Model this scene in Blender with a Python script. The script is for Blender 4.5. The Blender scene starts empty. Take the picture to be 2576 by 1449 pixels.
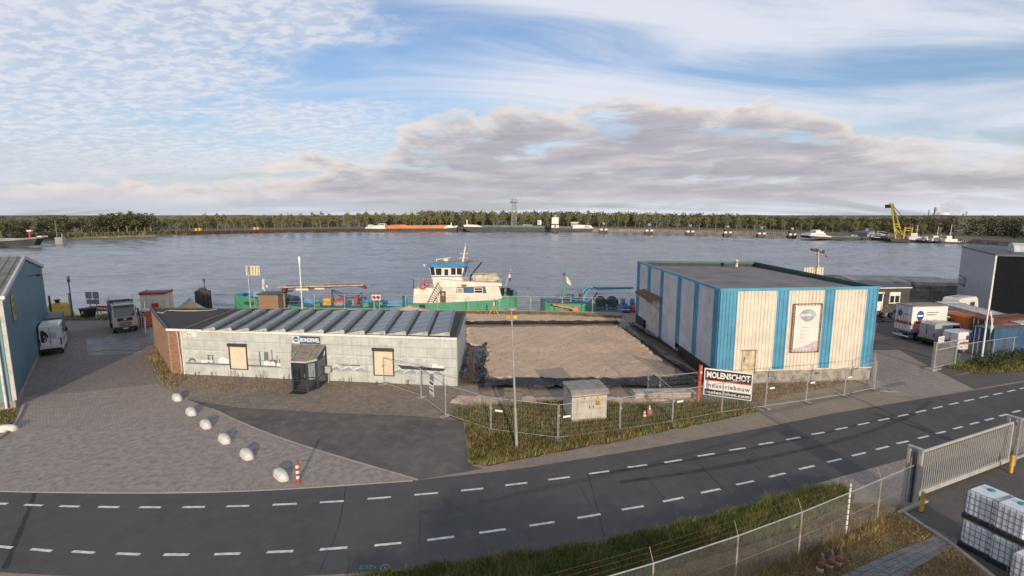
import bpy, bmesh, math, random
import numpy as np
from mathutils import Vector, Matrix
random.seed(7); RNG = np.random.default_rng(7)
SC = bpy.context.scene
COL = SC.collection
rad = math.radians

# ---------------------------------------------------------------- camera
FPX, PITCH, CAMH = 1265.0, rad(8.3), 12.0          # focal length in a 2576 px wide picture
cam_d = bpy.data.cameras.new('camera'); cam = bpy.data.objects.new('camera', cam_d); COL.objects.link(cam)
cam_d.sensor_width = 36.0; cam_d.sensor_fit = 'HORIZONTAL'; cam_d.lens = 36.0 * FPX / 2576
cam_d.clip_start = 0.1; cam_d.clip_end = 20000
cam.location = (0, 0, CAMH); cam.rotation_euler = (math.pi/2 - PITCH, 0, 0)
SC.camera = cam

# ---------------------------------------------------------------- sky, sun, exposure
SUN_EL, SUN_HEAD = rad(12.5), rad(-9.0)            # light travels towards heading -9 deg (from behind the camera)
sun_from = Vector((-math.sin(SUN_HEAD)*math.cos(SUN_EL), -math.cos(SUN_HEAD)*math.cos(SUN_EL), math.sin(SUN_EL)))
sl = bpy.data.lights.new('sun', 'SUN'); sl.energy = 3.4; sl.angle = rad(0.6); sl.color = (1.0, 0.80, 0.58)
sun = bpy.data.objects.new('sun', sl); COL.objects.link(sun)
sun.rotation_euler = sun_from.to_track_quat('Z', 'Y').to_euler(); sun.location = (0, -30, 60)
SC.view_settings.view_transform = 'Standard'; SC.view_settings.look = 'None'
SC.view_settings.exposure = 0.30; SC.view_settings.gamma = 1.0; SC.view_settings.use_curve_mapping = False
SC.render.engine = 'CYCLES'
SC.cycles.use_denoising = True
SC.cycles.max_bounces = 6; SC.cycles.volume_bounces = 3; SC.cycles.diffuse_bounces = 3; SC.cycles.glossy_bounces = 3
SC.cycles.transmission_bounces = 4; SC.cycles.transparent_max_bounces = 12

class NT:
    """tiny node-tree helper"""
    def __init__(s, tree): s.t = tree; s.n = tree.nodes; s.l = tree.links
    def add(s, typ, **kw):
        nd = s.n.new(typ)
        for k, v in kw.items(): setattr(nd, k, v)
        return nd
    def put(s, sock, v):
        if v is None: return
        if hasattr(v, 'is_linked') or hasattr(v, 'links'): s.l.new(v, sock)
        elif isinstance(v, (tuple, list)) and len(v) == 3 and sock.type == 'RGBA': sock.default_value = (*v, 1)
        else: sock.default_value = v
    def math(s, op, a, b=None, c=None, clamp=False):
        nd = s.add('ShaderNodeMath', operation=op, use_clamp=clamp)
        for i, v in enumerate((a, b, c)):
            if v is not None: s.put(nd.inputs[i], v)
        return nd.outputs[0]
    def mix(s, f, a, b, blend='MIX'):
        nd = s.add('ShaderNodeMix', data_type='RGBA', blend_type=blend)
        s.put(nd.inputs[0], f); s.put(nd.inputs[6], a); s.put(nd.inputs[7], b)
        return nd.outputs[2]
    def ramp(s, f, stops, interp='LINEAR'):
        nd = s.add('ShaderNodeValToRGB'); cr = nd.color_ramp; cr.interpolation = interp
        while len(cr.elements) < len(stops): cr.elements.new(0.5)
        for e, (p, c) in zip(cr.elements, stops):
            e.position = p; e.color = (c, c, c, 1) if isinstance(c, (int, float)) else (*c, 1)
        s.put(nd.inputs[0], f); return nd.outputs[0]
    def smooth(s, v, a, b):
        nd = s.add('ShaderNodeMapRange', interpolation_type='SMOOTHSTEP')
        s.put(nd.inputs[0], v); nd.inputs[1].default_value = a; nd.inputs[2].default_value = b
        return nd.outputs[0]
    def noise(s, vec, scale, detail=4, rough=0.55, dist=0.0, lac=2.0):
        nd = s.add('ShaderNodeTexNoise'); nd.inputs['Scale'].default_value = scale
        nd.inputs['Detail'].default_value = detail; nd.inputs['Roughness'].default_value = rough
        nd.inputs['Distortion'].default_value = dist; nd.inputs['Lacunarity'].default_value = lac
        s.put(nd.inputs['Vector'], vec); return nd.outputs['Fac']
    def comb(s, x, y, z):
        nd = s.add('ShaderNodeCombineXYZ')
        for i, v in enumerate((x, y, z)): s.put(nd.inputs[i], v)
        return nd.outputs[0]
    def mapping(s, vec, loc=(0,0,0), rot=(0,0,0), scale=(1,1,1)):
        nd = s.add('ShaderNodeMapping'); s.put(nd.inputs[0], vec)
        nd.inputs[1].default_value = loc; nd.inputs[2].default_value = rot; nd.inputs[3].default_value = scale
        return nd.outputs[0]
    def curve(s, v, pts):
        nd = s.add('ShaderNodeFloatCurve'); c = nd.mapping.curves[0]
        while len(c.points) < len(pts): c.points.new(0.5, 0.5)
        for p, (x, y) in zip(c.points, pts): p.location = (x, y)
        nd.mapping.update(); s.put(nd.inputs['Value'], v); return nd.outputs[0]

def build_world():
    w = bpy.data.worlds.new('World'); SC.world = w; w.use_nodes = True
    T = NT(w.node_tree); T.n.clear()
    sky = T.add('ShaderNodeTexSky', sky_type='NISHITA'); sky.sun_disc = False
    sky.sun_elevation = SUN_EL; sky.sun_rotation = math.atan2(sun_from.x, sun_from.y)
    sky.air_density = 1.0; sky.dust_density = 1.2; sky.ozone_density = 2.0
    tc = T.add('ShaderNodeTexCoord'); sep = T.add('ShaderNodeSeparateXYZ'); T.put(sep.inputs[0], tc.outputs['Generated'])
    X, Y, Z = sep.outputs
    el = T.math('MULTIPLY', T.math('ARCSINE', Z), 57.2958)
    az = T.math('MULTIPLY', T.math('ARCTAN2', X, Y), 57.2958)
    zz = T.math('ADD', T.math('MAXIMUM', Z, 0.0), 0.15)
    plane = T.comb(T.math('DIVIDE', X, zz), T.math('DIVIDE', Y, zz), 0.0)
    base = T.mix(1.0, sky.outputs[0], (0.97, 0.99, 1.10), 'MULTIPLY')
    # pale band of far air above the horizon
    hz = T.smooth(el, 10.0, 0.0)
    base = T.mix(T.math('MULTIPLY', hz, 0.8), base, (3.5, 3.75, 4.2))
    # high veil, drawn out in streaks
    pv = T.mapping(plane, rot=(0, 0, rad(-52)), scale=(0.34, 1.0, 1))
    n1 = T.noise(pv, 1.5, 6, 0.58, 0.8)
    n1b = T.noise(plane, 0.55, 3, 0.5)
    wr = T.smooth(az, -16.0, 12.0)
    veil = T.math('MULTIPLY', T.smooth(T.math('ADD', n1, T.math('MULTIPLY', wr, 0.14)), 0.44, 0.74), T.smooth(T.math('ADD', n1b, T.math('MULTIPLY', wr, 0.16)), 0.36, 0.60))
    veil = T.math('MULTIPLY', veil, 0.92)
    c1 = T.mix(n1, (4.7, 5.05, 6.0), (6.1, 6.15, 6.5))
    out = T.mix(veil, base, c1)
    # small rippled clouds, upper left
    pa = T.mapping(plane, rot=(0, 0, rad(28)), scale=(1.0, 1.45, 1))
    n2 = T.noise(pa, 13.0, 4, 0.6, 0.3)
    n2b = T.noise(T.mapping(plane, loc=(3.1, 1.7, 0), rot=(0, 0, rad(-38)), scale=(0.45, 1.2, 1)), 1.4, 4, 0.55, 0.4)
    wl = T.smooth(az, -2.0, -22.0)
    m2 = T.math('MULTIPLY', T.smooth(n2, 0.40, 0.60), T.smooth(T.math('ADD', n2b, T.math('MULTIPLY', wl, 0.13)), 0.47, 0.62))
    m2 = T.math('MULTIPLY', T.math('MULTIPLY', m2, wl), T.smooth(el, 1.0, 7.0))
    under = T.math('MULTIPLY', T.math('MULTIPLY', T.smooth(T.math('ADD', n2b, T.math('MULTIPLY', wl, 0.12)), 0.44, 0.62), wl), 0.62)
    out = T.mix(under, out, (4.6, 4.9, 5.7))
    out = T.mix(T.math('MULTIPLY', m2, 0.62), out, T.mix(n2, (5.1, 5.2, 5.7), (6.4, 6.3, 6.45)))
    # broken bank of grey cumulus low over the river
    ae = T.comb(T.math('MULTIPLY', az, 0.10), T.math('MULTIPLY', el, 0.26), 0.0)
    nb = T.noise(ae, 1.15, 9, 0.60, 0.5)
    nb2 = T.noise(T.mapping(ae, loc=(7, 3, 0)), 3.2, 7, 0.6, 0.3)
    azn = T.math('DIVIDE', T.math('ADD', az, 60.0), 120.0)
    top = T.math('MULTIPLY', T.curve(azn, [(0.0, .12), (.17, .14), (.25, .17), (.32, .30), (.36, .30), (.41, .52), (.47, .60), (.54, .64), (.62, .64), (.70, .63), (.75, .54), (.80, .40), (.87, .30), (1, .24)]), 19.0)
    edge = T.math('ADD', T.math('SUBTRACT', top, el), T.math('MULTIPLY', T.math('SUBTRACT', nb, 0.5), 11.0))
    edge = T.math('ADD', edge, T.math('MULTIPLY', T.math('SUBTRACT', nb2, 0.5), 3.0))
    body = T.math('MULTIPLY', T.smooth(edge, -0.2, 1.3), T.smooth(el, 0.2, 2.6))
    gaps = T.smooth(T.noise(T.mapping(ae, loc=(2, 9, 0), scale=(1, 1.6, 1)), 1.1, 6, 0.55, 0.4), 0.30, 0.46)
    body = T.math('MULTIPLY', body, T.math('MAXIMUM', gaps, T.smooth(edge, 2.5, 0.6)))
    lit = T.smooth(T.math('ADD', edge, T.math('MULTIPLY', T.math('SUBTRACT', 0.5, nb2), 5.0)), 3.6, 0.2)
    shade = T.ramp(T.noise(T.mapping(ae, loc=(1, 5, 0), scale=(0.8, 2.0, 1)), 1.6, 7, 0.6, 0.3), [(0.32, (2.8, 2.72, 3.1)), (0.5, (3.4, 3.25, 3.55)), (0.68, (4.6, 4.3, 4.4))])
    cb = T.mix(T.math('MULTIPLY', lit, .85), shade, (6.3, 5.75, 5.35))
    out = T.mix(T.math('MULTIPLY', body, 0.94), out, cb)
    # thin flat grey streaks below the bank
    ns = T.noise(T.comb(T.math('MULTIPLY', az, 0.05), T.math('MULTIPLY', el, 0.5), 1.0), 1.2, 5, 0.55, 0.2)
    st = T.math('MULTIPLY', T.smooth(ns, 0.45, 0.66), T.math('MULTIPLY', T.smooth(el, 0.3, 2.0), T.smooth(el, 8.0, 4.0)))
    out = T.mix(T.math('MULTIPLY', st, 0.35), out, (4.8, 4.8, 5.2))
    bg = T.add('ShaderNodeBackground'); T.put(bg.inputs[0], out); bg.inputs[1].default_value = 0.115
    o = T.add('ShaderNodeOutputWorld'); T.l.new(bg.outputs[0], o.inputs[0])
build_world(); SC.world.cycles.sampling_method = 'MANUAL'; SC.world.cycles.sample_map_resolution = 256

# ---------------------------------------------------------------- placing helpers
def G(px, py, z=0.0):
    """ground point at height z seen at picture position px, py (2576 px wide picture)"""
    x = (px-1288)/FPX; y = (724.5-py)/FPX
    d = (x, math.cos(PITCH)+y*math.sin(PITCH), -math.sin(PITCH)+y*math.cos(PITCH))
    t = (z-CAMH)/d[2]
    return Vector((d[0]*t, d[1]*t, z))
def A(px, py, Yd):
    """point at distance Yd seen at px, py"""
    x = (px-1288)/FPX; y = (724.5-py)/FPX
    d = (x, math.cos(PITCH)+y*math.sin(PITCH), -math.sin(PITCH)+y*math.cos(PITCH))
    t = Yd/d[1]
    return Vector((d[0]*t, Yd, CAMH+d[2]*t))

# ---------------------------------------------------------------- mesh helpers
class MB:
    def __init__(s): s.v = []; s.f = []; s.m = []; s.sm = []
    def quad(s, a, b, c, d, m=0): s.poly([a, b, c, d], m)
    def poly(s, pts, m=0):
        n = len(s.v); s.v += [tuple(p) for p in pts]; s.f.append(tuple(range(n, n+len(pts)))); s.m.append(m); s.sm.append(False)
    def mesh(s, vs, fs, m=0, smooth=False):
        n = len(s.v); s.v += [tuple(p) for p in vs]
        for f in fs: s.f.append(tuple(i+n for i in f)); s.m.append(m); s.sm.append(smooth)
    def box(s, lo, hi, m=0, skip=''):
        (x0, y0, z0), (x1, y1, z1) = lo, hi
        vs = [(x0,y0,z0),(x1,y0,z0),(x1,y1,z0),(x0,y1,z0),(x0,y0,z1),(x1,y0,z1),(x1,y1,z1),(x0,y1,z1)]
        fs = {'b':(3,2,1,0),'t':(4,5,6,7),'f':(0,1,5,4),'r':(1,2,6,5),'k':(2,3,7,6),'l':(3,0,4,7)}
        s.mesh(vs, [f for k, f in fs.items() if k not in skip], m); return s
    def cbox(s, c, size, m=0):
        c = Vector(c); h = Vector(size)/2
        return s.box(c-h, c+h, m)
    def bbox(s, lo, hi, b=0.03, m=0):
        """box with chamfered edges"""
        lo = Vector(lo); hi = Vector(hi); c = (lo+hi)/2; h = (hi-lo)/2
        b = min(b, h.x*.9, h.y*.9, h.z*.9)
        vs = []; idx = {}
        for sx in (-1,1):
            for sy in (-1,1):
                for sz in (-1,1):
                    for ax in range(3):
                        p = [sx*h.x, sy*h.y, sz*h.z]
                        for k in range(3):
                            if k != ax: p[k] -= (sx, sy, sz)[k]*b
                        idx[(sx,sy,sz,ax)] = len(vs); vs.append(c+Vector(p))
        fs = []
        for ax in range(3):
            o = [k for k in range(3) if k != ax]
            for sg in (-1, 1):
                q = []
                for a_, b_ in ((-1,-1),(1,-1),(1,1),(-1,1)):
                    k = [0,0,0]; k[ax] = sg; k[o[0]] = a_; k[o[1]] = b_; q.append(idx[(*k, ax)])
                fs.append(q)
            for a_ in (-1,1):
                for b_ in (-1,1):
                    k0 = [0,0,0]; k1 = [0,0,0]; k0[ax] = -1; k1[ax] = 1
                    for k in (k0, k1): k[o[0]] = a_; k[o[1]] = b_
                    fs.append([idx[(*k0,o[0])], idx[(*k1,o[0])], idx[(*k1,o[1])], idx[(*k0,o[1])]])
        for sx in (-1,1):
            for sy in (-1,1):
                for sz in (-1,1): fs.append([idx[(sx,sy,sz,a)] for a in range(3)])
        out = []
        for f in fs:
            p = [vs[i] for i in f]; nrm = (p[1]-p[0]).cross(p[2]-p[0]); ctr = sum(p, Vector())/len(p)
            out.append(f if nrm.dot(ctr-c) > 0 else f[::-1])
        s.mesh(vs, out, m); return s
    def prism(s, pts, d, m=0, cap=True, mcap=None):
        """polygon pts (3D, planar) swept by vector d"""
        d = Vector(d); n = len(pts); P = [Vector(p) for p in pts]
        nrm = Vector((0,0,0))
        for i in range(n): nrm += P[i].cross(P[(i+1) % n])
        if nrm.dot(d) > 0: P = P[::-1]
        vs = P + [p+d for p in P]
        s.mesh(vs, [(i, n+i, n+(i+1) % n, (i+1) % n) for i in range(n)], m)
        if cap: s.mesh(vs, [tuple(range(n)), tuple(range(2*n-1, n-1, -1))], m if mcap is None else mcap)
        return s
    def tube(s, a, b, r, n=6, m=0, r2=None, cap=True, smooth=True):
        a = Vector(a); b = Vector(b); r2 = r if r2 is None else r2
        d = (b-a).normalized(); u = d.orthogonal().normalized(); w = d.cross(u)
        vs = []
        for p, rr in ((a, r), (b, r2)):
            for k in range(n):
                t = 2*math.pi*k/n; vs.append(p+(u*math.cos(t)+w*math.sin(t))*rr)
        s.mesh(vs, [(k, (k+1) % n, n+(k+1) % n, n+k) for k in range(n)], m, smooth)
        if cap: s.mesh(vs, [tuple(range(n-1, -1, -1)), tuple(range(n, 2*n))], m)
        return s
    def path(s, pts, r, n=6, m=0):
        for a, b in zip(pts[:-1], pts[1:]): s.tube(a, b, r, n, m)
        return s
    def lathe(s, prof, c=(0,0,0), n=12, m=0, axis='z', smooth=True):
        c = Vector(c); vs = []
        for r, h in prof:
            for k in range(n):
                t = 2*math.pi*k/n
                p = {'z':(r*math.cos(t), r*math.sin(t), h), 'x':(h, r*math.cos(t), r*math.sin(t)), 'y':(r*math.sin(t), h, r*math.cos(t))}[axis]
                vs.append(c+Vector(p))
        fs = []
        for i in range(len(prof)-1):
            for k in range(n): fs.append((i*n+k, i*n+(k+1) % n, (i+1)*n+(k+1) % n, (i+1)*n+k))
        s.mesh(vs, fs, m, smooth)
        s.mesh(vs, [tuple(range(n-1, -1, -1)), tuple(range((len(prof)-1)*n, len(prof)*n))], m)
        return s
    def data(s, name, mats):
        me = bpy.data.meshes.new(name); me.from_pydata(s.v, [], s.f)
        mats = mats if isinstance(mats, (list, tuple)) else [mats]
        for mt in mats: me.materials.append(mt)
        me.polygons.foreach_set('material_index', s.m); me.polygons.foreach_set('use_smooth', s.sm)
        me.validate(); me.update(); return me
    def build(s, name, mats, parent=None, **kw): return link(name, s.data(name, mats), parent, **kw)

def link(name, data, parent=None, label=None, cat=None, group=None, kind=None, loc=None, rz=None):
    o = bpy.data.objects.new(name, data); COL.objects.link(o)
    if parent is not None: o.parent = parent
    if loc is not None: o.location = loc
    if rz is not None: o.rotation_euler = (0, 0, rz)
    if label: o['label'] = label
    if cat: o['category'] = cat
    if group: o['group'] = group
    if kind: o['kind'] = kind
    return o
def thing(name, label, cat, loc=(0,0,0), rz=0.0, group=None):
    o = link(name, None, None, label, cat, group, None, loc, rz); o.empty_display_size = 0.3
    return o
def dup(root, loc=None, rz=None, label=None, group=None, scale=None):
    r = root.copy(); COL.objects.link(r)
    if loc is not None: r.location = loc
    if rz is not None: r.rotation_euler = (0, 0, rz)
    if label: r['label'] = label
    if group: r['group'] = group
    if scale is not None: r.scale = scale
    for ch in KIDS(root):
        c = ch.copy(); COL.objects.link(c); c.parent = r
        for g in KIDS(ch):
            d = g.copy(); COL.objects.link(d); d.parent = c
    return r
def KIDS(o): return [c for c in list(o.children)]
def local(root):
    M = Matrix.Translation(root.location) @ Matrix.Rotation(root.rotation_euler.z, 4, 'Z')
    Mi = M.inverted(); return lambda p: Mi @ Vector(p)
def lettering(txt, size, mt, parent, loc, rot=(math.pi/2, 0, 0), ext=0.004, bold=0.0, name='lettering', sx=1.0, align='LEFT', space=1.0):
    cu = bpy.data.curves.new(name, 'FONT'); cu.body = txt; cu.size = size; cu.extrude = ext; cu.offset = bold
    cu.align_x = align; cu.space_character = space; cu.resolution_u = 2
    tmp = bpy.data.objects.new('tmp_text', cu); COL.objects.link(tmp)
    dg = bpy.context.evaluated_depsgraph_get(); me = bpy.data.meshes.new_from_object(tmp.evaluated_get(dg))
    bpy.data.objects.remove(tmp); bpy.data.curves.remove(cu)
    me.materials.clear(); me.materials.append(mt)
    o = link(name, me, parent); o.location = loc; o.rotation_euler = rot; o.scale = (sx, 1, 1)
    return o

# ---------------------------------------------------------------- materials
MATS = {}
def mat(name, col, rough=0.6, var=0.18, scale=1.5, bump=0.0, bscale=40.0, metal=0.0, col2=None, streak=0.0, spec=0.5, alpha=None, coat=0.0, world=False):
    """paint, metal, wood ...: a base colour with two scales of wear and optional rain streaks"""
    if name in MATS: return MATS[name]
    m = bpy.data.materials.new(name); m.use_nodes = True; T = NT(m.node_tree); p = T.n['Principled BSDF']
    if world: vec = T.add('ShaderNodeNewGeometry').outputs['Position']
    else: vec = T.add('ShaderNodeTexCoord').outputs['Object']
    n1 = T.noise(vec, scale, 5, 0.6); n2 = T.noise(vec, scale*9, 3, 0.6)
    c2 = col2 or tuple(c*(1-min(.9, var*1.6)) for c in col)
    hi = tuple(min(1, c*(1+var*.5)) for c in col)
    c = T.mix(T.smooth(n1, 0.35, 0.72), hi, c2)
    c = T.mix(T.math('MULTIPLY', T.smooth(n2, 0.45, 0.75), min(1, var*1.5)), c, tuple(x*0.6 for x in c2))
    if streak > 0:
        sv = T.noise(T.mapping(vec, scale=(5, 5, 0.25)), 1.0, 4, 0.6)
        c = T.mix(T.math('MULTIPLY', T.smooth(sv, 0.52, 0.75), streak), c, (0.10, 0.085, 0.07))
    T.put(p.inputs['Base Color'], c)
    T.put(p.inputs['Roughness'], T.math('ADD', rough-0.08, T.math('MULTIPLY', n2, 0.2)))
    p.inputs['Metallic'].default_value = metal; p.inputs['Specular IOR Level'].default_value = spec
    if coat: p.inputs['Coat Weight'].default_value = coat; p.inputs['Coat Roughness'].default_value = 0.15
    if alpha is not None: p.inputs['Alpha'].default_value = alpha
    if bump:
        b = T.add('ShaderNodeBump'); b.inputs['Strength'].default_value = bump; b.inputs['Distance'].default_value = 0.02
        T.put(b.inputs['Height'], T.noise(vec, bscale, 4, 0.6)); T.put(p.inputs['Normal'], b.outputs[0])
    MATS[name] = m; return m
def glass_mat(name, col=(0.02, 0.03, 0.04), rough=0.06):
    if name in MATS: return MATS[name]
    m = bpy.data.materials.new(name); m.use_nodes = True; p = m.node_tree.nodes['Principled BSDF']
    p.inputs['Base Color'].default_value = (*col, 1); p.inputs['Roughness'].default_value = rough
    p.inputs['Specular IOR Level'].default_value = 0.8
    MATS[name] = m; return m
def clear_glass(name, tint=(0.75, 0.85, 0.88), a=0.25):
    if name in MATS: return MATS[name]
    m = bpy.data.materials.new(name); m.use_nodes = True; T = NT(m.node_tree); T.n.clear()
    tr = T.add('ShaderNodeBsdfTransparent'); tr.inputs[0].default_value = (*tint, 1)
    gl = T.add('ShaderNodeBsdfGlossy'); gl.inputs[1].default_value = 0.05
    mx = T.add('ShaderNodeMixShader'); fr = T.add('ShaderNodeFresnel'); fr.inputs[0].default_value = 1.5
    T.put(mx.inputs[0], T.math('MAXIMUM', fr.outputs[0], a*0.4)); T.l.new(tr.outputs[0], mx.inputs[1]); T.l.new(gl.outputs[0], mx.inputs[2])
    o = T.add('ShaderNodeOutputMaterial'); T.l.new(mx.outputs[0], o.inputs[0]); MATS[name] = m; return m
def ground_mat(name, a, b, c, s1=0.25, s2=3.0, bump=0.4, bscale=25, rough=0.9, brick=None, cracks=0.0, speck=None):
    """ground surfaces in world space: three tones at two scales, fine relief, optional paving joints"""
    m = bpy.data.materials.new(name); m.use_nodes = True; T = NT(m.node_tree); p = T.n['Principled BSDF']
    vec = T.add('ShaderNodeNewGeometry').outputs['Position']
    n1 = T.noise(vec, s1, 6, 0.6, 0.5); n2 = T.noise(vec, s2, 5, 0.65); n3 = T.noise(vec, bscale, 3, 0.6)
    col = T.mix(T.smooth(n1, 0.33, 0.68), a, b); col = T.mix(T.math('MULTIPLY', T.smooth(n2, 0.42, 0.72), 0.65), col, c)
    col = T.mix(T.math('MULTIPLY', T.math('SUBTRACT', n3, 0.35), 0.7), col, tuple(x*1.7 for x in a))
    h = n3
    if brick:
        ang, bw, bh, dark = brick
        bt = T.add('ShaderNodeTexBrick'); bt.inputs['Scale'].default_value = 1.0
        bt.inputs['Brick Width'].default_value = bw; bt.inputs['Row Height'].default_value = bh
        bt.inputs['Mortar Size'].default_value = 0.010; bt.inputs['Mortar Smooth'].default_value = 0.2
        bt.inputs['Color1'].default_value = (1.12, 1.06, 1.0, 1); bt.inputs['Color2'].default_value = (0.80, 0.82, 0.86, 1); bt.inputs['Mortar'].default_value = (dark, dark, dark, 1)
        T.put(bt.inputs['Vector'], T.mapping(vec, rot=(0, 0, ang)))
        col = T.mix(1.0, col, bt.outputs['Color'], 'MULTIPLY')
        h = T.math('ADD', T.math('MULTIPLY', bt.outputs['Fac'], -1.0), T.math('MULTIPLY', n3, 0.5))
    if cracks:
        vo = T.add('ShaderNodeTexVoronoi', feature='DISTANCE_TO_EDGE'); vo.inputs['Scale'].default_value = 0.35
        T.put(vo.inputs['Vector'], vec)
        col = T.mix(T.math('MULTIPLY', T.smooth(vo.outputs[0], 0.02, 0.0), cracks), col, (0.02, 0.02, 0.02))
    if speck:
        vo = T.add('ShaderNodeTexVoronoi'); vo.inputs['Scale'].default_value = speck[0]; T.put(vo.inputs['Vector'], vec)
        sepc = T.add('ShaderNodeSeparateColor'); T.put(sepc.inputs[0], vo.outputs['Color'])
        col = T.mix(T.math('MULTIPLY', T.smooth(sepc.outputs[0], 0.45, 1.0), speck[2]), col, speck[1])
        h = T.math('ADD', h, T.math('MULTIPLY', vo.outputs['Distance'], -0.6))
    T.put(p.inputs['Base Color'], col); p.inputs['Roughness'].default_value = rough
    p.inputs['Specular IOR Level'].default_value = 0.25
    bm_ = T.add('ShaderNodeBump'); bm_.inputs['Strength'].default_value = bump; bm_.inputs['Distance'].default_value = 0.03
    T.put(bm_.inputs['Height'], h); T.put(p.inputs['Normal'], bm_.outputs[0])
    MATS[name] = m; return m

WHITE = mat('white_paint', (0.72, 0.71, 0.68), 0.45, 0.12, 2, streak=0.25)
CREAM = mat('cream_paint', (0.66, 0.60, 0.47), 0.5, 0.14, 2, streak=0.25)
GREYM = mat('galvanised_steel', (0.42, 0.43, 0.44), 0.42, 0.18, 3, metal=0.6)
DARKM = mat('dark_steel', (0.045, 0.047, 0.05), 0.5, 0.3, 3)
BLACK = mat('black_rubber', (0.018, 0.018, 0.019), 0.75, 0.3, 6)
RUST = mat('rusty_steel', (0.20, 0.085, 0.045), 0.8, 0.45, 4, bump=0.3, col2=(0.09, 0.045, 0.03))
RED = mat('red_paint', (0.48, 0.055, 0.035), 0.5, 0.2, 3)
YELLOW = mat('yellow_paint', (0.60, 0.38, 0.04), 0.5, 0.25, 3, streak=0.3)
CONC = mat('concrete', (0.33, 0.31, 0.28), 0.9, 0.3, 2, bump=0.4, streak=0.35)
GLASS = glass_mat('window_glass')
CLEAR = clear_glass('clear_glass')
WOOD = mat('weathered_wood', (0.26, 0.20, 0.14), 0.85, 0.35, 4, bump=0.3)
NAVY = mat('navy_paint', (0.03, 0.07, 0.17), 0.5, 0.2, 3)
# ================================================================ the setting
def sheet(name, pts, z, m, kind='structure', parent=None, thick=0.0, **kw):
    """flat polygon (list of 2D/3D points) laid at height z, with soft outline resampled"""
    b = MB(); P = [Vector((p[0], p[1], z)) for p in pts]
    area = sum(P[i].x*P[(i+1) % len(P)].y-P[(i+1) % len(P)].x*P[i].y for i in range(len(P)))
    if area < 0: P = P[::-1]
    b.poly(P)
    if thick: 
        n = len(P)
        for i in range(n): b.quad(P[i], P[i]-Vector((0,0,thick)), P[(i+1) % n]-Vector((0,0,thick)), P[(i+1) % n])
    return b.build(name, m, parent, kind=kind if parent is None else None, **kw)
def px(*pts, z=0.0): return [G(x, y, z) for x, y in pts]
def rough_edge(pts, step=0.5, amp=0.12, seed=1):
    r = random.Random(seed); out = []
    n = len(pts)
    for i in range(n):
        a = Vector(pts[i]); b = Vector(pts[(i+1) % n]); L = (b-a).length; k = max(1, int(L/step))
        for j in range(k):
            p = a.lerp(b, j/k)
            out.append(p+Vector((r.uniform(-amp, amp), r.uniform(-amp, amp), 0)))
    return out

M_DIRT = ground_mat('dirt_ground', (0.274, 0.221, 0.173), (0.203, 0.168, 0.138), (0.336, 0.274, 0.212), 0.35, 2.5, 0.6, 18, speck=(9, (0.30, 0.26, 0.21), 0.35))
M_ROAD = ground_mat('road_asphalt', (0.088, 0.085, 0.083), (0.064, 0.064, 0.068), (0.104, 0.099, 0.094), 0.22, 1.4, 0.25, 45, 0.82)
M_APRON = ground_mat('worn_asphalt', (0.128, 0.117, 0.106), (0.082, 0.077, 0.073), (0.19, 0.172, 0.152), 0.3, 1.6, 0.4, 30, 0.88)
M_PAVE = ground_mat('block_paving', (0.334, 0.293, 0.257), (0.285, 0.253, 0.227), (0.373, 0.33, 0.289), 0.25, 2.2, 0.5, 30, 0.85, brick=(rad(92), 0.22, 0.11, 0.45))
M_LANE = ground_mat('lane_paving', (0.247, 0.221, 0.196), (0.202, 0.182, 0.166), (0.285, 0.251, 0.223), 0.2, 1.8, 0.5, 30, 0.85, brick=(rad(40), 0.22, 0.11, 0.55))
M_FORE = ground_mat('weedy_paving', (0.246, 0.208, 0.172), (0.197, 0.167, 0.141), (0.29, 0.246, 0.19), 0.5, 2.6, 0.6, 22, 0.9, brick=(rad(-8), 0.30, 0.30, 0.5))
M_GRAVEL = ground_mat('crushed_gravel', (0.55, 0.401, 0.281), (0.456, 0.334, 0.234), (0.645, 0.478, 0.334), 0.3, 3.0, 0.9, 14, 0.95, speck=(7, (0.42, 0.36, 0.30), 0.5))
M_YARD = ground_mat('yard_asphalt', (0.1107, 0.1026, 0.0945), (0.0864, 0.081, 0.077), (0.135, 0.1215, 0.1107), 0.25, 1.8, 0.4, 30, 0.88)
M_CONC = ground_mat('old_concrete', (0.266, 0.245, 0.2212), (0.217, 0.203, 0.1848), (0.315, 0.287, 0.252), 0.4, 2.2, 0.3, 30, 0.9)
M_DRY = ground_mat('dry_turf', (0.221, 0.1495, 0.0715), (0.1625, 0.117, 0.0585), (0.273, 0.195, 0.0975), 0.6, 3.0, 0.9, 14, 0.95)
M_TURF = ground_mat('turf', (0.055, 0.062, 0.025), (0.085, 0.075, 0.035), (0.11, 0.085, 0.045), 0.6, 3.0, 0.9, 14, 0.95)

# ground slab on this side of the river, with a quay face down to below the water
quay = [(-160, 48), (-90, 55), (-52, 57), (-38, 60.5), (-12, 62.2), (0, 62.6), (15, 61.6), (30, 61), (50, 63), (75, 66), (140, 74), (300, 80)]
g_pts = quay + [(300, -120), (-160, -120)]
sheet('ground', g_pts, 0.0, M_DIRT, thick=4.0)

road_n = px((-500, 1213), (-200, 1228), (0, 1236), (200, 1240), (450, 1240), (700, 1232), (1050, 1209), (1300, 1181), (1600, 1134), (1850, 1090), (2100, 1040), (2330, 1002), (2576, 962), (2900, 905))
road_s = px((3200, 968), (2900, 1010), (2576, 1066), (2300, 1150), (2150, 1190), (1900, 1270), (1700, 1320), (1500, 1364), (1200, 1412), (900, 1442), (600, 1458), (300, 1456), (0, 1440), (-300, 1415), (-600, 1380))
ROAD_Z = 0.012
road = sheet('road', road_n+road_s, ROAD_Z, M_ROAD)
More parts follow.
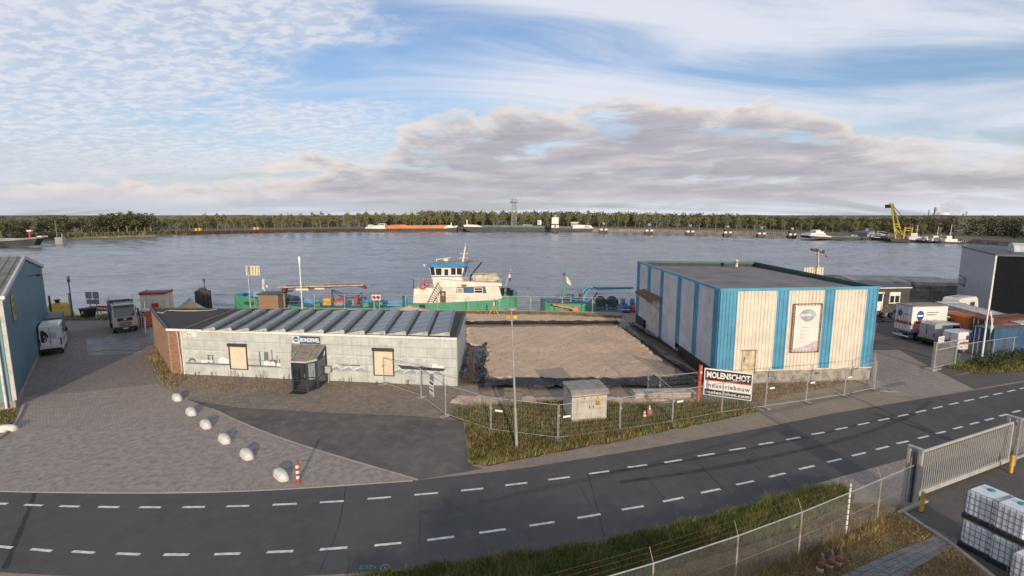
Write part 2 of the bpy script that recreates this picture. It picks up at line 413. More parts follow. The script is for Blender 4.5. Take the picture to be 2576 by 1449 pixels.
# dashed edge lines, one mesh per dash
M_LINE = mat('road_marking_paint', (0.70, 0.69, 0.66), 0.7, 0.22, 5, bump=0.1)
def offs_line(P, n=400):
    L = [0]; 
    for a, b in zip(P[:-1], P[1:]): L.append(L[-1]+(b-a).length)
    def at(s):
        for i in range(len(P)-1):
            if s <= L[i+1] or i == len(P)-2:
                t = (s-L[i])/max(1e-6, L[i+1]-L[i]); return P[i].lerp(P[i+1], t), (P[i+1]-P[i]).normalized()
    return at, L[-1]
def catmull(pts, k=8):
    P = [Vector(p) for p in pts]; out = []
    for i in range(len(P)-1):
        p0 = P[max(i-1, 0)]; p1 = P[i]; p2 = P[i+1]; p3 = P[min(i+2, len(P)-1)]
        for j in range(k):
            t = j/k
            out.append(0.5*((2*p1)+(p2-p0)*t+(2*p0-5*p1+4*p2-p3)*t*t+(3*p1-p0-3*p2+p3)*t**3))
    out.append(P[-1]); return out
def dashes_at(centres, w=0.13):
    """dash quads; centres are (x0,y0,x1,y1) picture ends of each dash"""
    for i, (x0, y0, x1, y1) in enumerate(centres):
        a = G(x0, y0, ROAD_Z); b = G(x1, y1, ROAD_Z); d = (b-a).normalized(); n = Vector((-d.y, d.x, 0))*w/2
        m = MB(); z = Vector((0, 0, 0.005)); jit = [Vector((random.uniform(-.01, .01), random.uniform(-.008, .008), 0)) for _ in range(4)]
        m.poly([a-n+z+jit[0], b-n+z+jit[1], b+n+z+jit[2], a+n+z+jit[3]]); m.build('lane_dash', M_LINE, road)
upper = [(-95,1262,-45,1265),(-20,1266.5,19,1267.5),(61,1270,107,1271.5),(151,1273,200,1274.5),(248,1275,300,1276),(351,1276,405,1276.5),(459,1276,515,1275.5),(570,1274,627,1272.5),(686,1270,746,1267.5),(805,1264,865,1260.5),(925,1255,984,1250.5),(1043,1245,1102,1240),(1160,1234.5,1216,1228.5),(1271,1221,1327,1214.5),(1379,1207,1433,1200),(1482,1192,1533,1185),(1579,1176,1628,1169),(1671,1163.5,1716,1156.5),(1755,1147.5,1798,1141),(1835,1133,1875,1126.5),(1909,1118.5,1946,1112.5),(1978,1106,2013,1100),(2042,1093,2074,1087.5),(2101,1081,2132,1075),(2158,1069,2187,1063),(2210,1058,2237,1052.5),(2258,1048,2284,1042.5),(2303,1038,2329,1032),(2347,1028,2370,1022.5),(2387,1018,2411,1013),(2426,1009.5,2450,1004.5),(2464,1001,2485,996.5),(2500,993,2521,988.5),(2534,985.5,2554,981),(2566,978,2586,974)]
lower = [(-60,1364,-10,1372),(-8,1374,31,1378),(78,1381.5,130,1386.5),(181,1387.5,238,1391),(293,1392.5,353,1394.5),(412,1395.5,476,1395.5),(539,1394.5,605,1392.5),(671,1389.5,738,1386.5),(805,1382.5,874,1377.5),(942,1372.5,1010,1366),(1075,1358.5,1143,1350),(1206,1340.5,1272,1331),(1332,1322.5,1395,1313),(1452,1303.5,1511,1293.5),(1564,1282.5,1619,1273),(1668,1262,1720,1251.5),(1764,1240,1812,1230),(1852,1219.5,1897,1210),(1934,1200,1976,1190.5),(2010,1180.5,2049,1171.5),(2080,1163,2117,1154),(2144,1147,2178,1138.5),(2204,1131,2236,1123),(2256,1116,2286,1109.5),(2309,1103,2336,1096.5),(2354,1091,2379,1085),(2398,1079.5,2421,1073.5),(2440,1067.5,2462,1062),(2478,1057.5,2500,1052),(2514,1047,2535,1042),(2548,1037.5,2568,1032.5)]
dashes_at(upper); dashes_at(lower)
# survey mark sprayed on the road: ring, dot and a number
m_spray = mat('blue_spray_paint', (0.22, 0.36, 0.45), 0.8, 0.5, 12)
mk = G(968, 1428, ROAD_Z)
b = MB()
for k in range(20):
    t0, t1 = 2*math.pi*k/20, 2*math.pi*(k+1)/20
    pr = lambda r, t: mk+Vector((r*math.cos(t), r*math.sin(t), 0.005))
    b.quad(pr(.13, t0), pr(.16, t0), pr(.16, t1), pr(.13, t1))
b.poly([mk+Vector((.035*math.cos(k), .035*math.sin(k), .005)) for k in np.linspace(0, 6.28, 8)[:-1]])
b.build('survey_ring', m_spray, road)
tx = lettering('+2575', 0.24, m_spray, road, mk+Vector((-0.28, 0.10, 0.006)), (0, 0, math.pi), 0.0, name='survey_number')
# tyre marks and tar joints in the road
m_tar = mat('tar_joint', (0.026, 0.026, 0.027), 0.7, 0.3, 4)
def strip(name, pts, w, z, m, parent=None, seed=3):
    P = catmull(pts, 6); b = MB(); r = random.Random(seed); q = []
    for i, p in enumerate(P):
        d = (P[min(i+1, len(P)-1)]-P[max(i-1, 0)]).normalized(); n = Vector((-d.y, d.x, 0))
        ww = w*(0.75+0.5*r.random())/2; q.append((p+n*ww+Vector((0,0,z)), p-n*ww+Vector((0,0,z))))
    for (a, c), (e, f) in zip(q[:-1], q[1:]): b.quad(a, c, f, e)
    return b.build(name, m, parent)
strip('tar_joint', px((88, 1238), (70, 1290), (45, 1350), (12, 1432)), 0.16, ROAD_Z+0.0025, m_tar, road)
m_tyre = mat('tyre_mark', (0.042, 0.041, 0.042), 0.75, 0.3, 1.5)
strip('tyre_mark', px((1560, 1214), (1800, 1178), (2030, 1130), (2170, 1092), (2290, 1045), (2340, 1010)), 0.30, ROAD_Z+0.002, m_tyre, road, 4)
strip('tyre_mark', px((1480, 1196), (1780, 1150), (2050, 1096), (2250, 1045)), 0.18, ROAD_Z+0.0028, m_tyre, road, 5)
strip('tyre_mark', px((2200, 1040), (2330, 1085), (2420, 1120)), 0.35, ROAD_Z+0.0033, m_tyre, road, 6)

for i, P_ in enumerate((((1740, 1142), (1790, 1200), (1842, 1250)), ((1868, 1122), (1930, 1168), (1985, 1222)), ((1480, 1196), (1500, 1270), (1520, 1350)), ((870, 1226), (850, 1330), (800, 1446)))): strip('tar_joint', px(*P_), .045, ROAD_Z+.0021, m_tyre, road, 7+i)
# forecourt of concrete blocks, left
pave_pts = px((-300, 1226), (0, 1234.5), (200, 1238.5), (450, 1238.5), (700, 1230.5), (1050, 1207.5), (780, 1128), (640, 1078), (530, 1028), (470, 1005), (415, 975), (398, 966), (250, 982), (60, 1000), (45, 1040), (30, 1100), (-300, 1160))
pavement = sheet('pavement', pave_pts, 0.020, M_PAVE)
kerb_m = ground_mat('kerb_concrete', (0.338, 0.312, 0.273), (0.273, 0.247, 0.221), (0.39, 0.351, 0.312), 0.6, 4, 0.3, 30, 0.9)
def kerb_run(name, P, w, h, m, parent=None, step=1.0):
    """kerb stones laid end to end along a line, each its own block"""
    at, L = offs_line(catmull(P, 6)); s = 0.0
    while s < L-0.3:
        a, d = at(s); c, _ = at(min(L, s+step-0.015)); d = (c-a).normalized(); n = Vector((-d.y, d.x, 0))*w/2
        b = MB(); zz = Vector((0, 0, h+random.uniform(-.004, .004))); lo = Vector((0, 0, -0.05))
        q = [a-n, c-n, c+n, a+n]
        b.mesh([p+lo for p in q]+[p+zz for p in q], [(4,5,6,7), (0,1,5,4), (1,2,6,5), (2,3,7,6), (3,0,4,7)])
        b.build(name, m, parent); s += step
kerb = link('kerb', None, None, kind='structure')
kerb_run('kerb_stone', px((0, 1236), (200, 1239.5), (450, 1239.5), (700, 1231.5), (1050, 1208.5)), 0.12, 0.035, kerb_m, kerb)
kerb_run('kerb_stone', px((1050, 1207), (780, 1127), (640, 1077), (530, 1027)), 0.10, 0.030, kerb_m, kerb, 0.8)
kerb_run('kerb_stone', px((60, 1022), (42, 1060), (22, 1085), (-10, 1110)), 0.12, 0.10, kerb_m, kerb)
sheet('lane', px((60, 1000), (250, 982), (398, 966), (372, 905), (385, 860), (375, 840), (350, 832), (345, 800), (270, 804), (130, 806), (90, 850)), 0.008, M_LANE)
steel_plates = thing('road_plate', 'large grey steel road plates laid flat on the lane by the brick corner', 'road plate', tuple(G(290, 872)))
lp = local(steel_plates); m_plate = mat('steel_plate', (0.20, 0.20, 0.205), 0.55, 0.25, 1.2, metal=0.3)
for quad in ([(216, 854), (257, 850), (266, 880), (220, 887)], [(258, 850), (342, 843), (352, 882), (267, 880)], [(221, 889), (267, 882), (358, 884), (330, 890), (225, 895)]):
    b = MB(); P = [lp(G(x, y, 0.03)) for x, y in quad]; b.prism(P, (0, 0, -0.025)); b.build('plate', m_plate, steel_plates)
sheet('apron', px((470, 1005), (530, 1028), (640, 1078), (780, 1128), (1050, 1207), (1215, 1180), (1180, 1170), (1165, 1060), (1060, 1048), (860, 1040), (600, 1026)), 0.016, M_APRON)
sheet('forecourt', px((400, 966), (415, 975), (470, 1005), (600, 1028), (860, 1042), (1060, 1050), (1120, 1046), (1165, 1010), (1150, 965), (770, 958), (455, 935), (430, 930), (385, 862), (372, 905)), 0.012, M_FORE)
sheet('shoulder', rough_edge(px((1170, 1185), (1300, 1179), (1600, 1132), (1850, 1088), (2100, 1038), (2300, 1003), (2240, 990), (2200, 970), (2180, 945), (1900, 962), (1700, 1010), (1500, 1085), (1300, 1150)), 0.6, 0.15, 2), 0.006, M_DIRT)
sheet('driveway', px((2200, 995), (2330, 1000), (2450, 980), (2340, 925), (2260, 880), (2190, 882), (2190, 940)), 0.016, M_PAVE)
sheet('yard', px((2195, 882), (2260, 880), (2345, 925), (2400, 945), (2560, 905), (2560, 830), (2380, 790), (2210, 800)), 0.012, M_YARD)
sheet('yard_strip', px((2345, 926), (2450, 979), (2800, 920), (2800, 900), (2576, 915), (2400, 946)), 0.008, M_YARD)
# lower right yard: asphalt, kerb, path of slabs
sheet('gate_apron', px((2050, 1218), (2300, 1149), (2576, 1064), (2800, 1010), (2800, 1060), (2576, 1120), (2330, 1235), (2270, 1262), (2130, 1225)), 0.016, M_PAVE)
sheet('service_yard', px((2270, 1290), (2330, 1237), (2576, 1122), (2800, 1062), (3300, 1449), (2600, 1560), (2440, 1400), (2380, 1345)), 0.012, M_YARD)
kerb_run('kerb_stone', px((2268, 1288), (2330, 1330), (2385, 1365), (2455, 1420), (2530, 1480)), 0.14, 0.09, kerb_m, kerb)
kerb_run('kerb_stone', px((2262, 1292), (2310, 1270), (2330, 1262)), 0.14, 0.09, kerb_m, kerb, 0.8)
dry_lawn = sheet('dry_lawn', px((1560, 1460), (1700, 1420), (2010, 1330), (2150, 1265), (2265, 1262), (2285, 1300), (2385, 1366), (2460, 1424), (2600, 1560), (1400, 1560)), 0.005, M_DRY)
path = link('path', None, None, kind='structure')
m_slab = mat('path_slab', (0.19, 0.185, 0.185), 0.9, 0.22, 2.5, bump=0.3, world=True)
pa = [(2110, 1452), (2180, 1420), (2260, 1385), (2345, 1352), (2372, 1338)]; pb = [(2235, 1475), (2290, 1440), (2350, 1405), (2400, 1375), (2425, 1362)]
PA, la = offs_line(catmull(px(*pa), 6)); PB, lb = offs_line(catmull(px(*pb), 6))
nrow = 17
for i in range(nrow):
    for j in range(4):
        off = 0.5 if j % 2 else 0.0
        u0 = (i+off)/nrow; u1 = (i+off+1)/nrow
        if u1 > 1.0: continue
        g = 0.035
        def pt(u, v): return PA(u*la)[0].lerp(PB(u*lb)[0], v)
        q = [pt(u0+g/nrow, (j+g)/4), pt(u1-g/nrow, (j+g)/4), pt(u1-g/nrow, (j+1-g)/4), pt(u0+g/nrow, (j+1-g)/4)]
        zz = 0.03+random.uniform(-.006, .006); m = MB(); m.prism([Vector((p.x, p.y, zz)) for p in q], (0, 0, -0.03)); m.build('slab', m_slab, path)

# near pavers of the forecourt as real blocks: the nearest 300 as parts, the others as one mass
m_pv = [mat('paver_%s' % k, c, 0.85, 0.2, 3, bump=0.3, world=True) for k, c in (('a', (0.315, 0.280, 0.250)), ('b', (0.303, 0.270, 0.242)), ('c', (0.325, 0.290, 0.257)))]
def inside(p, poly):
    c = False; n = len(poly)
    for i in range(n):
        a, b_ = poly[i], poly[(i+1) % n]
        if (a[1] > p[1]) != (b_[1] > p[1]) and p[0] < (b_[0]-a[0])*(p[1]-a[1])/(b_[1]-a[1])+a[0]: c = not c
    return c
pv_mesh = []
for k in range(3):
    b = MB(); b.box((-.05, -.105, -.02), (.05, .105, .006), 0, 'b'); pv_mesh.append(b.data('paver', m_pv[k]))
cells = []
for j in range(0, 95):
    for i in range(-190, 150):
        x = -13+i*0.112; y = 20.0+j*0.222+(0.111 if i % 2 else 0)
        if y > 27.2 or not inside((x, y), pave_pts): continue
        ok = all(inside((x+dx, y+dy), pave_pts) for dx in (-.07, .07) for dy in (-.13, .13))
        if ok: cells.append((x, y))
cells.sort(key=lambda c: c[1]**2+(c[0]*0.8)**2)
for x, y in cells[:300]:
    o = link('paver', random.choice(pv_mesh), pavement); o.location = (x, y, 0.021+random.uniform(-.0008, .0012))
b = MB()
for x, y in cells[300:]:
    z = 0.021+random.uniform(-.0008, .0012)
    b.box((x-.05, y-.105, z-.02), (x+.05, y+.105, z+.006), random.randrange(3), 'b')
b.build('pavers', m_pv, pavement, kind='stuff')

# ---------------------------------------------------------------- river and far bank
def water_mat():
    m = bpy.data.materials.new('river_water'); m.use_nodes = True; T = NT(m.node_tree); p = T.n['Principled BSDF']
    vec = T.add('ShaderNodeNewGeometry').outputs['Position']
    T.put(p.inputs['Base Color'], T.mix(T.noise(vec, 0.012, 4), (0.165, 0.178, 0.198), (0.205, 0.215, 0.230)))
    p.inputs['Roughness'].default_value = 0.14; p.inputs['IOR'].default_value = 1.33; p.inputs['Specular IOR Level'].default_value = 0.6
    v1 = T.mapping(vec, rot=(0, 0, rad(12)), scale=(0.42, 1.0, 1)); v2 = T.mapping(vec, rot=(0, 0, rad(-20)), scale=(0.6, 1.0, 1))
    patch = T.smooth(T.noise(T.mapping(vec, scale=(0.5, 1, 1)), 0.022, 4, 0.6, 0.6), 0.30, 0.66)
    h = T.math('ADD', T.math('MULTIPLY', T.noise(v1, 0.55, 5, 0.60, 0.4), 0.45), T.math('MULTIPLY', T.noise(v2, 1.9, 4, 0.6, 0.3), 0.20))
    h = T.math('ADD', h, T.math('MULTIPLY', T.noise(T.mapping(vec, rot=(0, 0, rad(4)), scale=(0.30, 1.0, 1)), 0.14, 4, 0.65, 0.6), 1.5))
    h = T.math('MULTIPLY', h, T.math('ADD', 0.45, T.math('MULTIPLY', patch, 0.75)))
    bp = T.add('ShaderNodeBump'); bp.inputs['Strength'].default_value = 1.0; bp.inputs['Distance'].default_value = 0.4
    T.put(bp.inputs['Height'], h); T.put(p.inputs['Normal'], bp.outputs[0]); return m
WZ = -1.5
WATER = water_mat(); rw = np.random.default_rng(5)
ys_ = 52*np.exp(np.linspace(0, math.log(440/52), 520)); ts_ = np.linspace(-1.25, 1.25, 640)
Yw = np.repeat(ys_[:, None], len(ts_), 1); Xw = Yw*ts_[None, :]; Xw = Xw+rw.normal(0, .0012, Xw.shape)*Yw; Zw = np.zeros_like(Xw); sp = Yw*.0041
for k in range(34):                                   # wind waves: crests lie mostly across the view
    lam = 1.4*1.09**k; a_ = rw.normal(math.pi/2, .55); ph = rw.uniform(0, 6.28)
    gate = np.clip((lam/sp-1.6)/2.0, 0, 1)            # waves too short for the grid fade out with distance
    grp = .55+.45*np.sin(Xw*.021*rw.uniform(.6, 1.6)+Yw*.05*rw.uniform(.6, 1.6)+rw.uniform(0, 6))
    Zw += gate*grp*.0075*lam**.9*np.sin((Xw*math.cos(a_)+Yw*math.sin(a_))*2*math.pi/lam+ph)
Vw = np.stack([Xw, Yw, WZ+Zw], -1).reshape(-1, 3); nr_, nc_ = len(ys_), len(ts_); idx = (np.arange(nr_-1)[:, None]*nc_+np.arange(nc_-1)[None, :]).ravel()
Fw = np.stack([idx, idx+1, idx+nc_+1, idx+nc_], 1).astype(np.int32); me = bpy.data.meshes.new('river')
me.vertices.add(len(Vw)); me.vertices.foreach_set('co', Vw.astype(np.float32).ravel()); me.loops.add(Fw.size); me.loops.foreach_set('vertex_index', Fw.ravel())
me.polygons.add(len(Fw)); me.polygons.foreach_set('loop_start', np.arange(0, Fw.size, 4, dtype=np.int32)); me.polygons.foreach_set('use_smooth', np.ones(len(Fw), bool)); me.materials.append(WATER); me.update(calc_edges=True)
river = link('river', me, kind='structure')
b = MB(); z_ = WZ-.9; b.poly([(-6000, 20, z_), (6000, 20, z_), (6000, 9000, z_), (-6000, 9000, z_)]); b.build('open_water', WATER, river)
shore_px = [(-420, 650), (-150, 632), (0, 618), (90, 607.5), (250, 602), (390, 598), (470, 594), (700, 588.5), (920, 586), (1288, 585), (1500, 585.5), (1650, 588), (1800, 592), (1950, 596.5), (2040, 600), (2200, 607), (2330, 611), (2450, 616), (2576, 624), (2750, 640), (3100, 662)]
SHORE = [G(x, y-3.5, WZ) for x, y in shore_px]
SH, SHL = offs_line(SHORE)
def shore_at(pxx):
    """point on the far waterline seen at picture column pxx"""
    for a, c in zip(shore_px[:-1], shore_px[1:]):
        if a[0] <= pxx <= c[0]:
            t = (pxx-a[0])/(c[0]-a[0]); return G(pxx, a[1]+(c[1]-a[1])*t-3.5, WZ)
def outward(p): 
    d = Vector((p.x, p.y, 0)); return d.normalized()
def farp(pxx, back, z=0.0):
    """point on the far bank in picture column pxx, back metres behind the waterline"""
    p = shore_at(pxx); d = outward(p); q = p+d*back; return Vector((q.x, q.y, z))
m_fb = ground_mat('far_bank', (0.20, 0.17, 0.11), (0.13, 0.125, 0.065), (0.24, 0.20, 0.14), 0.03, 0.3, 0.3, 3, 0.95)
b = MB(); rings = [(0.0, WZ-1), (0.05, 0.6), (4, 0.9), (14, 1.2), (60, 1.5), (400, 1.5), (9000, 3.0)]
cols = [[Vector((q.x, q.y, z)) for off, z in rings for q in [p+outward(p)*off]] for p in SHORE]
for c0, c1 in zip(cols[:-1], cols[1:]):
    for i in range(len(rings)-1): b.quad(c0[i], c1[i], c1[i+1], c0[i+1])
far_bank = b.build('far_bank', m_fb, kind='structure')
# reed fringe left, rusty sheet piling, timber capping right
m_pile = mat('rusty_sheet_pile', (0.10, 0.055, 0.04), 0.85, 0.4, 0.6, streak=0.3, world=True)
m_reed = mat('reed_fringe', (0.13, 0.125, 0.055), 0.95, 0.4, 0.5, bump=0.5, bscale=6, world=True)
m_cap = mat('pale_quay_stone', (0.27, 0.23, 0.18), 0.9, 0.3, 0.4, world=True)
def piling(name, x0, x1, h, m, step, label, amp=0.35):
    b = MB(); n = int((x1-x0)/step); prev = None
    for i in range(n+1):
        p = shore_at(x0+(x1-x0)*i/n); d = outward(p); p = p-d*(0.4+(amp if i % 2 else 0))
        if prev is not None: b.quad(Vector((prev.x, prev.y, WZ-1)), Vector((p.x, p.y, WZ-1)), Vector((p.x, p.y, h)), Vector((prev.x, prev.y, h))); b.quad(Vector((prev.x, prev.y, h)), Vector((p.x, p.y, h)), Vector((p.x, p.y, h))+d*2.5, Vector((prev.x, prev.y, h))+d*2.5)
        prev = p
    return b.build(name, m, None, label=label, cat='quay wall')
piling('sheet_pile_wall', 470, 1300, 0.75, m_pile, 1.6, 'rust brown sheet pile wall along the far bank from the bank end to the barges', 0.5)
piling('stone_quay_wall', 1470, 2050, 0.85, m_cap, 2.2, 'pale low quay wall on the far bank behind the mooring posts', 0.3)
b = MB()
for i in range(2600):
    x = random.uniform(-150, 480); p = farp(x, random.uniform(-0.8, 5.5), WZ+0.9+random.uniform(0, .8)); h = random.uniform(0.8, 2.2); w = random.uniform(.3, .8)
    a = random.uniform(0, 3); u = Vector((math.cos(a), math.sin(a), 0))*w
    b.quad(p-u, p+u, p+u*0.4+Vector((.1, 0, h)), p-u*0.5+Vector((0, .1, h*.9)))
b.build('reeds', m_reed, None, label='dense band of green and tan reeds along the far waterline', cat='reeds', kind='stuff')
# ================================================================ buildings on the near bank
def ray(px_, py_):
    x = (px_-1288)/FPX; y = (724.5-py_)/FPX
    return Vector((x, math.cos(PITCH)+y*math.sin(PITCH), -math.sin(PITCH)+y*math.cos(PITCH)))
def hit(px_, py_, O, n):
    d = ray(px_, py_); c = Vector((0, 0, CAMH)); t = (Vector(O)-c).dot(n)/d.dot(n); return c+d*t
def wallpt(root, px_, py_, yl=0.0):
    """local x, z of the picture point px,py on the root's front wall plane (local y = yl)"""
    a = root.rotation_euler.z; n = Vector((math.sin(a), -math.cos(a), 0)); O = Vector(root.location)-n*yl
    p = local(root)(hit(px_, py_, O, n)); return p.x, p.z
def sidept(root, O, n, px_, py_):
    return local(root)(hit(px_, py_, O, n))
def corr(b, O, u, n, s0, s1, z0, z1, pitch=0.25, depth=0.035, m=0, zf0=None, zf1=None):
    """profiled sheet from s0 to s1 along u, facing n"""
    O = Vector(O); u = Vector(u).normalized(); n = Vector(n).normalized(); k = max(1, round((s1-s0)/pitch)); p = (s1-s0)/k
    prof = []
    for i in range(k):
        for f, d in ((0.0, 0), (0.58, 0), (0.68, 1), (0.90, 1)): prof.append((s0+(i+f)*p, d*depth))
    prof.append((s1, 0)); up = Vector((0, 0, 1))
    f0 = zf0 or (lambda s: z0); f1 = zf1 or (lambda s: z1)
    P = [(O+u*s+n*d+up*f0(s), O+u*s+n*d+up*f1(s)) for s, d in prof]
    for (a, a2), (c, c2) in zip(P[:-1], P[1:]):
        q = [a, c, c2, a2]
        if (c-a).cross(a2-a).dot(n) < 0: q = q[::-1]
        b.poly(q, m)
def panel(b, lo, hi, bev=0.012, m=0): b.bbox(lo, hi, bev, m)

# ---------------------------------------------------------------- teal shed, far left
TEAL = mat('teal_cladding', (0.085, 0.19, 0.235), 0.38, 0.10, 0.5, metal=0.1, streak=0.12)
TEAL_LIT = mat('lit_teal_cladding', (0.16, 0.29, 0.31), 0.45, 0.12, 0.6, streak=0.2)  # same teal as the gable, with sunlight painted in for the eave wall
ROOFG = mat('grey_roof_sheet', (0.20, 0.185, 0.175), 0.7, 0.25, 0.7, streak=0.2)
TRIMG = mat('pale_trim', (0.50, 0.50, 0.49), 0.5, 0.15, 1.5, streak=0.3)
u = Vector((-15.9, 19.8, 0)).normalized()
shed = thing('warehouse', 'teal metal clad warehouse with grey gabled roof and white downpipe', 'building', (-31.1, 30.2, 0), math.atan2(u.y, u.x))
LG, ZE, ZA, XA = 25.4, 7.1, 8.65, 12.4
gz = lambda s: ZE+(ZA-ZE)*(s/XA) if s < XA else ZA+(ZE-0.2-ZA)*((s-XA)/(LG-XA))
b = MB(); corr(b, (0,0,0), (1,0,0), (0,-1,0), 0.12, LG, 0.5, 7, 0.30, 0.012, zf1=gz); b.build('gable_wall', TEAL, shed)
b = MB(); corr(b, (0,0,0), (0,1,0), (-1,0,0), 0.0, 32, 0.5, ZE, 0.30, 0.04); b.build('eave_wall', TEAL_LIT, shed)
b = MB(); b.box((-.02, .05, -.2), (LG, 31.9, .5), 0, 't'); b.build('plinth', CONC, shed)
b = MB(); b.box((LG-.3, 0.2, .5), (LG-.05, 32, ZE-.3)); b.build('back_wall', TEAL, shed)
b = MB()   # roof slopes with ribs running down the slope
def slope(b, x0, z0, x1, z1, y0, y1, pitch, d, m=0):
    k = int((y1-y0)/pitch); nrm = Vector((-(z1-z0), 0, x1-x0)).normalized()
    if nrm.z < 0: nrm = -nrm
    pr = []
    for i in range(k):
        for f, e in ((0, 0), (.62, 0), (.7, 1), (.92, 1)): pr.append((y0+(i+f)*pitch, e*d))
    pr.append((y1, 0))
    P = [(Vector((x0, y, z0))+nrm*e, Vector((x1, y, z1))+nrm*e) for y, e in pr]
    for (a, a2), (c, c2) in zip(P[:-1], P[1:]): b.poly([a, a2, c2, c] if (a2-a).cross(c-a).z > 0 else [a, c, c2, a2], m)
slope(b, -0.25, ZE+.0, XA, ZA+.06, -0.1, 32, 0.5, 0.05); slope(b, XA, ZA+.06, LG+.2, ZE-.2, -0.1, 32, 0.5, 0.05)
b.build('roof', ROOFG, shed)
b = MB()
for (xa, za, xb, zb) in ((-.3, ZE+.05, XA, ZA+.12), (XA, ZA+.12, LG+.25, ZE-.12)):
    b.prism([(xa, -.16, za-.28), (xb, -.16, zb-.28), (xb, -.16, zb), (xa, -.16, za)], (0, .14, 0))
b.build('verge_trim', TRIMG, shed)
b = MB(); b.box((-.42, -.2, ZE-.16), (-.26, 32, ZE+.02)); b.build('gutter', WHITE, shed)
b = MB(); b.box((-.035, -.035, .5), (.16, .16, ZE-.05)); b.build('corner_trim', TRIMG, shed)
b = MB(); b.path([(-.34, .45, ZE-.1), (-.12, .45, ZE-.6), (-.12, .45, 0.1)], .07, 8); b.build('downpipe', WHITE, shed)
b = MB(); b.path([(-.1, .85, ZE-.1), (-.1, .85, 0.1)], .035, 6); b.build('downpipe', DARKM, shed)
(x0, z1), (x1, z0) = wallpt(shed, 24, 745), wallpt(shed, 40, 800)
mban = mat('faded_yellow_banner', (0.42, 0.30, 0.09), 0.7, 0.3, 1.0)
b = MB(); b.box((x0, -.05, z0), (x1, -.03, z1)); bn = b.build('banner', mban, shed)
b = MB(); b.cbox(((x0+x1)/2, -.056, (z0+z1)/2-.2), ((x1-x0)*.35, .012, (z1-z0)*.35)); b.cbox(((x0+x1)/2, -.056, z1-.35), ((x1-x0)*.6, .012, .18)); b.build('print', NAVY, bn)
(x0, z1), (x1, z0) = wallpt(shed, 98, 678), wallpt(shed, 103.5, 714)
b = MB(); b.box((x0, -.05, z0), (x1, -.03, z1)); b.build('banner', mat('pale_banner', (0.45, 0.43, 0.38), .7, .2, 1), shed)
x, z = wallpt(shed, 74, 694)
b = MB(); b.tube((x, 0, z), (x, -.5, z+.05), .03); b.bbox((x-.3, -.75, z-.05), (x+.3, -.4, z+.12), .04); b.build('wall_lamp', DARKM, shed)
b = MB(); b.box((LG-4, -1.2, 0), (LG+.5, -.05, 2.2)); b.build('side_store', mat('grey_board', (0.17, 0.17, 0.18), .7, .2, 1), shed)

# ---------------------------------------------------------------- low office with saw-tooth rooflights
P0, P1 = Vector((-25.95, 36.95, 0)), Vector((-3.85, 34.1, 0)); d = P1-P0
office = thing('office_building', 'low pale grey office with painted harbour mural and saw-tooth rooflights', 'building', P0, math.atan2(d.y, d.x))
LO = local(office); LF = d.length; ZO = 3.5
FR = LO((-4.15, 43.4, 0)); FL = LO((-33.0, 45.2, 0)); XB = 1.15           # back corners; brick return ends at XB
BRICKM = mat('brown_brick', (0.27, 0.135, 0.085), 0.9, 0.3, 5, bump=0.3)
BRICKS = [mat('brick_%s' % k, c, 0.9, 0.25, 6, bump=0.3) for k, c in (('a', (0.30, 0.145, 0.09)), ('b', (0.25, 0.115, 0.07)), ('c', (0.33, 0.175, 0.11)))]
MORTAR = mat('mortar', (0.34, 0.30, 0.25), 0.95, 0.2, 8)
RENDER_ = mat('tan_side_wall', (0.33, 0.215, 0.15), 0.9, 0.15, 1.2, bump=0.2, bscale=14)
CLADB = mat('pale_panel', (0.46, 0.495, 0.49), 0.6, 0.12, 1.2, streak=0.3)
b = MB(); b.prism([(0, 0.06, 0), (0, 0.06, ZO-.08), (FL.x, FL.y, ZO-.08), (FL.x, FL.y, 0)], (0.2, .12, 0)); b.build('side_wall', RENDER_, office)
b = MB(); b.box((0.005, 0.02, 0), (XB, 0.25, ZO-.09)); brick_wall = b.build('brick_wall', MORTAR, office)
bmesh_ = []
for k in range(3):
    q = MB(); q.bbox((-.102, -.012, -.027), (.102, .03, .027), .004); bmesh_.append(q.data('brick', BRICKS[k]))
rows = int((ZO-.12)/.066); nb_ = 0; rest = MB()
for r_ in range(rows):
    for c_ in range(6):
        x = 0.115+c_*0.214+(0.107 if r_ % 2 else 0)
        if x > XB-.1: continue
        if nb_ < 300:
            o = link('brick', bmesh_[random.randrange(3)], brick_wall); o.location = (x, 0.015, 0.05+r_*.066); nb_ += 1
# front wall panels (five courses), each panel its own board
zs = [0.02, 0.82, 1.36, 2.02, 2.72, 3.36]
cols_ = [XB+.05, 5.35, 9.6, 13.9, 18.2, LF-.02]
wins = []
for (xa, ya, xb, yb) in ((577, 864, 624, 928), (940, 875, 991, 944)):
    (x0, z1), (x1, z0) = wallpt(office, xa, ya), wallpt(office, xb, yb); wins.append((x0, z0, x1, z1))
for i in range(5):
    for j in range(5):
        b = MB(); b.bbox((cols_[j]+.004, -.03, zs[i]+.006), (cols_[j+1]-.004, .10, zs[i+1]-.006), .010); b.build('wall_panel', CLADB, office)
b = MB(); b.box((XB+.03, .03, 0), (LF, .3, ZO-.12)); b.prism([(LF-.02, .05, 0), (LF-.02, .05, ZO-.1), (FR.x, FR.y, ZO-.1), (FR.x, FR.y, 0)], (-.2, 0, 0)); b.prism([(FL.x+.5, FL.y, 0), (FL.x+.5, FL.y, ZO-.1), (FR.x-.25, FR.y, ZO-.1), (FR.x-.25, FR.y, 0)], (0, -.2, 0)); b.build('wall', CLADB, office)
b = MB(); b.box((XB-.03, -.045, 0), (XB+.05, .02, ZO-.1)); b.build('corner_post', WHITE, office)
b = MB(); b.box((-.03, -.07, ZO-.12), (LF+.03, -.004, ZO+.04)); b.build('fascia', WHITE, office)
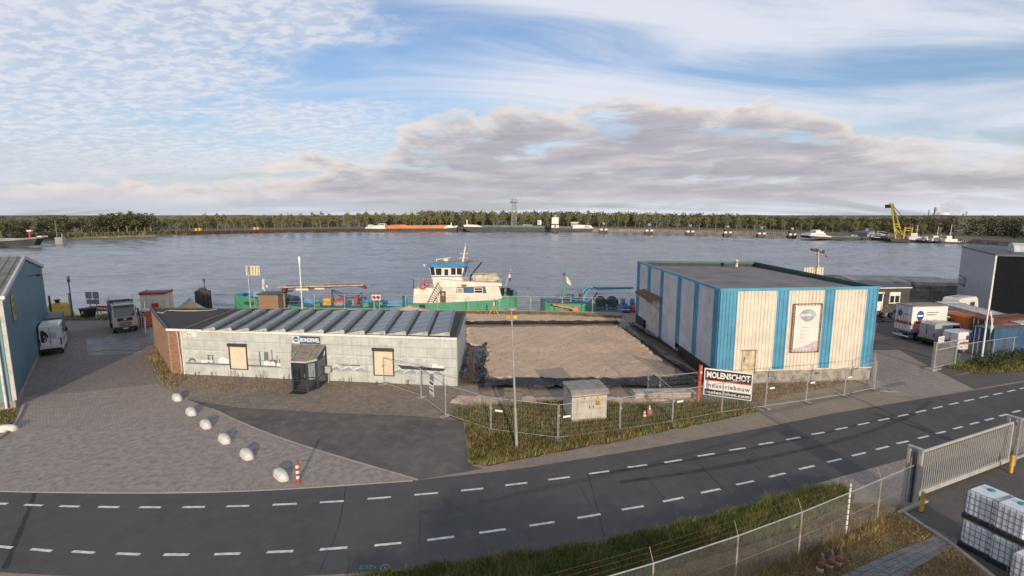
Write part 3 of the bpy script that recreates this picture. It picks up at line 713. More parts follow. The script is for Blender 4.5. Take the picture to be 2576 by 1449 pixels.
BITUM = ground_mat('bitumen_roof', (0.052, 0.050, 0.050), (0.040, 0.039, 0.040), (0.066, 0.062, 0.058), 0.4, 2.0, 0.3, 20, 0.85)
b = MB(); b.prism([(0.0, 0.0, ZO), (LF, 0.0, ZO), (FR.x, FR.y, ZO), (FL.x, FL.y, ZO)], (0, 0, -.07)); roof = b.build('roof', BITUM, office)
b = MB(); e = [Vector((0, 0, ZO)), Vector((LF, 0, ZO)), Vector((FR.x, FR.y, ZO)), Vector((FL.x, FL.y, ZO))]
for a, c in ((e[0], e[3]), (e[3], e[2]), (e[2], e[1])):
    dd = (c-a).normalized(); nn = Vector((-dd.y, dd.x, 0))*.09; b.prism([a-nn-Vector((0,0,.03)), c-nn-Vector((0,0,.03)), c+nn-Vector((0,0,.03)), a+nn-Vector((0,0,.03))], (0, 0, .12))
b.build('roof_edge', DARKM, office)
a, c = LO(G(465, 828, ZO)), LO(G(587, 781, ZO)); b = MB(); b.tube(a+Vector((0,0,.03)), c+Vector((0,0,.03)), .07, 6); b.build('roof_batten', mat('grey_batten', (.17,.15,.13), .9, .2), roof)
hose = catmull([LO(G(x, y, ZO+.04)) for x, y in ((395, 786), (410, 787), (425, 781), (460, 782), (520, 781), (545, 778))], 5)
b = MB(); b.path(hose, .05, 5); b.build('roof_hose', mat('pale_hose', (.42, .38, .32), .8), roof)
# rooflights
SKF = [541.6, 583.3, 627, 671.8, 718.7, 765.6, 814.5, 867, 918, 970, 1022, 1076.6, 1131.8]
SKB = [634.4, 673, 711.4, 751, 792.7, 835, 877.6, 921, 964.5, 1009, 1054.7, 1100.5, 1146.4]
SKG = glass_mat('rooflight_pane', (0.065, 0.068, 0.08), 0.22); SKA = mat('rooflight_frame', (0.24, 0.27, 0.265), 0.5, 0.15, 2, metal=0.3)
SKE = mat('rooflight_end', (0.42, 0.44, 0.40), 0.7, 0.2, 3, streak=0.3)
for i in range(13):
    f = LO(G(SKF[i], 833+i*1.05, ZO)); k = LO(G(SKB[i], 783.2+i*0.4, ZO)); f.z = k.z = ZO
    sk = link('rooflight', None, office); w, hgt = (LO(G(SKF[min(i,11)+1], 834+min(i,11)*1.05, ZO)).x-LO(G(SKF[min(i,11)], 833+min(i,11)*1.05, ZO)).x)-.10, 0.31
    up = lambda p, dx, dz: Vector((p.x+dx, p.y, p.z+dz))
    b = MB()                                    # steep back sheet and curb
    for a_, c_, e_, g_ in (((.0, 0), (-.10, hgt*.55), (-.22, hgt*.92), (-.34, hgt)),):
        pts = [(0, 0), (-.015, hgt*.6), (-.06, hgt*.93), (-.13, hgt)]
        for (xa, za), (xb, zb) in zip(pts[:-1], pts[1:]): b.poly([up(f, xa, za), up(k, xa, za), up(k, xb, zb), up(f, xb, zb)])
    b.build('back_sheet', SKA, sk)
    b = MB(); ends = [(0, 0), (-.015, hgt*.6), (-.06, hgt*.93), (-.13, hgt), (-w, .05), (-w, 0)]
    b.poly([up(f, x_, z_) for x_, z_ in ends]); b.build('end_plate', SKE, sk)
    b = MB(); b.poly([up(k, x_, z_) for x_, z_ in ends][::-1]); b.build('end_plate', SKE, sk)
    b = MB(); b.poly([up(f, -.13, hgt), up(k, -.13, hgt), up(k, -w, .05), up(f, -w, .05)]); b.build('glazing_bed', DARKM, sk)
    for j in range(5):
        t0, t1 = j/5+.006, (j+1)/5-.006; f0 = f.lerp(k, t0); f1 = f.lerp(k, t1)
        b = MB(); b.prism([up(f0, -.17, hgt-.01), up(f1, -.17, hgt-.01), up(f1, -w+.06, .075), up(f0, -w+.06, .075)], (0, 0, .018)); b.build('pane', SKG, sk)
# shutters
SHUT = mat('cream_shutter', (0.68, 0.59, 0.46), 0.5, 0.08, 2)
for (x0, z0, x1, z1) in wins:
    wn = link('window', None, office)
    b = MB(); b.box((x0-.06, -.075, z0-.06), (x0+.03, -.028, z1)); b.box((x1-.03, -.075, z0-.06), (x1+.06, -.028, z1)); b.box((x0+.03, -.075, z0-.06), (x1-.03, -.028, z0)); b.build('frame', DARKM, wn)
    b = MB(); n = 22; dz = (z1-.2-z0)/n
    for i in range(n): b.poly([(x0+.03, -.04, z0+i*dz), (x1-.03, -.04, z0+i*dz), (x1-.03, -.055, z0+(i+.8)*dz), (x0+.03, -.055, z0+(i+.8)*dz)]); b.poly([(x0+.03, -.055, z0+(i+.8)*dz), (x1-.03, -.055, z0+(i+.8)*dz), (x1-.03, -.04, z0+(i+1)*dz), (x0+.03, -.04, z0+(i+1)*dz)])
    b.build('roller_shutter', SHUT, wn)
    b = MB(); b.bbox((x0-.09, -.20, z1-.2), (x1+.09, -.028, z1+.03), .02); b.build('shutter_box', DARKM, wn)
# mural: cloud line, wave band, little works and ships, flat paint 3 mm proud of the boards
MW = mat('mural_white', (0.68, 0.70, 0.70), 0.7, 0.08); MG = mat('mural_grey', (0.12, 0.15, 0.18), 0.7, 0.1); MB_ = mat('mural_blue', (0.24, 0.32, 0.37), 0.7, 0.1); MK = mat('mural_dark', (0.035, 0.03, 0.05), 0.7, 0.1)
mural = link('mural', None, office); YM = -.034
def flat(name, polys, m, y=YM, parent=None, each=False):
    if each:
        for p in polys: flat(name, [p], m, y, parent)
        return
    b = MB()
    for p in polys: b.poly([(x, y, z) for x, z in p])
    return b.build(name, m, parent or mural)
def arc_strip(cx, cz, r, a0, a1, w, n=8, sy=1.0):
    out = []
    for i in range(n):
        t0 = a0+(a1-a0)*i/n; t1 = a0+(a1-a0)*(i+1)/n
        out.append([(cx+(r-w)*math.cos(t0), cz+(r-w)*sy*math.sin(t0)), (cx+r*math.cos(t0), cz+r*sy*math.sin(t0)), (cx+r*math.cos(t1), cz+r*sy*math.sin(t1)), (cx+(r-w)*math.cos(t1), cz+(r-w)*sy*math.sin(t1))])
    return out
skip = lambda x: any(x0-.25 < x < x1+.25 for x0, _, x1, _ in wins) or 9.1 < x < 12.0
P_ = []; x = 1.9
while x < LF-1.2:
    r = random.uniform(.38, .62)
    if not skip(x): P_ += arc_strip(x, 1.72+random.uniform(-.04, .04), r, .25, math.pi-.25, .05, 8, .5)
    x += r*1.55
flat('cloud_line', P_, MW)
P_ = []; Q_ = []; x = 12.2
while x < LF-.6:
    if not skip(x):
        Q_.append([(x-.45, .86), (x+.5, .86), (x+.42, .98), (x+.2, 1.10), (x-.05, 1.0), (x-.3, .92)])
        P_ += arc_strip(x+.22, 1.05, .18, -.4, 2.6, .05, 8); P_ += [[(x-.5, .90), (x-.45, .86), (x+.06, 1.08), (x+.02, 1.13)]]
    x += .95
flat('wave_fill', Q_, MB_, YM-.0006, each=True)
for i in range(0, len(P_), 9): flat('wave_crest', P_[i:i+9], MW, YM-.002)
flat('water_band', [[(1.35, .88), (9.0, .86), (9.0, .98), (1.35, 1.0)]], MG)
flat('curl', arc_strip(1.9, 1.0, .34, 0.2, 3.0, .16, 8), MG, YM-.001)
W = lambda x, z, w, h: [(x, z), (x+w, z), (x+w, z+h), (x, z+h)]
HS = lambda x, z, w, h: [(x, z), (x+w, z), (x+w, z+h*.65), (x+w/2, z+h), (x, z+h*.65)]
flat('painted_house', [HS(4.05, 1.0, .85, .5), HS(6.9+.8, .98, .45, .4), HS(7.3+.9, .98, .4, .36), HS(10.0-1.3, .95, .3, .3), HS(2.6, 1.0, .5, .22), W(3.0, 1.1, .6, .1)], MW, YM-.001, each=True)
flat('painted_works', [W(3.2, 1.0, .12, .62), W(3.15, 1.55, .55, .06), W(3.1, 1.35, .6, .05), W(3.15, 1.18, .5, .05), W(3.55, 1.0, .1, .55), W(4.9, 1.02, .5, .16), W(5.35-.05, 1.0, .08, .3), W(7.85-.8+.3, .95, .12, 1.05), W(7.75, 1.3, .35, .7), W(8.05+.15, 1.0, .6, .45), W(7.6+.75, 1.45, .08, .75), W(8.75, 1.45, .06, .35), W(8.0+.9, 1.0, .1, .5)], MG, YM-.0005, each=True)
(xs0, zs1), (xs1, zs0) = wallpt(office, 1000, 928), wallpt(office, 1122, 938)
zc = 1.22
flat('painted_ship_hull', [[(xs0, zc+.22), (xs0+.3, zc-.08), (xs1-.2, zc-.14), (xs1, zc+.06), (xs0+1, zc+.14)]], MK, YM-.003)
flat('painted_ship_house', [W(xs1-1.0, zc+.09, .85, .14), W(xs1-.95, zc+.23, .35, .16), W(xs0+.2, zc+.18, .6, .08)], MW, YM-.003)
flat('painted_barge', [[(13.6, 1.30), (13.8, 1.22), (15.1, 1.22), (15.2, 1.28)]], MK, YM-.003)
flat('painted_gulls', [[(gx, gz_), (gx+.08, gz_+.05), (gx+.09, gz_+.02), (gx+.02, gz_-.02)] for gx, gz_ in [(2.9+.1, 1.66), (5.4, 1.46), (5.2-.9, 1.2), (13.0, 1.66), (16.9-.5, 1.7), (14.0, 1.9), (6.0+2.5, 1.5)]], MG, YM-.001)
# sign, number plate, pipes
(x0, z1), (x1, z0) = wallpt(office, 737, 845.5), wallpt(office, 806.5, 863)
z1, z0 = 3.30, 2.76
SIGNB = mat('sign_blue', (0.02, 0.075, 0.19), 0.4, 0.06); SIGNW = mat('sign_white', (0.74, 0.74, 0.72), 0.4, 0.04)
sg = link('name_sign', None, office)
b = MB(); b.bbox((x0, -.085, z0), (x1, -.045, z1), .008); b.build('board', SIGNB, sg)
xl = x0+(x1-x0)*.25
b = MB(); b.box((x0+.01, -.089, z0+.01), (xl, -.0855, z1-.01)); b.build('logo_field', SIGNW, sg)
cx, cz, R_ = (x0+xl)/2, (z0+z1)/2, .215
drop = [(cx+R_*1.05*math.cos(t)*(1-.18*max(0, -math.sin(t))), cz+.02+R_*math.sin(t)) for t in np.linspace(0, 2*math.pi, 20)[:-1]]
flat('logo', [drop], mat('logo_blue', (0.03, 0.16, 0.33), .4, .15, 6), -.091, sg)
flat('logo_band', [W(cx-.17, cz-.02, .34, .05)], SIGNW, -.0925, sg)
lettering('BONDEWEL', .40, SIGNW, sg, (xl+.06, -.087, z0+.13), bold=.012, sx=(x1-xl-.12)/2.13)
x, z = wallpt(office, 482, 840.5); b = MB(); b.bbox((x-.40, -.055, z-.16), (x+.40, -.035, z+.16), .006); pl = b.build('number_plate', SIGNW, office); lettering('1457', .24, DARKM, pl, (x-.33, -.06, z-.09))
x, z = wallpt(office, 469, 842); b = MB(); b.bbox((x-.13, -.16, z-.19), (x+.13, -.03, z+.19), .02); b.build('alarm_box', CREAM, office)
b = MB(); b.path([(XB-.30, -.05, ZO-.15), (XB-.22, -.09, ZO-.55), (XB-.12, -.09, .25), (XB-.20, -.12, .1), (XB-.32, -.12, .05)], .045, 8); b.build('downpipe', mat('pale_pipe', (.5, .45, .42), .6), office)
for xx, zz in ((LF-.75, 2.85),): b = MB(); b.lathe([(.06, -.02), (.09, .05), (.07, .1)], (xx, -.12, zz), 8); b.tube((xx, -.02, zz+.1), (xx, -.12, zz+.1), .02); b.build('wall_lamp', WHITE, office)
# glazed porch
PT = [LO(G(729, 962)), LO(G(738.5, 984)), LO(G(776, 986)), LO(G(800.5, 979)), LO(G(811, 967))]
PT = [Vector((p.x, p.y, 0)) for p in PT]; PT[0].y = -.04; PT[-1].y = -.04
FRM = mat('porch_frame_navy', (0.03, 0.05, 0.085), 0.45, 0.15, 3)
porch = link('porch', None, office); ZP = 2.05
b = MB()
for i, p in enumerate(PT): b.box((p.x-.05, p.y-.05, 0), (p.x+.05, p.y+.05, ZP if 0 < i < 4 else 2.6))
for a, c in zip(PT[:-1], PT[1:]):
    for z in (.05, .75, ZP-.06): b.tube(a+Vector((0,0,z)), c+Vector((0,0,z)), .045, 4)
b.build('frame', FRM, porch)
b = MB(); b.prism([PT[1]+Vector((0,-.05,ZP)), PT[2]+Vector((0,-.05,ZP)), PT[2]+Vector((0,-.05,ZP+.12)), PT[1]+Vector((0,-.05,ZP+.12))], (0, .1, 0)); b.prism([PT[2]+Vector((.03,-.05,ZP)), PT[3]+Vector((.03,-.05,ZP)), PT[3]+Vector((.03,-.05,ZP+.12)), PT[2]+Vector((.03,-.05,ZP+.12))], (0, .1, 0)); b.build('eave_beam', TRIMG, porch)
for a, c in zip(PT[:-1], PT[1:]):
    for z0_, z1_ in ((.1, .7), (.8, ZP-.1)):
        u_ = (c-a)*.06; b = MB(); b.quad(a+u_+Vector((0,0,z0_)), c-u_+Vector((0,0,z0_)), c-u_+Vector((0,0,z1_)), a+u_+Vector((0,0,z1_))); b.build('pane', CLEAR, porch)
PG = mat('dirty_roof_glazing', (0.27, 0.225, 0.165), 0.35, 0.3, 3, streak=0.5)
top_l, top_r = Vector((PT[0].x, -.09, 2.72)), Vector((PT[4].x, -.09, 2.72))
eave = [PT[0].lerp(PT[1], .75), PT[1], PT[2], PT[3]]; eave = [p+Vector((0, -.08, ZP+.13)) for p in eave]
tops = [top_l.lerp(top_r, t) for t in (0, .28, .72, 1)]
for i in range(3):
    b = MB(); q = [eave[i], eave[i+1], tops[i+1], tops[i]]; b.prism(q, (0, 0, -.03)); b.build('roof_pane', PG, porch)
b = MB()
for p, q in zip(eave, tops): b.tube(p+Vector((0,0,.03)), q+Vector((0,0,.03)), .045, 5)
b.tube(tops[0], tops[-1], .05, 5); b.build('roof_bars', GREYM, porch)
b = MB(); a, c = PT[1], PT[2]; b.tube(a.lerp(c, .85)+Vector((0,-.07,1.0)), a.lerp(c, .85)+Vector((0,-.07,1.3)), .02, 5); b.build('door_handle', GREYM, porch)
b = MB(); b.poly([PT[1]+Vector((-.05, -.55, .03)), PT[2]+Vector((.02, -.55, .03)), PT[2]+Vector((.02, -.07, .03)), PT[1]+Vector((-.05, -.07, .03))]); b.build('doormat', BLACK, porch)
# inside the porch: inner door and a notice
b = MB(); xm = (PT[0].x+PT[4].x)/2; b.box((xm-.55, -.06, .05), (xm+.55, -.036, 2.1)); b.build('inner_door', mat('inner_door_white', (.45, .47, .46), .6), porch)
b = MB(); b.cbox((xm-.35, -.45, .55), (.35, .45, 1.0)); b.cbox((xm-.3, -.45, 1.15), (.25, .3, .25)); b.build('letter_stand', mat('stand_brown', (.10, .07, .05), .7, .4, 6), porch)
lb_ = G(827, 963)
b = MB(); b.tube((0, 0, 0), (0, 0, .75), .03); b.bbox((-.2, -.13, .75), (.2, .13, 1.25), .03); b.box((-.15, -.137, 1.12), (.15, -.131, 1.15))
b.build('letter_box', mat('grey_letterbox', (0.36, 0.37, 0.36), .5, .15), None, label='grey letter box on a post beside the glazed porch', cat='letter box', loc=lb_)
# ---------------------------------------------------------------- blue and cream striped hall
Q0, Q1 = Vector((14.45, 34.35, 0)), Vector((26.15, 35.45, 0)); d = Q1-Q0
hall = thing('storage_hall', 'flat roofed hall clad in broad blue and cream stripes', 'building', Q0, math.atan2(d.y, d.x))
LH = local(hall); LFh = d.length; BL = LH((13.95, 55.6, 0)); BR = LH((26.3, 54.2, 0)); ZH = 6.95
BLUE = mat('blue_cladding', (0.075, 0.275, 0.43), 0.42, 0.14, 0.7, streak=0.12)
CRM = mat('cream_cladding', (0.62, 0.58, 0.50), 0.5, 0.10, 0.8, streak=0.14)
CRM_SHADE = mat('shaded_cream_cladding', (0.56, 0.565, 0.60), 0.5, 0.10, 0.8, streak=0.14)  # cream stripes again, with the flank's cool shade painted into the colour
ux = Vector((1, 0, 0)); tops_px = [1576.4+.2604*v for v in (920, 1085, 1460, 1575, 1910, 2015, 2315, 2425)]
xs = [wallpt(hall, p, 726+0*i)[0] for i, p in enumerate(tops_px)]
s_ = LFh/(xs[-1]-xs[0]); xs = [(x-xs[0])*s_ for x in xs]
zb = lambda s: 1.02
(dx0, dz1), (dx1, dz0) = wallpt(hall, 1866, 882), wallpt(hall, 1901, 940)
for i in range(7):
    b = MB(); corr(b, (0,0,0), (1,0,0), (0,-1,0), xs[i], xs[i+1], 1.0, ZH-.18, 0.265, 0.045); b.build('cladding_stripe', BLUE if i % 2 == 0 else CRM, hall)
# left flank
nl = Vector((-BL.y, BL.x, 0)).normalized(); nl = nl if nl.x < 0 else -nl
aw = hall.rotation_euler.z; nW = Vector((nl.x*math.cos(aw)-nl.y*math.sin(aw), nl.x*math.sin(aw)+nl.y*math.cos(aw), 0))
ul = BL.normalized(); LLen = BL.length
def on_left(px_, py_): p = LH(hit(px_, py_, Q0, nW)); return p.dot(ul), p.z
tl = [(105, 70), (135, 78), (210, 108), (240, 120), (333, 155), (365, 165), (500, 212), (540, 225), (665, 268), (710, 283), (858, 330), (920, 345)]
sl_ = [on_left(1576.4+.2604*x, 637.3+.2604*y)[0] for x, y in tl]; k_ = LLen/(sl_[0]-sl_[-1]); sl_ = [(v-sl_[-1])*k_ for v in sl_]
for i in range(11):
    b = MB(); corr(b, (0,0,0), ul, nl, sl_[i+1], sl_[i], 1.0 if i not in (3, 4, 5) else .35, ZH-.18, 0.265, 0.045); b.build('cladding_stripe', BLUE if i % 2 == 0 else CRM_SHADE, hall)
b = MB()
b.prism([(LFh-.01, 0.02, .5), (LFh-.01, .02, ZH-.2), (BR.x, BR.y, ZH-.2), (BR.x, BR.y, .5)], (-.15, 0, 0)); b.prism([(BL.x, BL.y, 0), (BL.x, BL.y, ZH-.2), (BR.x, BR.y, ZH-.2), (BR.x, BR.y, 0)], (0, -.15, 0)); b.build('back_wall', mat('dark_inner_parapet', (.03,.045,.05), .7, .2), hall)
b = MB(); b.box((-.01, .012, -.3), (LFh+.01, .35, .98)); b.build('plinth', CONC, hall)
b = MB(); b.box((-.03, -.07, .97), (LFh+.03, .02, 1.05)); b.build('drip_sill', CREAM, hall)
FOIL = mat('black_membrane', (0.022, 0.021, 0.022), 0.55, 0.3, 1.5, bump=0.3, bscale=6)
b = MB()
for s0_, s1_ in ((0.0, sl_[7]+.25), (sl_[2]+.9, LLen)):
    b = MB(); p0_ = ul*s0_+nl*.02; p1_ = ul*s1_+nl*.02; b.prism([p0_+Vector((0,0,-.4)), p1_+Vector((0,0,-.4)), p1_+Vector((0,0,1.03)), p0_+Vector((0,0,1.03))], -nl*.2); b.build('membrane', FOIL, hall)
b = MB(); p0_, p1_ = ul*(sl_[7]+.25), ul*(sl_[4]-.1); b.prism([p0_-nl*.01, p1_-nl*.01, p1_-nl*.01+Vector((0,0,.5)), p0_-nl*.01+Vector((0,0,.5))], -nl*.2); b.build('concrete_footing', CONC, hall)
# roof with parapet
def edge_beam(b, a, c, w, z0, z1, out):
    dd = (c-a).normalized(); nn = Vector((-dd.y, dd.x, 0))
    if nn.dot(out) < 0: nn = -nn
    b.prism([a+nn*.05+Vector((0,0,z0)), c+nn*.05+Vector((0,0,z0)), c-nn*w+Vector((0,0,z0)), a-nn*w+Vector((0,0,z0))], (0, 0, z1-z0))
O_ = Vector((0,0,0)); R_0 = Vector((LFh, 0, 0)); ctr = (O_+R_0+BL+BR)/4
b = MB(); edge_beam(b, O_+Vector((-.07,0,0)), R_0+Vector((.07,0,0)), .10, ZH-.2, ZH, Vector((0,-1,0))); b.build('roof_trim', BLUE, hall)
b = MB(); edge_beam(b, O_+ul*.12, BL, .10, ZH-.2, ZH, nl); b.build('roof_trim', BLUE, hall)
DTRIM = mat('dark_green_trim', (0.03, 0.085, 0.085), .5, .15)
b = MB(); edge_beam(b, BL+Vector((.12,0,0)), BR-Vector((.12,0,0)), .12, ZH-.2, ZH-.005, Vector((0,1,0))); b.build('roof_trim', DTRIM, hall)
b = MB(); edge_beam(b, R_0+Vector((0,.12,0)), BR, .12, ZH-.2, ZH-.005, Vector((1,0,0))); b.build('roof_trim', DTRIM, hall)
RIB = mat('dark_roof_sheet', (0.118, 0.122, 0.138), 0.38, 0.15, 0.5, metal=0.1, streak=0.0)
b = MB(); nr = 44; inset = .13
for i in range(nr):
    t0, t1, t2 = i/nr, (i+.72)/nr, (i+1)/nr
    pL = lambda t: O_.lerp(BL, t)+Vector((inset, 0, 0)); pR = lambda t: R_0.lerp(BR, t)-Vector((inset, 0, 0))
    zr = lambda t: ZH-.32-.22*t
    for ta, tb, ea, eb in ((t0, t1, 0, 0), (t1, (t1+t2)/2, 0, .05), ((t1+t2)/2, t2, .05, 0)):
        b.poly([pL(ta)+Vector((0,0,zr(ta)+ea)), pR(ta)+Vector((0,0,zr(ta)+ea)), pR(tb)+Vector((0,0,zr(tb)+eb)), pL(tb)+Vector((0,0,zr(tb)+eb))])
b.build('roof', RIB, hall)
x, y_ = wallpt(hall, 1854, 700)
b = MB(); q = LH(G(1853, 664, ZH)); b.lathe([(.14, -.3), (.14, .3), (.18, .3), (.18, .42)], q, 8); b.build('roof_vent', WHITE, hall)
# small front door
dx0, dz1 = wallpt(hall, 1867, 883); dx1, _ = wallpt(hall, 1898, 883)
DOORM = mat('worn_cream_door', (.56, .48, .35), .6, .25, 2.5, streak=.5); dr = link('door', None, hall)
b = MB(); b.bbox((dx0, -.085, .75), (dx1, -.048, dz1), .01); b.build('leaf', DOORM, dr)
b = MB(); b.box((dx0-.1, -.11, dz1+.01), (dx1+.16, -.04, dz1+.09)); b.box((dx1+.02, -.10, .75), (dx1+.10, -.046, dz1)); b.build('frame', mat('rust_stained_frame', (.36, .25, .15), .8, .4, 5), dr)
b = MB(); b.box((dx0+.10, -.12, 1.65), (dx0+.16, -.086, 2.05)); b.build('handle', DARKM, dr)
# side sheet door and rusty canopy
sa, za = on_left(1629, 752); sb, zb_ = on_left(1661, 765)
sa, sb = max(sa, sb), min(sa, sb)
b = MB(); p0_, p1_ = ul*sb+nl*.08, ul*sa+nl*.08; b.prism([p0_+Vector((0,0,.02)), p1_+Vector((0,0,.02)), p1_+Vector((0,0,za-.25)), p0_+Vector((0,0,za-.25))], -nl*.05); sd = b.build('side_door', mat('pale_grey_door', (.50, .495, .48), .6, .2, 1.5, streak=.2), hall)
s1c, z1c = on_left(1622, 731); s2c, z2c = on_left(1667, 755)
b = MB(); zt = (z1c+z2c)/2+.2; p0_, p1_ = ul*min(s1c, s2c), ul*max(s1c, s2c)
b.prism([p0_+Vector((0,0,zt)), p1_+Vector((0,0,zt)), p1_+nl*1.0+Vector((0,0,zt-.22)), p0_+nl*1.0+Vector((0,0,zt-.22))], (0, 0, -.05)); b.prism([p0_+nl*1.0+Vector((0,0,zt-.22)), p1_+nl*1.0+Vector((0,0,zt-.22)), p1_+nl*1.0+Vector((0,0,zt-.5)), p0_+nl*1.0+Vector((0,0,zt-.5))], -nl*.05)
b.build('rusty_canopy', RUST, hall)
# big laced banner on the front
(x0, z1), (x1, z0) = wallpt(hall, 1995, 764), wallpt(hall, 2056, 884)
x1b, z1b = wallpt(hall, 2056, 764); z1 = (z1+z1b)/2
bann = thing('banner', 'tall white laced banner with a round shield logo on the striped hall front', 'banner', hall.location, hall.rotation_euler.z)
b = MB()
for a, c in (((x0, z0), (x1, z0)), ((x1, z0), (x1, z1)), ((x1, z1), (x0, z1)), ((x0, z1), (x0, z0))): b.tube((a[0], -.11, a[1]), (c[0], -.11, c[1]), .035, 5)
b.build('frame', RUST, bann)
i_ = .14; b = MB(); b.box((x0+i_, -.13, z0+i_), (x1-i_, -.12, z1-i_)); cl = b.build('cloth', mat('banner_white', (.66, .63, .60), .7, .06, .8), bann)
b = MB()
for t in np.linspace(.04, .96, 9):
    for zz, s in ((z0, 1), (z1, -1)): b.tube((x0+(x1-x0)*t, -.125, zz), (x0+(x1-x0)*t+.04, -.127, zz+s*i_*1.2), .012, 4)
for t in np.linspace(.02, .98, 17):
    for xx, s in ((x0, 1), (x1, -1)): b.tube((xx, -.125, z0+(z1-z0)*t), (xx+s*i_*1.2, -.127, z0+(z1-z0)*t+.04), .012, 4)
b.build('lacing', DARKM, bann)
cx = (x0+x1)/2+.02; cz = z1-(z1-z0)*.235; wB, hB = x1-x0, z1-z0
fl = lambda name, polys, m, y: flat(name, polys, m, y, bann)
drop = [(cx+.55*wB*.5*math.cos(t)*(1-.3*max(0, -math.sin(t))), cz+.125*hB*math.sin(t)) for t in np.linspace(0, 2*math.pi, 24)[:-1]]
fl('logo_ring', [[(cx+(p[0]-cx)*1.09, cz+(p[1]-cz)*1.07) for p in drop]], mat('logo_pale', (.50, .44, .46), .6, .1), -.1315)
fl('logo', [drop], mat('logo_faded', (.36, .40, .44), .6, .25, 1.2), -.133)
lettering('BONDEWEL', .24, SIGNW, bann, (cx-.46*wB*.5-.05, -.135, cz-.05), sx=.62, bold=.008)
LG_ = mat('faded_print', (.36, .35, .35), .7, .1)
for k, s in enumerate(('Scheepvaart', 'Industrie', 'Bouw', 'Offshore', 'Diversen')): lettering(s, .17, LG_, bann, (cx-.22*wB, -.132, z1-hB*(.49+.075*k)), sx=.8)
sw = [(x0+i_+.01, z0+i_+.01), (x1-i_-.01, z0+i_+.01), (x1-i_-.01, z0+hB*.235)] + [(x1-i_-(wB-2*i_)*t, z0+i_+hB*(.20*(1-t)**1.8+.04)) for t in np.linspace(.1, 1, 8)]
fl('swoosh', [sw], mat('swoosh_mauve', (.46, .40, .46), .7, .2, 1.0), -.1322)
lettering('www.bondewel.nl', .13, SIGNW, bann, (cx-.2*wB, -.134, z0+i_+.08), sx=.8)
# ---------------------------------------------------------------- grey and navy building, right
GREYC = mat('light_grey_cladding', (0.36, 0.37, 0.41), 0.4, 0.08, 0.5, metal=0.1)
NAVYC = mat('navy_cladding', (0.007, 0.009, 0.015), 0.85, 0.1, 0.6, spec=.15)
C0, C1 = Vector((55.0, 57.0, 0)), Vector((64.4, 72.0, 0)); dv = (C0-C1)
gb = thing('warehouse', 'tall modern shed with light grey and navy walls beside the containers', 'building', C1, math.atan2(dv.y, dv.x))
LGb = local(gb); L1 = dv.length
rdir = LGb(C0+Vector((30, -9.5, 0)))-Vector((L1, 0, 0)); rdir.z = 0
b = MB(); corr(b, (0,0,0), (1,0,0), (0,-1,0), 0, L1-.1, 0, 7.45, .5, .015); b.build('grey_wall', GREYC, gb)
b = MB(); ur = rdir.normalized(); corr(b, (L1, 0, 0), ur, (ur.y, -ur.x, 0), .05, rdir.length, 0, 7.35, .25, .02); b.build('navy_wall', NAVYC, gb)
b = MB(); b.box((L1-.14, -.08, 0), (L1+.06, .05, 7.45)); b.build('corner_trim', WHITE, gb)
b = MB(); b.prism([(-.1, -.1, 7.4), (L1+.12, -.1, 7.4), Vector((L1, 0, 7.4))+rdir, rdir+Vector((0, 0, 7.4))+Vector((0, 3, 0))], (0, 0, .16)); b.build('roof', DARKM, gb)
(x0, z1), (x1, z0) = wallpt(gb, 2413.5, 693), wallpt(gb, 2427, 720)
wn = link('window', None, gb)
b = MB(); b.box((x0-.1, -.05, z0-.1), (x1+.1, -.021, z1+.1)); b.build('frame', BLACK, wn); b = MB(); b.box((x0, -.06, z0), (x1, -.055, z1)); b.build('pane', glass_mat('sky_pane', (.12, .14, .15), .1), wn)
(x0, z1), (x1, z0) = wallpt(gb, 2410, 748), wallpt(gb, 2449, 757)
wn = link('window', None, gb); b = MB(); b.box((x0, -.05, z0-.4), (x1, -.021, z1)); b.build('frame', BLACK, wn)
q = LGb(A(2540, 640, 62)); q.z = 7.5
b = MB(); b.prism([(q.x+1.6*math.cos(t), q.y, 7.5+1.1*math.sin(t)) for t in np.linspace(0, math.pi, 10)], (0, 3, 0)); b.build('dome_light', mat('dome_pale', (.5, .55, .53), .3), gb)
# ---------------------------------------------------------------- dark site cabin
k0, k1 = G(2175, 803), G(2281, 801)
cab = thing('site_office', 'dark timber clad cabin with white window and door by the steps', 'cabin', k0, math.atan2((k1-k0).y, (k1-k0).x))
DK = mat('dark_timber', (0.055, 0.055, 0.052), .8, .2, 2); Lc = (k1-k0).length; plank = (3.55-.75)/14
for i in range(14):
    b = MB(); z = .75+i*plank; b.poly([(0, -.02, z), (Lc, -.02, z), (Lc, 0.0, z+plank-.008), (0, 0.0, z+plank-.008)]); b.poly([(0, 0, z+plank-.008), (Lc, 0, z+plank-.008), (Lc, -.02, z+plank), (0, -.02, z+plank)]); b.build('plank', DK, cab)
b = MB(); b.box((0, .01, .7), (Lc, 6.0, 3.55)); b.build('wall', DK, cab)
b = MB(); b.box((-.1, -.12, 3.55), (Lc+.1, 6.1, 3.72)); b.build('roof', DARKM, cab)
b = MB(); b.box((-.12, -.16, 3.60), (Lc+.12, -.125, 3.70)); b.build('fascia', WHITE, cab)
b = MB(); [b.box((x, .1, 0), (x+.5, 5.8, .68)) for x in np.linspace(.1, Lc-.6, 5)]; b.build('blocks', CONC, cab)
(x0, z1), (x1, z0) = wallpt(cab, 2237.5, 735), wallpt(cab, 2261.5, 763); wn = link('window', None, cab)
b = MB(); b.box((x0, -.08, z0), (x1, -.03, z1)); b.build('frame', WHITE, wn); zz = z1-(z1-z0)*.32
for xa, xb in ((x0+.1, (x0+x1)/2-.06), ((x0+x1)/2+.06, x1-.1)): b = MB(); b.box((xa, -.09, z0+.12), (xb, -.083, zz)); b.build('pane', GLASS, wn)
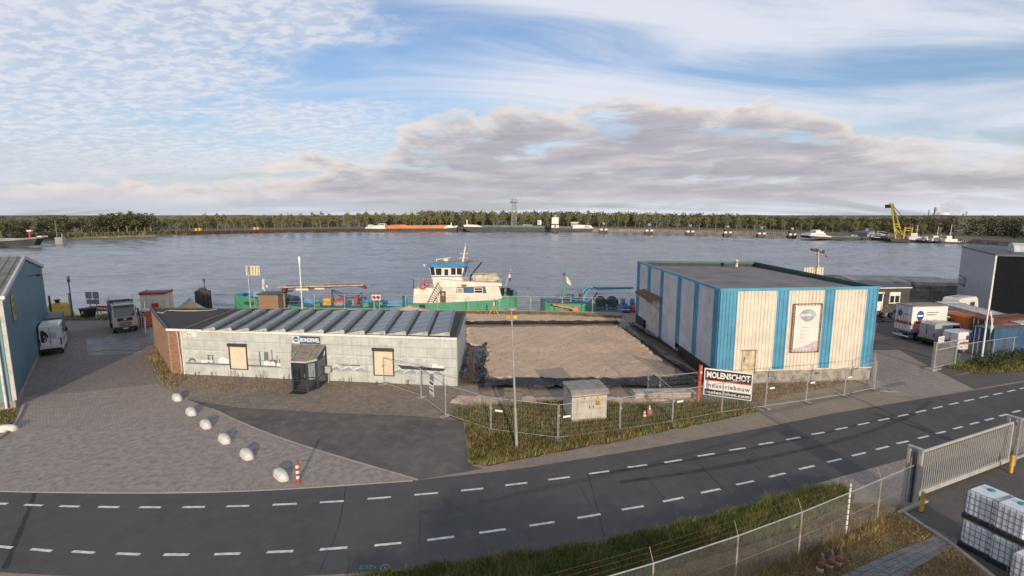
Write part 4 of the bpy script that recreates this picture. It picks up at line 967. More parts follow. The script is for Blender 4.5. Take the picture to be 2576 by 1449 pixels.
(x0, z1), (x1, z0) = wallpt(cab, 2204, 735), wallpt(cab, 2217.5, 781); dr = link('door', None, cab)
b = MB(); b.box((x0, -.07, z0), (x1, -.03, z1)); b.build('leaf', WHITE, dr); b = MB(); b.box((x0+.1, -.08, (z0+z1)/2), (x1-.12, -.073, z1-.15)); b.build('pane', GLASS, dr)
x, z = wallpt(cab, 2221, 740); b = MB(); b.lathe([(.07, 0), (.09, .25), (.05, .3)], (x, -.12, z), 8); b.build('wall_lamp', CREAM, cab)
# steps with railing in front of the cabin door
st0 = G(2214, 810); stp = thing('entrance_steps', 'steel steps with tube railings up to the cabin door', 'steps', st0, cab.rotation_euler.z)
for i in range(4): b = MB(); b.box((-.9+.0*i, -.2+.3*i, .1+.18*i), (1.3, .12+.3*i, .16+.18*i)); b.build('step', GREYM, stp)
b = MB(); b.box((-2.0, .98, .72), (1.6, 2.2, .78)); b.build('landing', GREYM, stp)
for xx in (-.95, 1.35):
    b = MB(); b.path([(xx, -.2, 0), (xx, -.2, 1.0), (xx, 1.0, 1.75), (xx, 1.0, .1)], .03); b.path([(xx, -.2, .55), (xx, 1.0, 1.3)], .025); b.build('railing', GREYM, stp)
# ---------------------------------------------------------------- unseen building behind the camera, set by the shadow its roof casts ahead
bk = thing('office_building', 'long unseen building behind the camera, placed by its shadow on the road', 'building', (4.4, -24.0, 0), rad(-12))
b = MB(); b.box((0, -18, 0), (40, 0, 9.6)); b.build('wall', RENDER_, bk); b = MB(); b.box((-.3, -18.3, 9.6), (40.3, .3, 9.9)); b.build('roof', BITUM, bk)
for i in range(12):
    b = MB(); b.box((1.2+i*3.2, .005, 1.2), (3.2+i*3.2, .05, 2.8)); b.build('window', GLASS, bk); b = MB(); b.box((1.2+i*3.2, .005, 5.6), (3.2+i*3.2, .05, 7.4)); b.build('window', GLASS, bk)
# ================================================================ boats
def z4(x, y, Yd=66.0): return A(570.2+.2083*x, 603.7+.2083*y, Yd)
def z5(x, y, Yd=66.0): return A(972.7+.1823*x, 603.7+.1823*y, Yd)
def z6(x, y, Yd=65.0): return A(1328.2+.1823*x, 623.9+.1823*y, Yd)
def z8(x, y, Yd=70.0): return A(2012.5+.2407*x, 590.3+.2407*y, Yd)
def hull_mesh(st, zb, yc, bul=0.9, mside=0, mdeck=1, mbot=2, zsplit=None):
    """st: (x, half beam, top z). Shell with flare, dark foot, sunk deck"""
    b = MB(); R = []
    for x, hb, zt in st:
        zs_ = zsplit if zsplit is not None else zb+.5
        R.append([Vector((x, yc-hb*.86, zb)), Vector((x, yc-hb*.95, zs_)), Vector((x, yc-hb, zt)), Vector((x, yc-hb+.12, zt)), Vector((x, yc-hb*.93+.05, zt-bul)), Vector((x, yc+hb*.93-.05, zt-bul)), Vector((x, yc+hb-.12, zt)), Vector((x, yc+hb, zt)), Vector((x, yc+hb*.95, zs_)), Vector((x, yc+hb*.86, zb))])
    mm = [mbot, mside, 3, 3, mdeck, 3, 3, mside, mbot]
    for a, c in zip(R[:-1], R[1:]):
        for i in range(9): b.poly([a[i], c[i], c[i+1], a[i+1]], mm[i])
    b.poly(R[0][::-1], mside); b.poly(R[-1], mside); return b
def rail(b, P, h=1.0, r=.025, post=1.5, mid=True, m=0):
    P = [Vector(p) for p in P]; up = Vector((0, 0, h))
    for a, c in zip(P[:-1], P[1:]):
        b.tube(a+up, c+up, r, 4, m); 
        if mid: b.tube(a+up*.5, c+up*.5, r*.8, 4, m)
        k = max(1, int((c-a).length/post))
        for i in range(k+1): q = a.lerp(c, i/k); b.tube(q, q+up, r, 4, m)
def box_in(b, f, x0, y0, x1, y1, Yd, depth, m=0):
    """box whose front face fills the picture rectangle (in zoom units of f) at distance Yd"""
    p = f(x0, y1, Yd); q = f(x1, y0, Yd); b.box((p.x, Yd, p.z), (q.x, Yd+depth, q.z), m)

GREEN = mat('green_hull_paint', (0.035, 0.25, 0.13), 0.5, 0.35, 0.8, streak=0.35, col2=(0.10, 0.30, 0.20), world=True)
DECKB = mat('blue_green_deck', (0.05, 0.16, 0.20), 0.6, 0.3, 1.0, world=True)
HBLK = mat('black_antifouling', (0.016, 0.016, 0.017), 0.7, 0.4, 1.5, world=True)
LBLUE = mat('light_blue_paint', (0.07, 0.27, 0.46), 0.5, 0.2, 1.5, world=True)
BOATW = mat('boat_white', (0.70, 0.655, 0.58), 0.45, 0.10, 1.0, streak=0.22, world=True)
MAROON = mat('maroon_boom', (0.13, 0.035, 0.03), 0.55, 0.3, 1.0, world=True)
bb = thing('tanker_barge', 'green bunker barge with white wheelhouse and long maroon crane boom at the quay', 'boat')
YC = 69.0
X = lambda p, hb=3.0: A(p, 760, YC-hb).x
zz_ = lambda p, y: A(p, y, 66).z
st = [(X(590, .35), .35, zz_(590, 747)), (X(594, 1.1), 1.1, zz_(600, 746)), (X(606, 1.9), 1.9, zz_(615, 747)), (X(628, 2.5), 2.5, zz_(628, 750)), (X(650, 2.8), 2.8, zz_(650, 754)), (X(703, 3.0), 3.0, zz_(703, 763)), (X(750, 3.0), 3.0, zz_(750, 772)), (X(800, 3.0), 3.0, zz_(800, 774)), (X(978, 3.0), 3.0, zz_(978, 775)), (X(1022, 3.0), 3.0, zz_(1022, 765)), (X(1130, 3.0), 3.0, zz_(1130, 761)), (X(1246, 3.0), 3.0, zz_(1246, 755)), (X(1280, 2.8), 2.8, zz_(1280, 749)), (X(1294, 2.3), 2.3, zz_(1294, 745)), (X(1301, 1.6), 1.6, zz_(1300, 747))]
hull_mesh(st, WZ-.3, YC, .75, zsplit=WZ+.35).build('hull', [GREEN, DECKB, HBLK, LBLUE], bb)
pN = z4(190, 790, 66.0); t_ = lettering('NELLIE', .62, BLACK, bb, (pN.x, YC-2.72, pN.z+.05), (math.pi/2, 0, rad(-9)), .01, .01, sx=.85)
# superstructure
def extr(pts, y0, y1, name, m, f=z5, parent=bb, Yd=66.0): b = MB(); b.prism([(f(x, y, Yd).x, y0, f(x, y, Yd).z) for x, y in pts], (0, y1-y0, 0)); return b.build(name, m, parent)
house = extr([(355, 880), (368, 682), (940, 655), (1540, 640), (1590, 800), (1590, 850), (860, 878)], 66.5, 71.3, 'deckhouse', BOATW)
extr([(690, 660), (735, 545), (1060, 575), (1590, 602), (1585, 638), (1530, 636), (960, 655)], 66.15, 71.6, 'upper_bulwark', BOATW)
extr([(640, 680), (600, 517), (1040, 517), (1045, 585)], 67.0, 70.8, 'wheelhouse_base', BOATW)
wh = extr([(567, 388), (606, 517), (1032, 517), (1062, 384)], 66.9, 70.9, 'wheelhouse', BOATW)
extr([(600, 522), (600, 512), (1036, 512), (1036, 522)], 66.86, 70.95, 'blue_band', NAVY)
for q in ([(582, 394), (602, 497), (655, 497), (640, 394)], [(662, 402), (668, 495), (745, 495), (745, 402)], [(785, 415), (785, 500), (838, 500), (838, 415)], [(878, 398), (878, 492), (942, 492), (942, 398)], [(958, 398), (958, 490), (1026, 490), (1030, 398)]):
    extr(q, 66.87, 66.90, 'window', GLASS, parent=wh)
extr([(1045, 388), (1030, 515), (1052, 515), (1075, 388)], 67.05, 70.75, 'window', NAVY, parent=wh)
b = MB(); P = [z5(510, 380), z5(645, 318), z5(1058, 352), z5(1088, 382)]
lo_ = [(P[0].x, 66.3), (P[3].x, 66.3), (P[3].x, 71.5), (P[0].x, 71.5)]; hi_ = [(P[1].x, 67.3), (P[2].x, 67.3), (P[2].x, 70.5), (P[1].x, 70.5)]
zl, zh = P[0].z, (P[1].z+P[2].z)/2+.1
vs = [(x, y, zl) for x, y in lo_]+[(x, y, zh) for x, y in hi_]
b.mesh(vs, [(0,1,5,4), (1,2,6,5), (2,3,7,6), (3,0,4,7), (3,2,1,0)], 0); b.mesh(vs, [(4,5,6,7)], 1)
b.build('wheelhouse_roof', [LBLUE, mat('ochre_roof', (.36, .30, .12), .7, .3, 2)], bb)
b = MB(); q = z5(818, 322, 68.5); b.lathe([(.12, 0), (.38, .15), (.42, .32), (.25, .42)], (q.x, 68.5, zh), 10); b.build('radome', BOATW, bb)
b = MB(); a, c = z5(690, 305, 69), z5(890, 280, 69); b.tube((a.x, 69, zh+.02), (a.x, 69, zh+.35), .06); b.tube((a.x, 69, zh+.25), (c.x, 68.6, zh+.55), .05); b.build('radar_scanner', BOATW, bb)
b = MB(); q = z5(515, 345, 66.6); b.lathe([(.08, 0), (.16, .1), (.16, .3)], (q.x, 66.8, zl+.05), 8); b.build('search_light', BOATW, bb)
b = MB(); a, c = z5(1045, 335, 68.8), z5(1085, 95, 68.8); b.tube(a, c, .17, 8, r2=.09); b.tube(c, c+Vector((0,0,.5)), .03)
for t in (.35, .6): q = a.lerp(c, t); b.tube(q+Vector((-.6, 0, 0)), q+Vector((.6, 0, .05)), .04)
b.build('mast', BOATW, bb)
b = MB(); q = z5(1115, 300, 69); b.tube(q+Vector((-.9,0,0)), q+Vector((.8,0,0)), .05); b.box((q.x-.1, 68.9, q.z), (q.x+.8, 69.1, q.z+.16)); b.tube(q+Vector((-.15,0,0)), z5(1150, 470, 69), .05); b.build('radar_arm', RUST, bb)
b = MB(); b.path([z5(1155, 575, 67), z5(1160, 490, 67), z5(1315, 305, 67)], .10, 6); b.path([z5(1165, 500, 67.2), z5(1250, 375, 67.2)], .07, 5); b.build('davit_crane', BLACK, bb)
b = MB(); b.prism([(z5(x, y, 66).x, 67.5, z5(x, y, 66).z) for x, y in [(1170, 500), (1500, 490), (1560, 560), (1480, 590), (1180, 578)]], (0, 2.2, 0)); b.build('workboat', mat('cream_tarp', (.50, .44, .35), .8, .25, 1.5), bb)
b = MB(); rail(b, [z5(1045, 585, 66.2), z5(1590, 602, 66.2)], 1.25, .03); b.build('railing', GREYM, bb)
b = MB(); rail(b, [z5(1590, 602, 66.2), z5(1590, 602, 71.4)], 1.25, .03); b.build('railing', GREYM, bb)
b = MB(); rail(b, [(z5(365, 682).x, 71, z5(365, 682).z), (z5(365, 682).x, 66.4, z5(365, 682).z), (z5(630, 680).x, 66.4, z5(365, 682).z)], 1.35, .04, 1.2); b.build('railing', GREYM, bb)
for zx, zy in ((552, 592), (497, 640)):
    q = z5(zx, zy, 66.3); b = MB(); n = 14
    ring = [[q+Vector(((.36+.10*math.cos(s))*math.cos(t), .10*math.sin(s), (.36+.10*math.cos(s))*math.sin(t))) for s in np.linspace(0, 2*math.pi, 7)[:-1]] for t in np.linspace(0, 2*math.pi, n+1)[:-1]]
    for i in range(n):
        for k in range(6): b.mesh([ring[i][k], ring[(i+1) % n][k], ring[(i+1) % n][(k+1) % 6], ring[i][(k+1) % 6]], [(0, 1, 2, 3)], 0, True)
    b.build('life_ring', RED, bb)
extr([(950, 738), (962, 660), (1355, 650), (1380, 742)], 66.46, 66.50, 'blue_panel', mat('panel_blue', (.02, .09, .21), .5, .1), parent=house)
for (x0, y0, x1, y1) in ((968, 664, 1058, 735), (1203, 657, 1327, 737)):
    b = MB(); box_in(b, z5, x0, y0, x1, y1, 66.41, .04); w_ = b.build('window', BOATW, house)
    b = MB(); box_in(b, z5, x0+10, y0+9, x1-10, y1-9, 66.40, .008); b.build('pane', GLASS if x0 > 1000 else mat('curtain_pane', (.33, .30, .22), .4), w_)
b = MB(); box_in(b, z5, 1203, 690, 1327, 698, 66.39, .02); b.build('window_bar', BOATW, house)
b = MB(); box_in(b, z5, 738, 706, 815, 862, 66.44, .05); dr = b.build('door', mat('brown_door', (.10, .055, .05), .6, .2), house)
q = z5(775, 748, 66.43); b = MB(); b.lathe([(.12, 0), (.17, 0), (.17, .03), (.12, .03)], (q.x, 66.40, q.z), 10, axis='y'); b.build('porthole', GREYM, dr)
b = MB(); box_in(b, z5, 1030, 616, 1100, 643, 66.10, .04); b.build('vent_grille', MAROON, bb)
b = MB()
for dx in (0, 80): b.path([z5(563+dx, 868, 65.9), z5(715+dx*.6, 575+dx*1.2, 65.9)], .05, 5)
for t in np.linspace(.08, .95, 9): b.tube(z5(563, 868, 65.9).lerp(z5(715, 575, 65.9), t), z5(643, 868, 65.9).lerp(z5(763, 671, 65.9), t), .035, 4)
b.build('stair', DARKM, bb)
# bollards aft, foredeck winch, deck gear
for zx, zy, h in ((1600, 735, .6), (1678, 735, .6), (1725, 752, .5)): q = z5(zx, zy, 66.8); b = MB(); b.lathe([(.22, -.3), (.22, h), (.28, h), (.28, h+.12)], q, 8); b.build('bollard', BLACK, bb)
b = MB(); box_in(b, z5, 1595, 750, 1725, 800, 67, 2.5); b.build('stern_box', GREEN, bb)
b = MB(); box_in(b, z5, 450, 893, 528, 950, 65.93, .1); b.build('hull_opening', BLACK, bb)
# flags
def flag(pole0, pole1, pts, y, mflag, parent, r=.03, name='flag'):
    b = MB(); b.tube(pole0, pole1, r, 6); b.build('flag_pole', WHITE, parent)
    b = MB(); n = len(pts)//2
    L, R_ = pts[:n], pts[n:][::-1]
    for i in range(n-1):
        o0, o1 = .12*math.sin(i*1.7), .12*math.sin((i+1)*1.7)
        b.poly([L[i]+Vector((0, o0, 0)), R_[i]+Vector((0, -o0, 0)), R_[i+1]+Vector((0, -o1, 0)), L[i+1]+Vector((0, o1, 0))], min(i, len(mflag)-1))
    return b.build(name, mflag, parent)
FW = mat('flag_white', (.66, .64, .62), .8, .15, 3); FR_ = mat('flag_red', (.40, .04, .04), .8, .15, 3); FB = mat('flag_blue', (.03, .06, .22), .8, .15, 3)
flag(z5(1640, 640, 68), z5(1712, 400, 68), [z5(1695, 415, 68), z5(1690, 470, 68), z5(1685, 520, 68), z5(1690, 570, 68), z5(1718, 572, 68), z5(1712, 520, 68), z5(1712, 470, 68), z5(1708, 415, 68)], 68, [FR_, FW, FB], bb)
flag(z4(460, 655, 67), z4(438, 415, 67), [z4(425, 480, 67), z4(424, 540, 67), z4(430, 590, 67), z4(460, 600, 67), z4(450, 560, 67), z4(440, 480, 67)], 67, [FW], bb)
flag(z4(460, 650, 67.3), z4(462, 470, 67.3), [z4(465, 490, 67), z4(470, 540, 67), z4(480, 572, 67), z4(497, 572, 67), z4(490, 530, 67), z4(468, 490, 67)], 67, [FB, FW], bb)
# crane with walkway
b = MB(); b.prism([(z4(x, y).x, 67.6, z4(x, y).z) for x, y in [(590, 640), (600, 592), (640, 575), (900, 575), (1560, 556), (1640, 600), (1630, 615), (1530, 580), (1060, 608), (900, 606), (650, 610), (630, 760), (640, 830), (610, 830)]], (0, .7, 0)); b.build('crane_boom', MAROON, bb)
b = MB(); b.path([z4(640, 670, 67.9), z4(700, 625, 67.9), z4(800, 615, 67.9)], .12, 6); b.build('crane_strut', MAROON, bb)
b = MB(); b.prism([z4(610, 580, 67.3), z4(1650, 552, 67.3), z4(1650, 540, 67.3), z4(610, 566, 67.3)], (0, 1.3, 0)); b.build('walkway', mat('cream_walkway', (.46, .41, .33), .7, .25, 1.2), bb)
b = MB(); rail(b, [z4(640, 570, 67.35), z4(1630, 545, 67.35)], .75, .03, 1.9, True); b.build('walkway_rail', GREYM, bb)
b = MB(); rail(b, [z4(640, 570, 68.55), z4(1630, 545, 68.55)], .75, .03, 1.9, False); b.build('walkway_rail', GREYM, bb)
for (x0, y0, x1, y1) in ((835, 585, 985, 610), (1065, 578, 1178, 597)): b = MB(); box_in(b, z4, x0, y0, x1, y1, 67.55, .04); b.build('name_board', BOATW, bb)
b = MB(); b.path([z4(1275, 596, 67.6), z4(1280, 700, 67.6), z4(1280, 830, 67.6)], .12, 6); b.build('boom_rest', DARKM, bb)
hs = catmull([z4(1285, 605, 67.4), z4(1330, 650, 67.4), z4(1400, 685, 67.4), z4(1490, 697, 67.4), z4(1580, 680, 67.4), z4(1632, 635, 67.4)], 5)
b = MB(); b.path(hs, .10, 6); b.build('bunker_hose', NAVY, bb)
b = MB(); b.path(catmull([z4(1285, 603, 67.6), z4(1340, 622, 67.6), z4(1410, 650, 67.6)], 4), .07, 5); b.build('bunker_hose', NAVY, bb)
for nm, x0, y0, x1, y1, yd, dp, m in (('yellow_locker', 1157, 708, 1255, 798, 66.6, 1.6, YELLOW), ('deck_tank', 1297, 742, 1410, 802, 66.8, 2.0, GREYM), ('red_deck_lid', 1300, 722, 1408, 741, 66.8, 2.0, RED), ('red_locker', 1538, 690, 1582, 795, 66.7, .8, RED), ('manifold_box', 1070, 765, 1130, 810, 66.4, 1.2, GREEN), ('pump_box', 1640, 762, 1715, 815, 66.4, 1.2, GREEN), ('blue_valve_box', 1660, 715, 1750, 760, 66.9, 1.0, LBLUE), ('green_pump', 1800, 735, 1880, 790, 67, 1.2, GREEN), ('blue_valve_box', 1080, 715, 1145, 760, 66.9, 1.0, LBLUE), ('hose_reel', 1605, 695, 1665, 790, 67.2, .9, DARKM), ('fore_winch', 720, 700, 800, 790, 67.2, 1.5, DARKM), ('dark_hatch', 650, 680, 700, 760, 67.4, 2, GREEN)):
    b = MB(); p = z4(x0, y1, yd); q = z4(x1, y0, yd); b.bbox((p.x, yd, p.z), (q.x, yd+dp, q.z), .08)
    if nm in ('hose_reel', 'fore_winch', 'blue_valve_box'): c_ = (p+q)/2; b.lathe([(.25, -.6), (.5, -.55), (.5, -.45), (.2, -.4), (.2, .4), (.5, .45), (.5, .6)], (c_.x, yd-.1, c_.z), 10, axis='x')
    b.build(nm, m, bb)
b = MB(); rail(b, [z4(760, 822, 66.1), z4(1100, 826, 66.1)], .9, .03); b.build('deck_rail', LBLUE, bb)
b = MB(); rail(b, [z4(1130, 826, 66.1), z4(1640, 830, 66.1)], .9, .03); b.build('deck_rail', LBLUE, bb)
b = MB(); rail(b, [z4(1720, 830, 66.1), z4(2120, 815, 66.1)], .9, .03); b.build('deck_rail', LBLUE, bb)
for zx in (2130, 2150): b = MB(); b.tube(z4(zx, 850, 66), z4(zx, 670, 66), .09, 7); b.build('mooring_post', NAVY, bb)
b = MB(); q = z4(175, 675, 68.6); b.lathe([(.3, -.6), (.3, .2), (.45, .25), (.45, .4)], q, 8); b.build('bow_post', LBLUE, bb)
b = MB(); box_in(b, z4, 205, 690, 250, 740, 67.5, 1.2); b.build('bow_locker', LBLUE, bb)

# ---------------------------------------------------------------- second workboat with blue crane
b2 = thing('work_boat', 'green work boat with blue hydraulic crane and green mast behind the gravel pad', 'boat')
X6 = lambda x, hb=2.6: z6(x, 800, 67.6-hb).x; Z6 = lambda x, y: z6(x, y).z
st = [(X6(182, .9), .9, Z6(200, 740)), (X6(200, 1.6), 1.6, Z6(200, 738)), (X6(240, 2.3), 2.3, Z6(240, 742)), (X6(300, 2.6), 2.6, Z6(300, 762)), (X6(540, 2.6), 2.6, Z6(540, 772)), (X6(830, 2.6), 2.6, Z6(830, 778)), (X6(900, 2.6), 2.6, Z6(900, 815)), (X6(980, 2.6), 2.6, Z6(980, 860)), (X6(1500, 2.6), 2.6, Z6(1500, 860))]
hull_mesh(st, WZ-.3, 67.6, .5, zsplit=WZ+.35).build('hull', [GREEN, DECKB, HBLK, LBLUE], b2)
b = MB(); b.prism([(z6(x, y).x, 65.6, z6(x, y).z) for x, y in [(235, 690), (250, 745), (430, 755), (440, 690)]], (0, .15, 0)); b.build('bow_rail_plate', mat('mesh_blue', (.05, .10, .13), .7), b2)
b = MB(); b.path([z6(228, 690), z6(420, 690), z6(760, 722), z6(860, 745)], .08, 5); b.build('gunwale_pipe', LBLUE, b2)
b = MB(); b.tube(z6(485, 700, 67), z6(530, 262, 67), .14, 8, r2=.07); b.tube(z6(518, 262, 67), z6(545, 262, 67), .05); b.build('mast', GREEN, b2)
b = MB(); q = z6(500, 365, 67); b.cbox(q, (.4, .3, .4)); b.build('mast_lamp', DARKM, b2)
flag(z6(527, 395, 67), z6(527, 390, 67), [z6(528, 400, 67), z6(530, 440, 67), z6(540, 480, 67), z6(590, 520, 67), z6(598, 480, 67), z6(545, 400, 67)], 67, [FW], b2)
b = MB(); b.prism([(z6(x, y).x, 67, z6(x, y).z) for x, y in [(780, 770), (785, 620), (870, 560), (990, 572), (1000, 575), (1500, 572), (1500, 596), (1010, 608), (880, 615), (840, 640), (840, 770)]], (0, .55, 0)); b.build('crane', LBLUE, b2)
b = MB(); b.path([z6(855, 755, 66.9), z6(960, 612, 66.9)], .09, 6); b.build('crane_ram', DARKM, b2)
b = MB(); b.path(catmull([z6(775, 640, 66.9), z6(800, 590, 66.9), z6(850, 548, 66.9), z6(885, 570, 66.9)], 4), .06, 5); b.build('crane_hoses', BLACK, b2)
b = MB(); box_in(b, z6, 888, 565, 950, 582, 66.9, .5); b.build('crane_lamp', CREAM, b2)
for x in (1045, 1110, 1262, 1410): b = MB(); box_in(b, z6, x-5, 556, x+6, 574, 67.1, .2); b.build('crane_bracket', NAVY, b2)
for nm, x0, y0, x1, y1, m in (('engine_box', 480, 690, 585, 760, DARKM), ('exhaust_pipe', 718, 632, 750, 760, RUST), ('pump_stand', 615, 650, 645, 750, NAVY), ('deck_box', 430, 735, 470, 765, DARKM)):
    b = MB(); p, q = z6(x0, y1, 66.5), z6(x1, y0, 66.5)
    if nm == 'exhaust_pipe': b.lathe([(.25, 0), (.25, q.z-p.z-.3), (.32, q.z-p.z-.25), (.32, q.z-p.z)], ((p.x+q.x)/2, 66.8, p.z), 8)
    else: b.bbox((p.x, 66.5, p.z), (q.x, 67.7, q.z), .06)
    b.build(nm, m, b2)
b = MB(); b.path([z6(545, 690, 66.4), z6(545, 640, 66.4), z6(582, 640, 66.4), z6(582, 690, 66.4)], .07, 6); b.build('pipe_bend', DARKM, b2)
for cxz in (1005, 1165):
    b = MB()
    for k in (-1, 1):
        b.path([z6(cxz+k*55, 850, 64.8), z6(cxz+k*45, 690, 64.8), z6(cxz+k*20, 690, 64.8)], .07, 6)
    q = z6(cxz, 740, 64.8); b.lathe([(.7, -.5), (.7, -.42), (.4, -.4), (.4, .4), (.7, .42), (.7, .5)], q, 12, axis='y'); b.path([q+Vector((-.6, -.5, -.9)), q+Vector((.6, -.5, -.9))], .1, 6)
    b.build('hose_reel', DARKM, b2)
orange_ = mat('orange_beam', (.55, .22, .07), .6, .2, 2)
gg = thing('gangway', 'orange steel beam propped against the green work boat', 'beam')
b = MB(); b.prism([z6(340, 768, 63.5), z6(690, 838, 63.5), z6(690, 862, 63.5), z6(345, 792, 63.5)], (0, .3, 0)); b.build('beam', orange_, gg)
b = MB(); b.prism([z6(650, 812, 63.4), z6(690, 815, 63.4), z6(695, 880, 63.4), z6(625, 878, 63.4), z6(612, 845, 63.4)], (0, .35, 0)); b.build('foot', orange_, gg)
# oil drums on the quay
def drum(px_, py_, m, band, label):
    o = thing('oil_drum', label, 'drum', G(px_, py_), 0, 'oil drums beside the striped hall')
    b = MB(); b.lathe([(.29, 0), (.29, .28), (.31, .30), (.29, .32), (.29, .58), (.31, .60), (.29, .62), (.29, .88), (.27, .88)], (0, 0, 0), 14); b.build('shell', m, o)
    if band: b = MB(); b.lathe([(.296, .36), (.296, .52)], (0, 0, 0), 14); b.build('band', WHITE, o)
    b = MB(); b.lathe([(.04, .88), (.04, .91)], (.15, 0, 0), 6); b.build('bung', GREYM, o); return o
m_db = mat('drum_blue', (.03, .08, .26), .45, .2, 3); m_dl = mat('drum_light_blue', (.04, .19, .38), .45, .2, 3)
S6 = lambda x, y: (1328.2+.1823*x, 623.9+.1823*y)
drum(*S6(1315, 893), m_db, True, 'dark blue drum with a white band, nearest the hose reels'); drum(*S6(1378, 893), m_db, True, 'dark blue banded drum between the other blue drum and the red one'); drum(*S6(1447, 893), RED, False, 'plain red oil drum against the striped hall')
d_ = drum(*S6(1325, 880), m_dl, False, 'light blue drum standing behind the first dark blue drum'); d_.location += Vector((0, .75, .0)); d_.scale = (1, 1, 1.75)
d_ = drum(*S6(1455, 880), m_dl, False, 'light blue drum standing behind the plain red drum'); d_.location += Vector((0, .75, .0)); d_.scale = (1, 1, 1.75)

# ---------------------------------------------------------------- hopper barge with hatch covers, right
hb_ = thing('hopper_barge', 'dark steel hopper barge with stacked rolling hatch covers beside the cabin', 'boat')
HG = mat('barge_grey', (.40, .375, .34), .6, .3, .8, streak=.4, world=True); HC = mat('hatch_grey', (.38, .34, .29), .6, .25, .6, streak=.2, world=True)
pL, pR = A(2215, 700, 76), A(2440, 700, 76)
zt = z8(1300, 540, 74).z
b = MB(); b.box((pL.x-8, 74, WZ-.3), (pR.x+10, 83, zt)); b.build('hull', HG, hb_)
b = MB()
for zy in (538, 590, 612, 632, 655): p = z8(1105, zy, 73.9); b.box((pL.x-8, 73.82, p.z-.06), (pR.x+10, 73.995, p.z+.06))
for x in np.linspace(pL.x-6, pR.x+9, 22): b.box((x-.06, 73.86, z8(1300, 650, 73.9).z), (x+.06, 73.99, zt-.1))
b.build('frame_ribs', HG, hb_)
def hatch(x0, x1, z0, z1, name='hatch_cover'):
    k = 7
    for i in range(k):
        xa = x0+(x1-x0)*i/k; xb = x0+(x1-x0)*(i+1)/k-.05; dz = .12*(k-i)/k if name else 0
        b = MB(); pr = [(74.2, z0), (74.5, z0+(z1-z0)*.55), (78.5, z1), (82.5, z0+(z1-z0)*.55), (82.8, z0)]
        b.prism([(xa, y, z+dz) for y, z in pr], (xb-xa, 0, 0)); b.build(name, HC, hb_)
pa_, pb_ = z8(555, 500, 75), z8(1130, 500, 75); hatch(pa_.x, pb_.x, zt+.02, z8(800, 430, 78).z)
pa_, pb_ = z8(1175, 500, 75), z8(1640, 500, 75); hatch(pa_.x, pb_.x, zt+.02, z8(1300, 440, 78).z-.15)
pa_, pb_ = z8(540, 515, 73.9), z8(715, 495, 73.9)
b = MB(); b.box((pa_.x, 73.6, pa_.z), (pb_.x, 73.8, pb_.z)); b.build('white_board', WHITE, hb_)
# ================================================================ vehicles
HEAD = lambda a: rad(90-a)                      # compass-like heading (0 = away from camera, 90 = right) to rotation z
def body_shell(prof, W, belt, tumble, m=0, bev=.05, b=None):
    """side profile (x, z) given a width; sides lean in above the belt line; top edges eased"""
    b = b or MB(); zt = max(z for _, z in prof)
    yv = lambda z: W/2-(tumble*max(0, (z-belt))/(zt-belt) if zt > belt else 0)
    n = len(prof); cx = sum(p[0] for p in prof)/n; cz = sum(p[1] for p in prof)/n
    ins = [(x+(cx-x)/max(.3, math.hypot(cx-x, cz-z))*bev, z+(cz-z)/max(.3, math.hypot(cx-x, cz-z))*bev) for x, z in prof]
    L = [Vector((x, yv(z), z)) for x, z in ins]; R = [Vector((x, -yv(z), z)) for x, z in ins]
    Lm = [Vector((x, yv(z)-bev, z)) for x, z in prof]; Rm = [Vector((x, -yv(z)+bev, z)) for x, z in prof]
    b.poly(L, m); b.poly(R[::-1], m)
    for i in range(n):
        j = (i+1) % n
        b.mesh([L[i], L[j], Lm[j], Lm[i]], [(0, 3, 2, 1)], m, True); b.mesh([R[i], R[j], Rm[j], Rm[i]], [(0, 1, 2, 3)], m, True)
        b.mesh([Lm[i], Lm[j], Rm[j], Rm[i]], [(0, 3, 2, 1)], m, False)
    return b, yv
def wheels(root, xs, W, r=.34, w=.22, rimm=None):
    for x in xs:
        for s in (-1, 1):
            b = MB(); y0 = s*(W/2-w+.02); y1 = s*(W/2+.0)
            b.lathe([(r*.55, y0), (r*.95, y0), (r, y0+s*.04), (r, y1-s*.04), (r*.94, y1), (r*.6, y1), (r*.58, y1-s*.03)], (x, 0, r), 16, axis='y'); t = b.build('wheel', BLACK, root)
            b = MB(); b.lathe([(r*.60, y1-s*.035), (r*.55, y1-s*.012), (r*.2, y1-s*.04), (r*.12, y1-s*.01)], (x, 0, r), 12, axis='y'); b.build('rim', rimm or GREYM, t)
def plate_box(root, name, lo, hi, m, bev=.01): b = MB(); b.bbox(lo, hi, bev); return b.build(name, m, root)
CARW = mat('vehicle_white', (0.68, 0.68, 0.68), 0.28, 0.05, 1.5, coat=.5, spec=.5)
SILV = mat('vehicle_silver', (0.46, 0.475, 0.50), 0.32, 0.06, 1.5, metal=.35, coat=.5)
TAILR = mat('tail_lamp', (.33, .015, .02), .2, .1); HEADL = mat('head_lamp', (.55, .56, .58), .12, .1, metal=.3); NPLY = mat('yellow_plate', (.55, .42, .05), .5, .1)
NPLW = mat('white_plate', (.6, .6, .58), .5, .1)
LOGOB = mat('shield_blue', (.015, .08, .24), .4, .2, 4); LOGOR = mat('splash_red', (.42, .07, .06), .5, .2, 4); LOGOP = mat('splash_pale', (.50, .30, .33), .5, .2, 4)
def shield(cx, cz, w, h, n=18): return [(cx+w*math.cos(t)*(1-.35*max(0, -math.sin(t))**1.3), cz+h*math.sin(t)) for t in np.linspace(0, 2*math.pi, n+1)[:-1]]
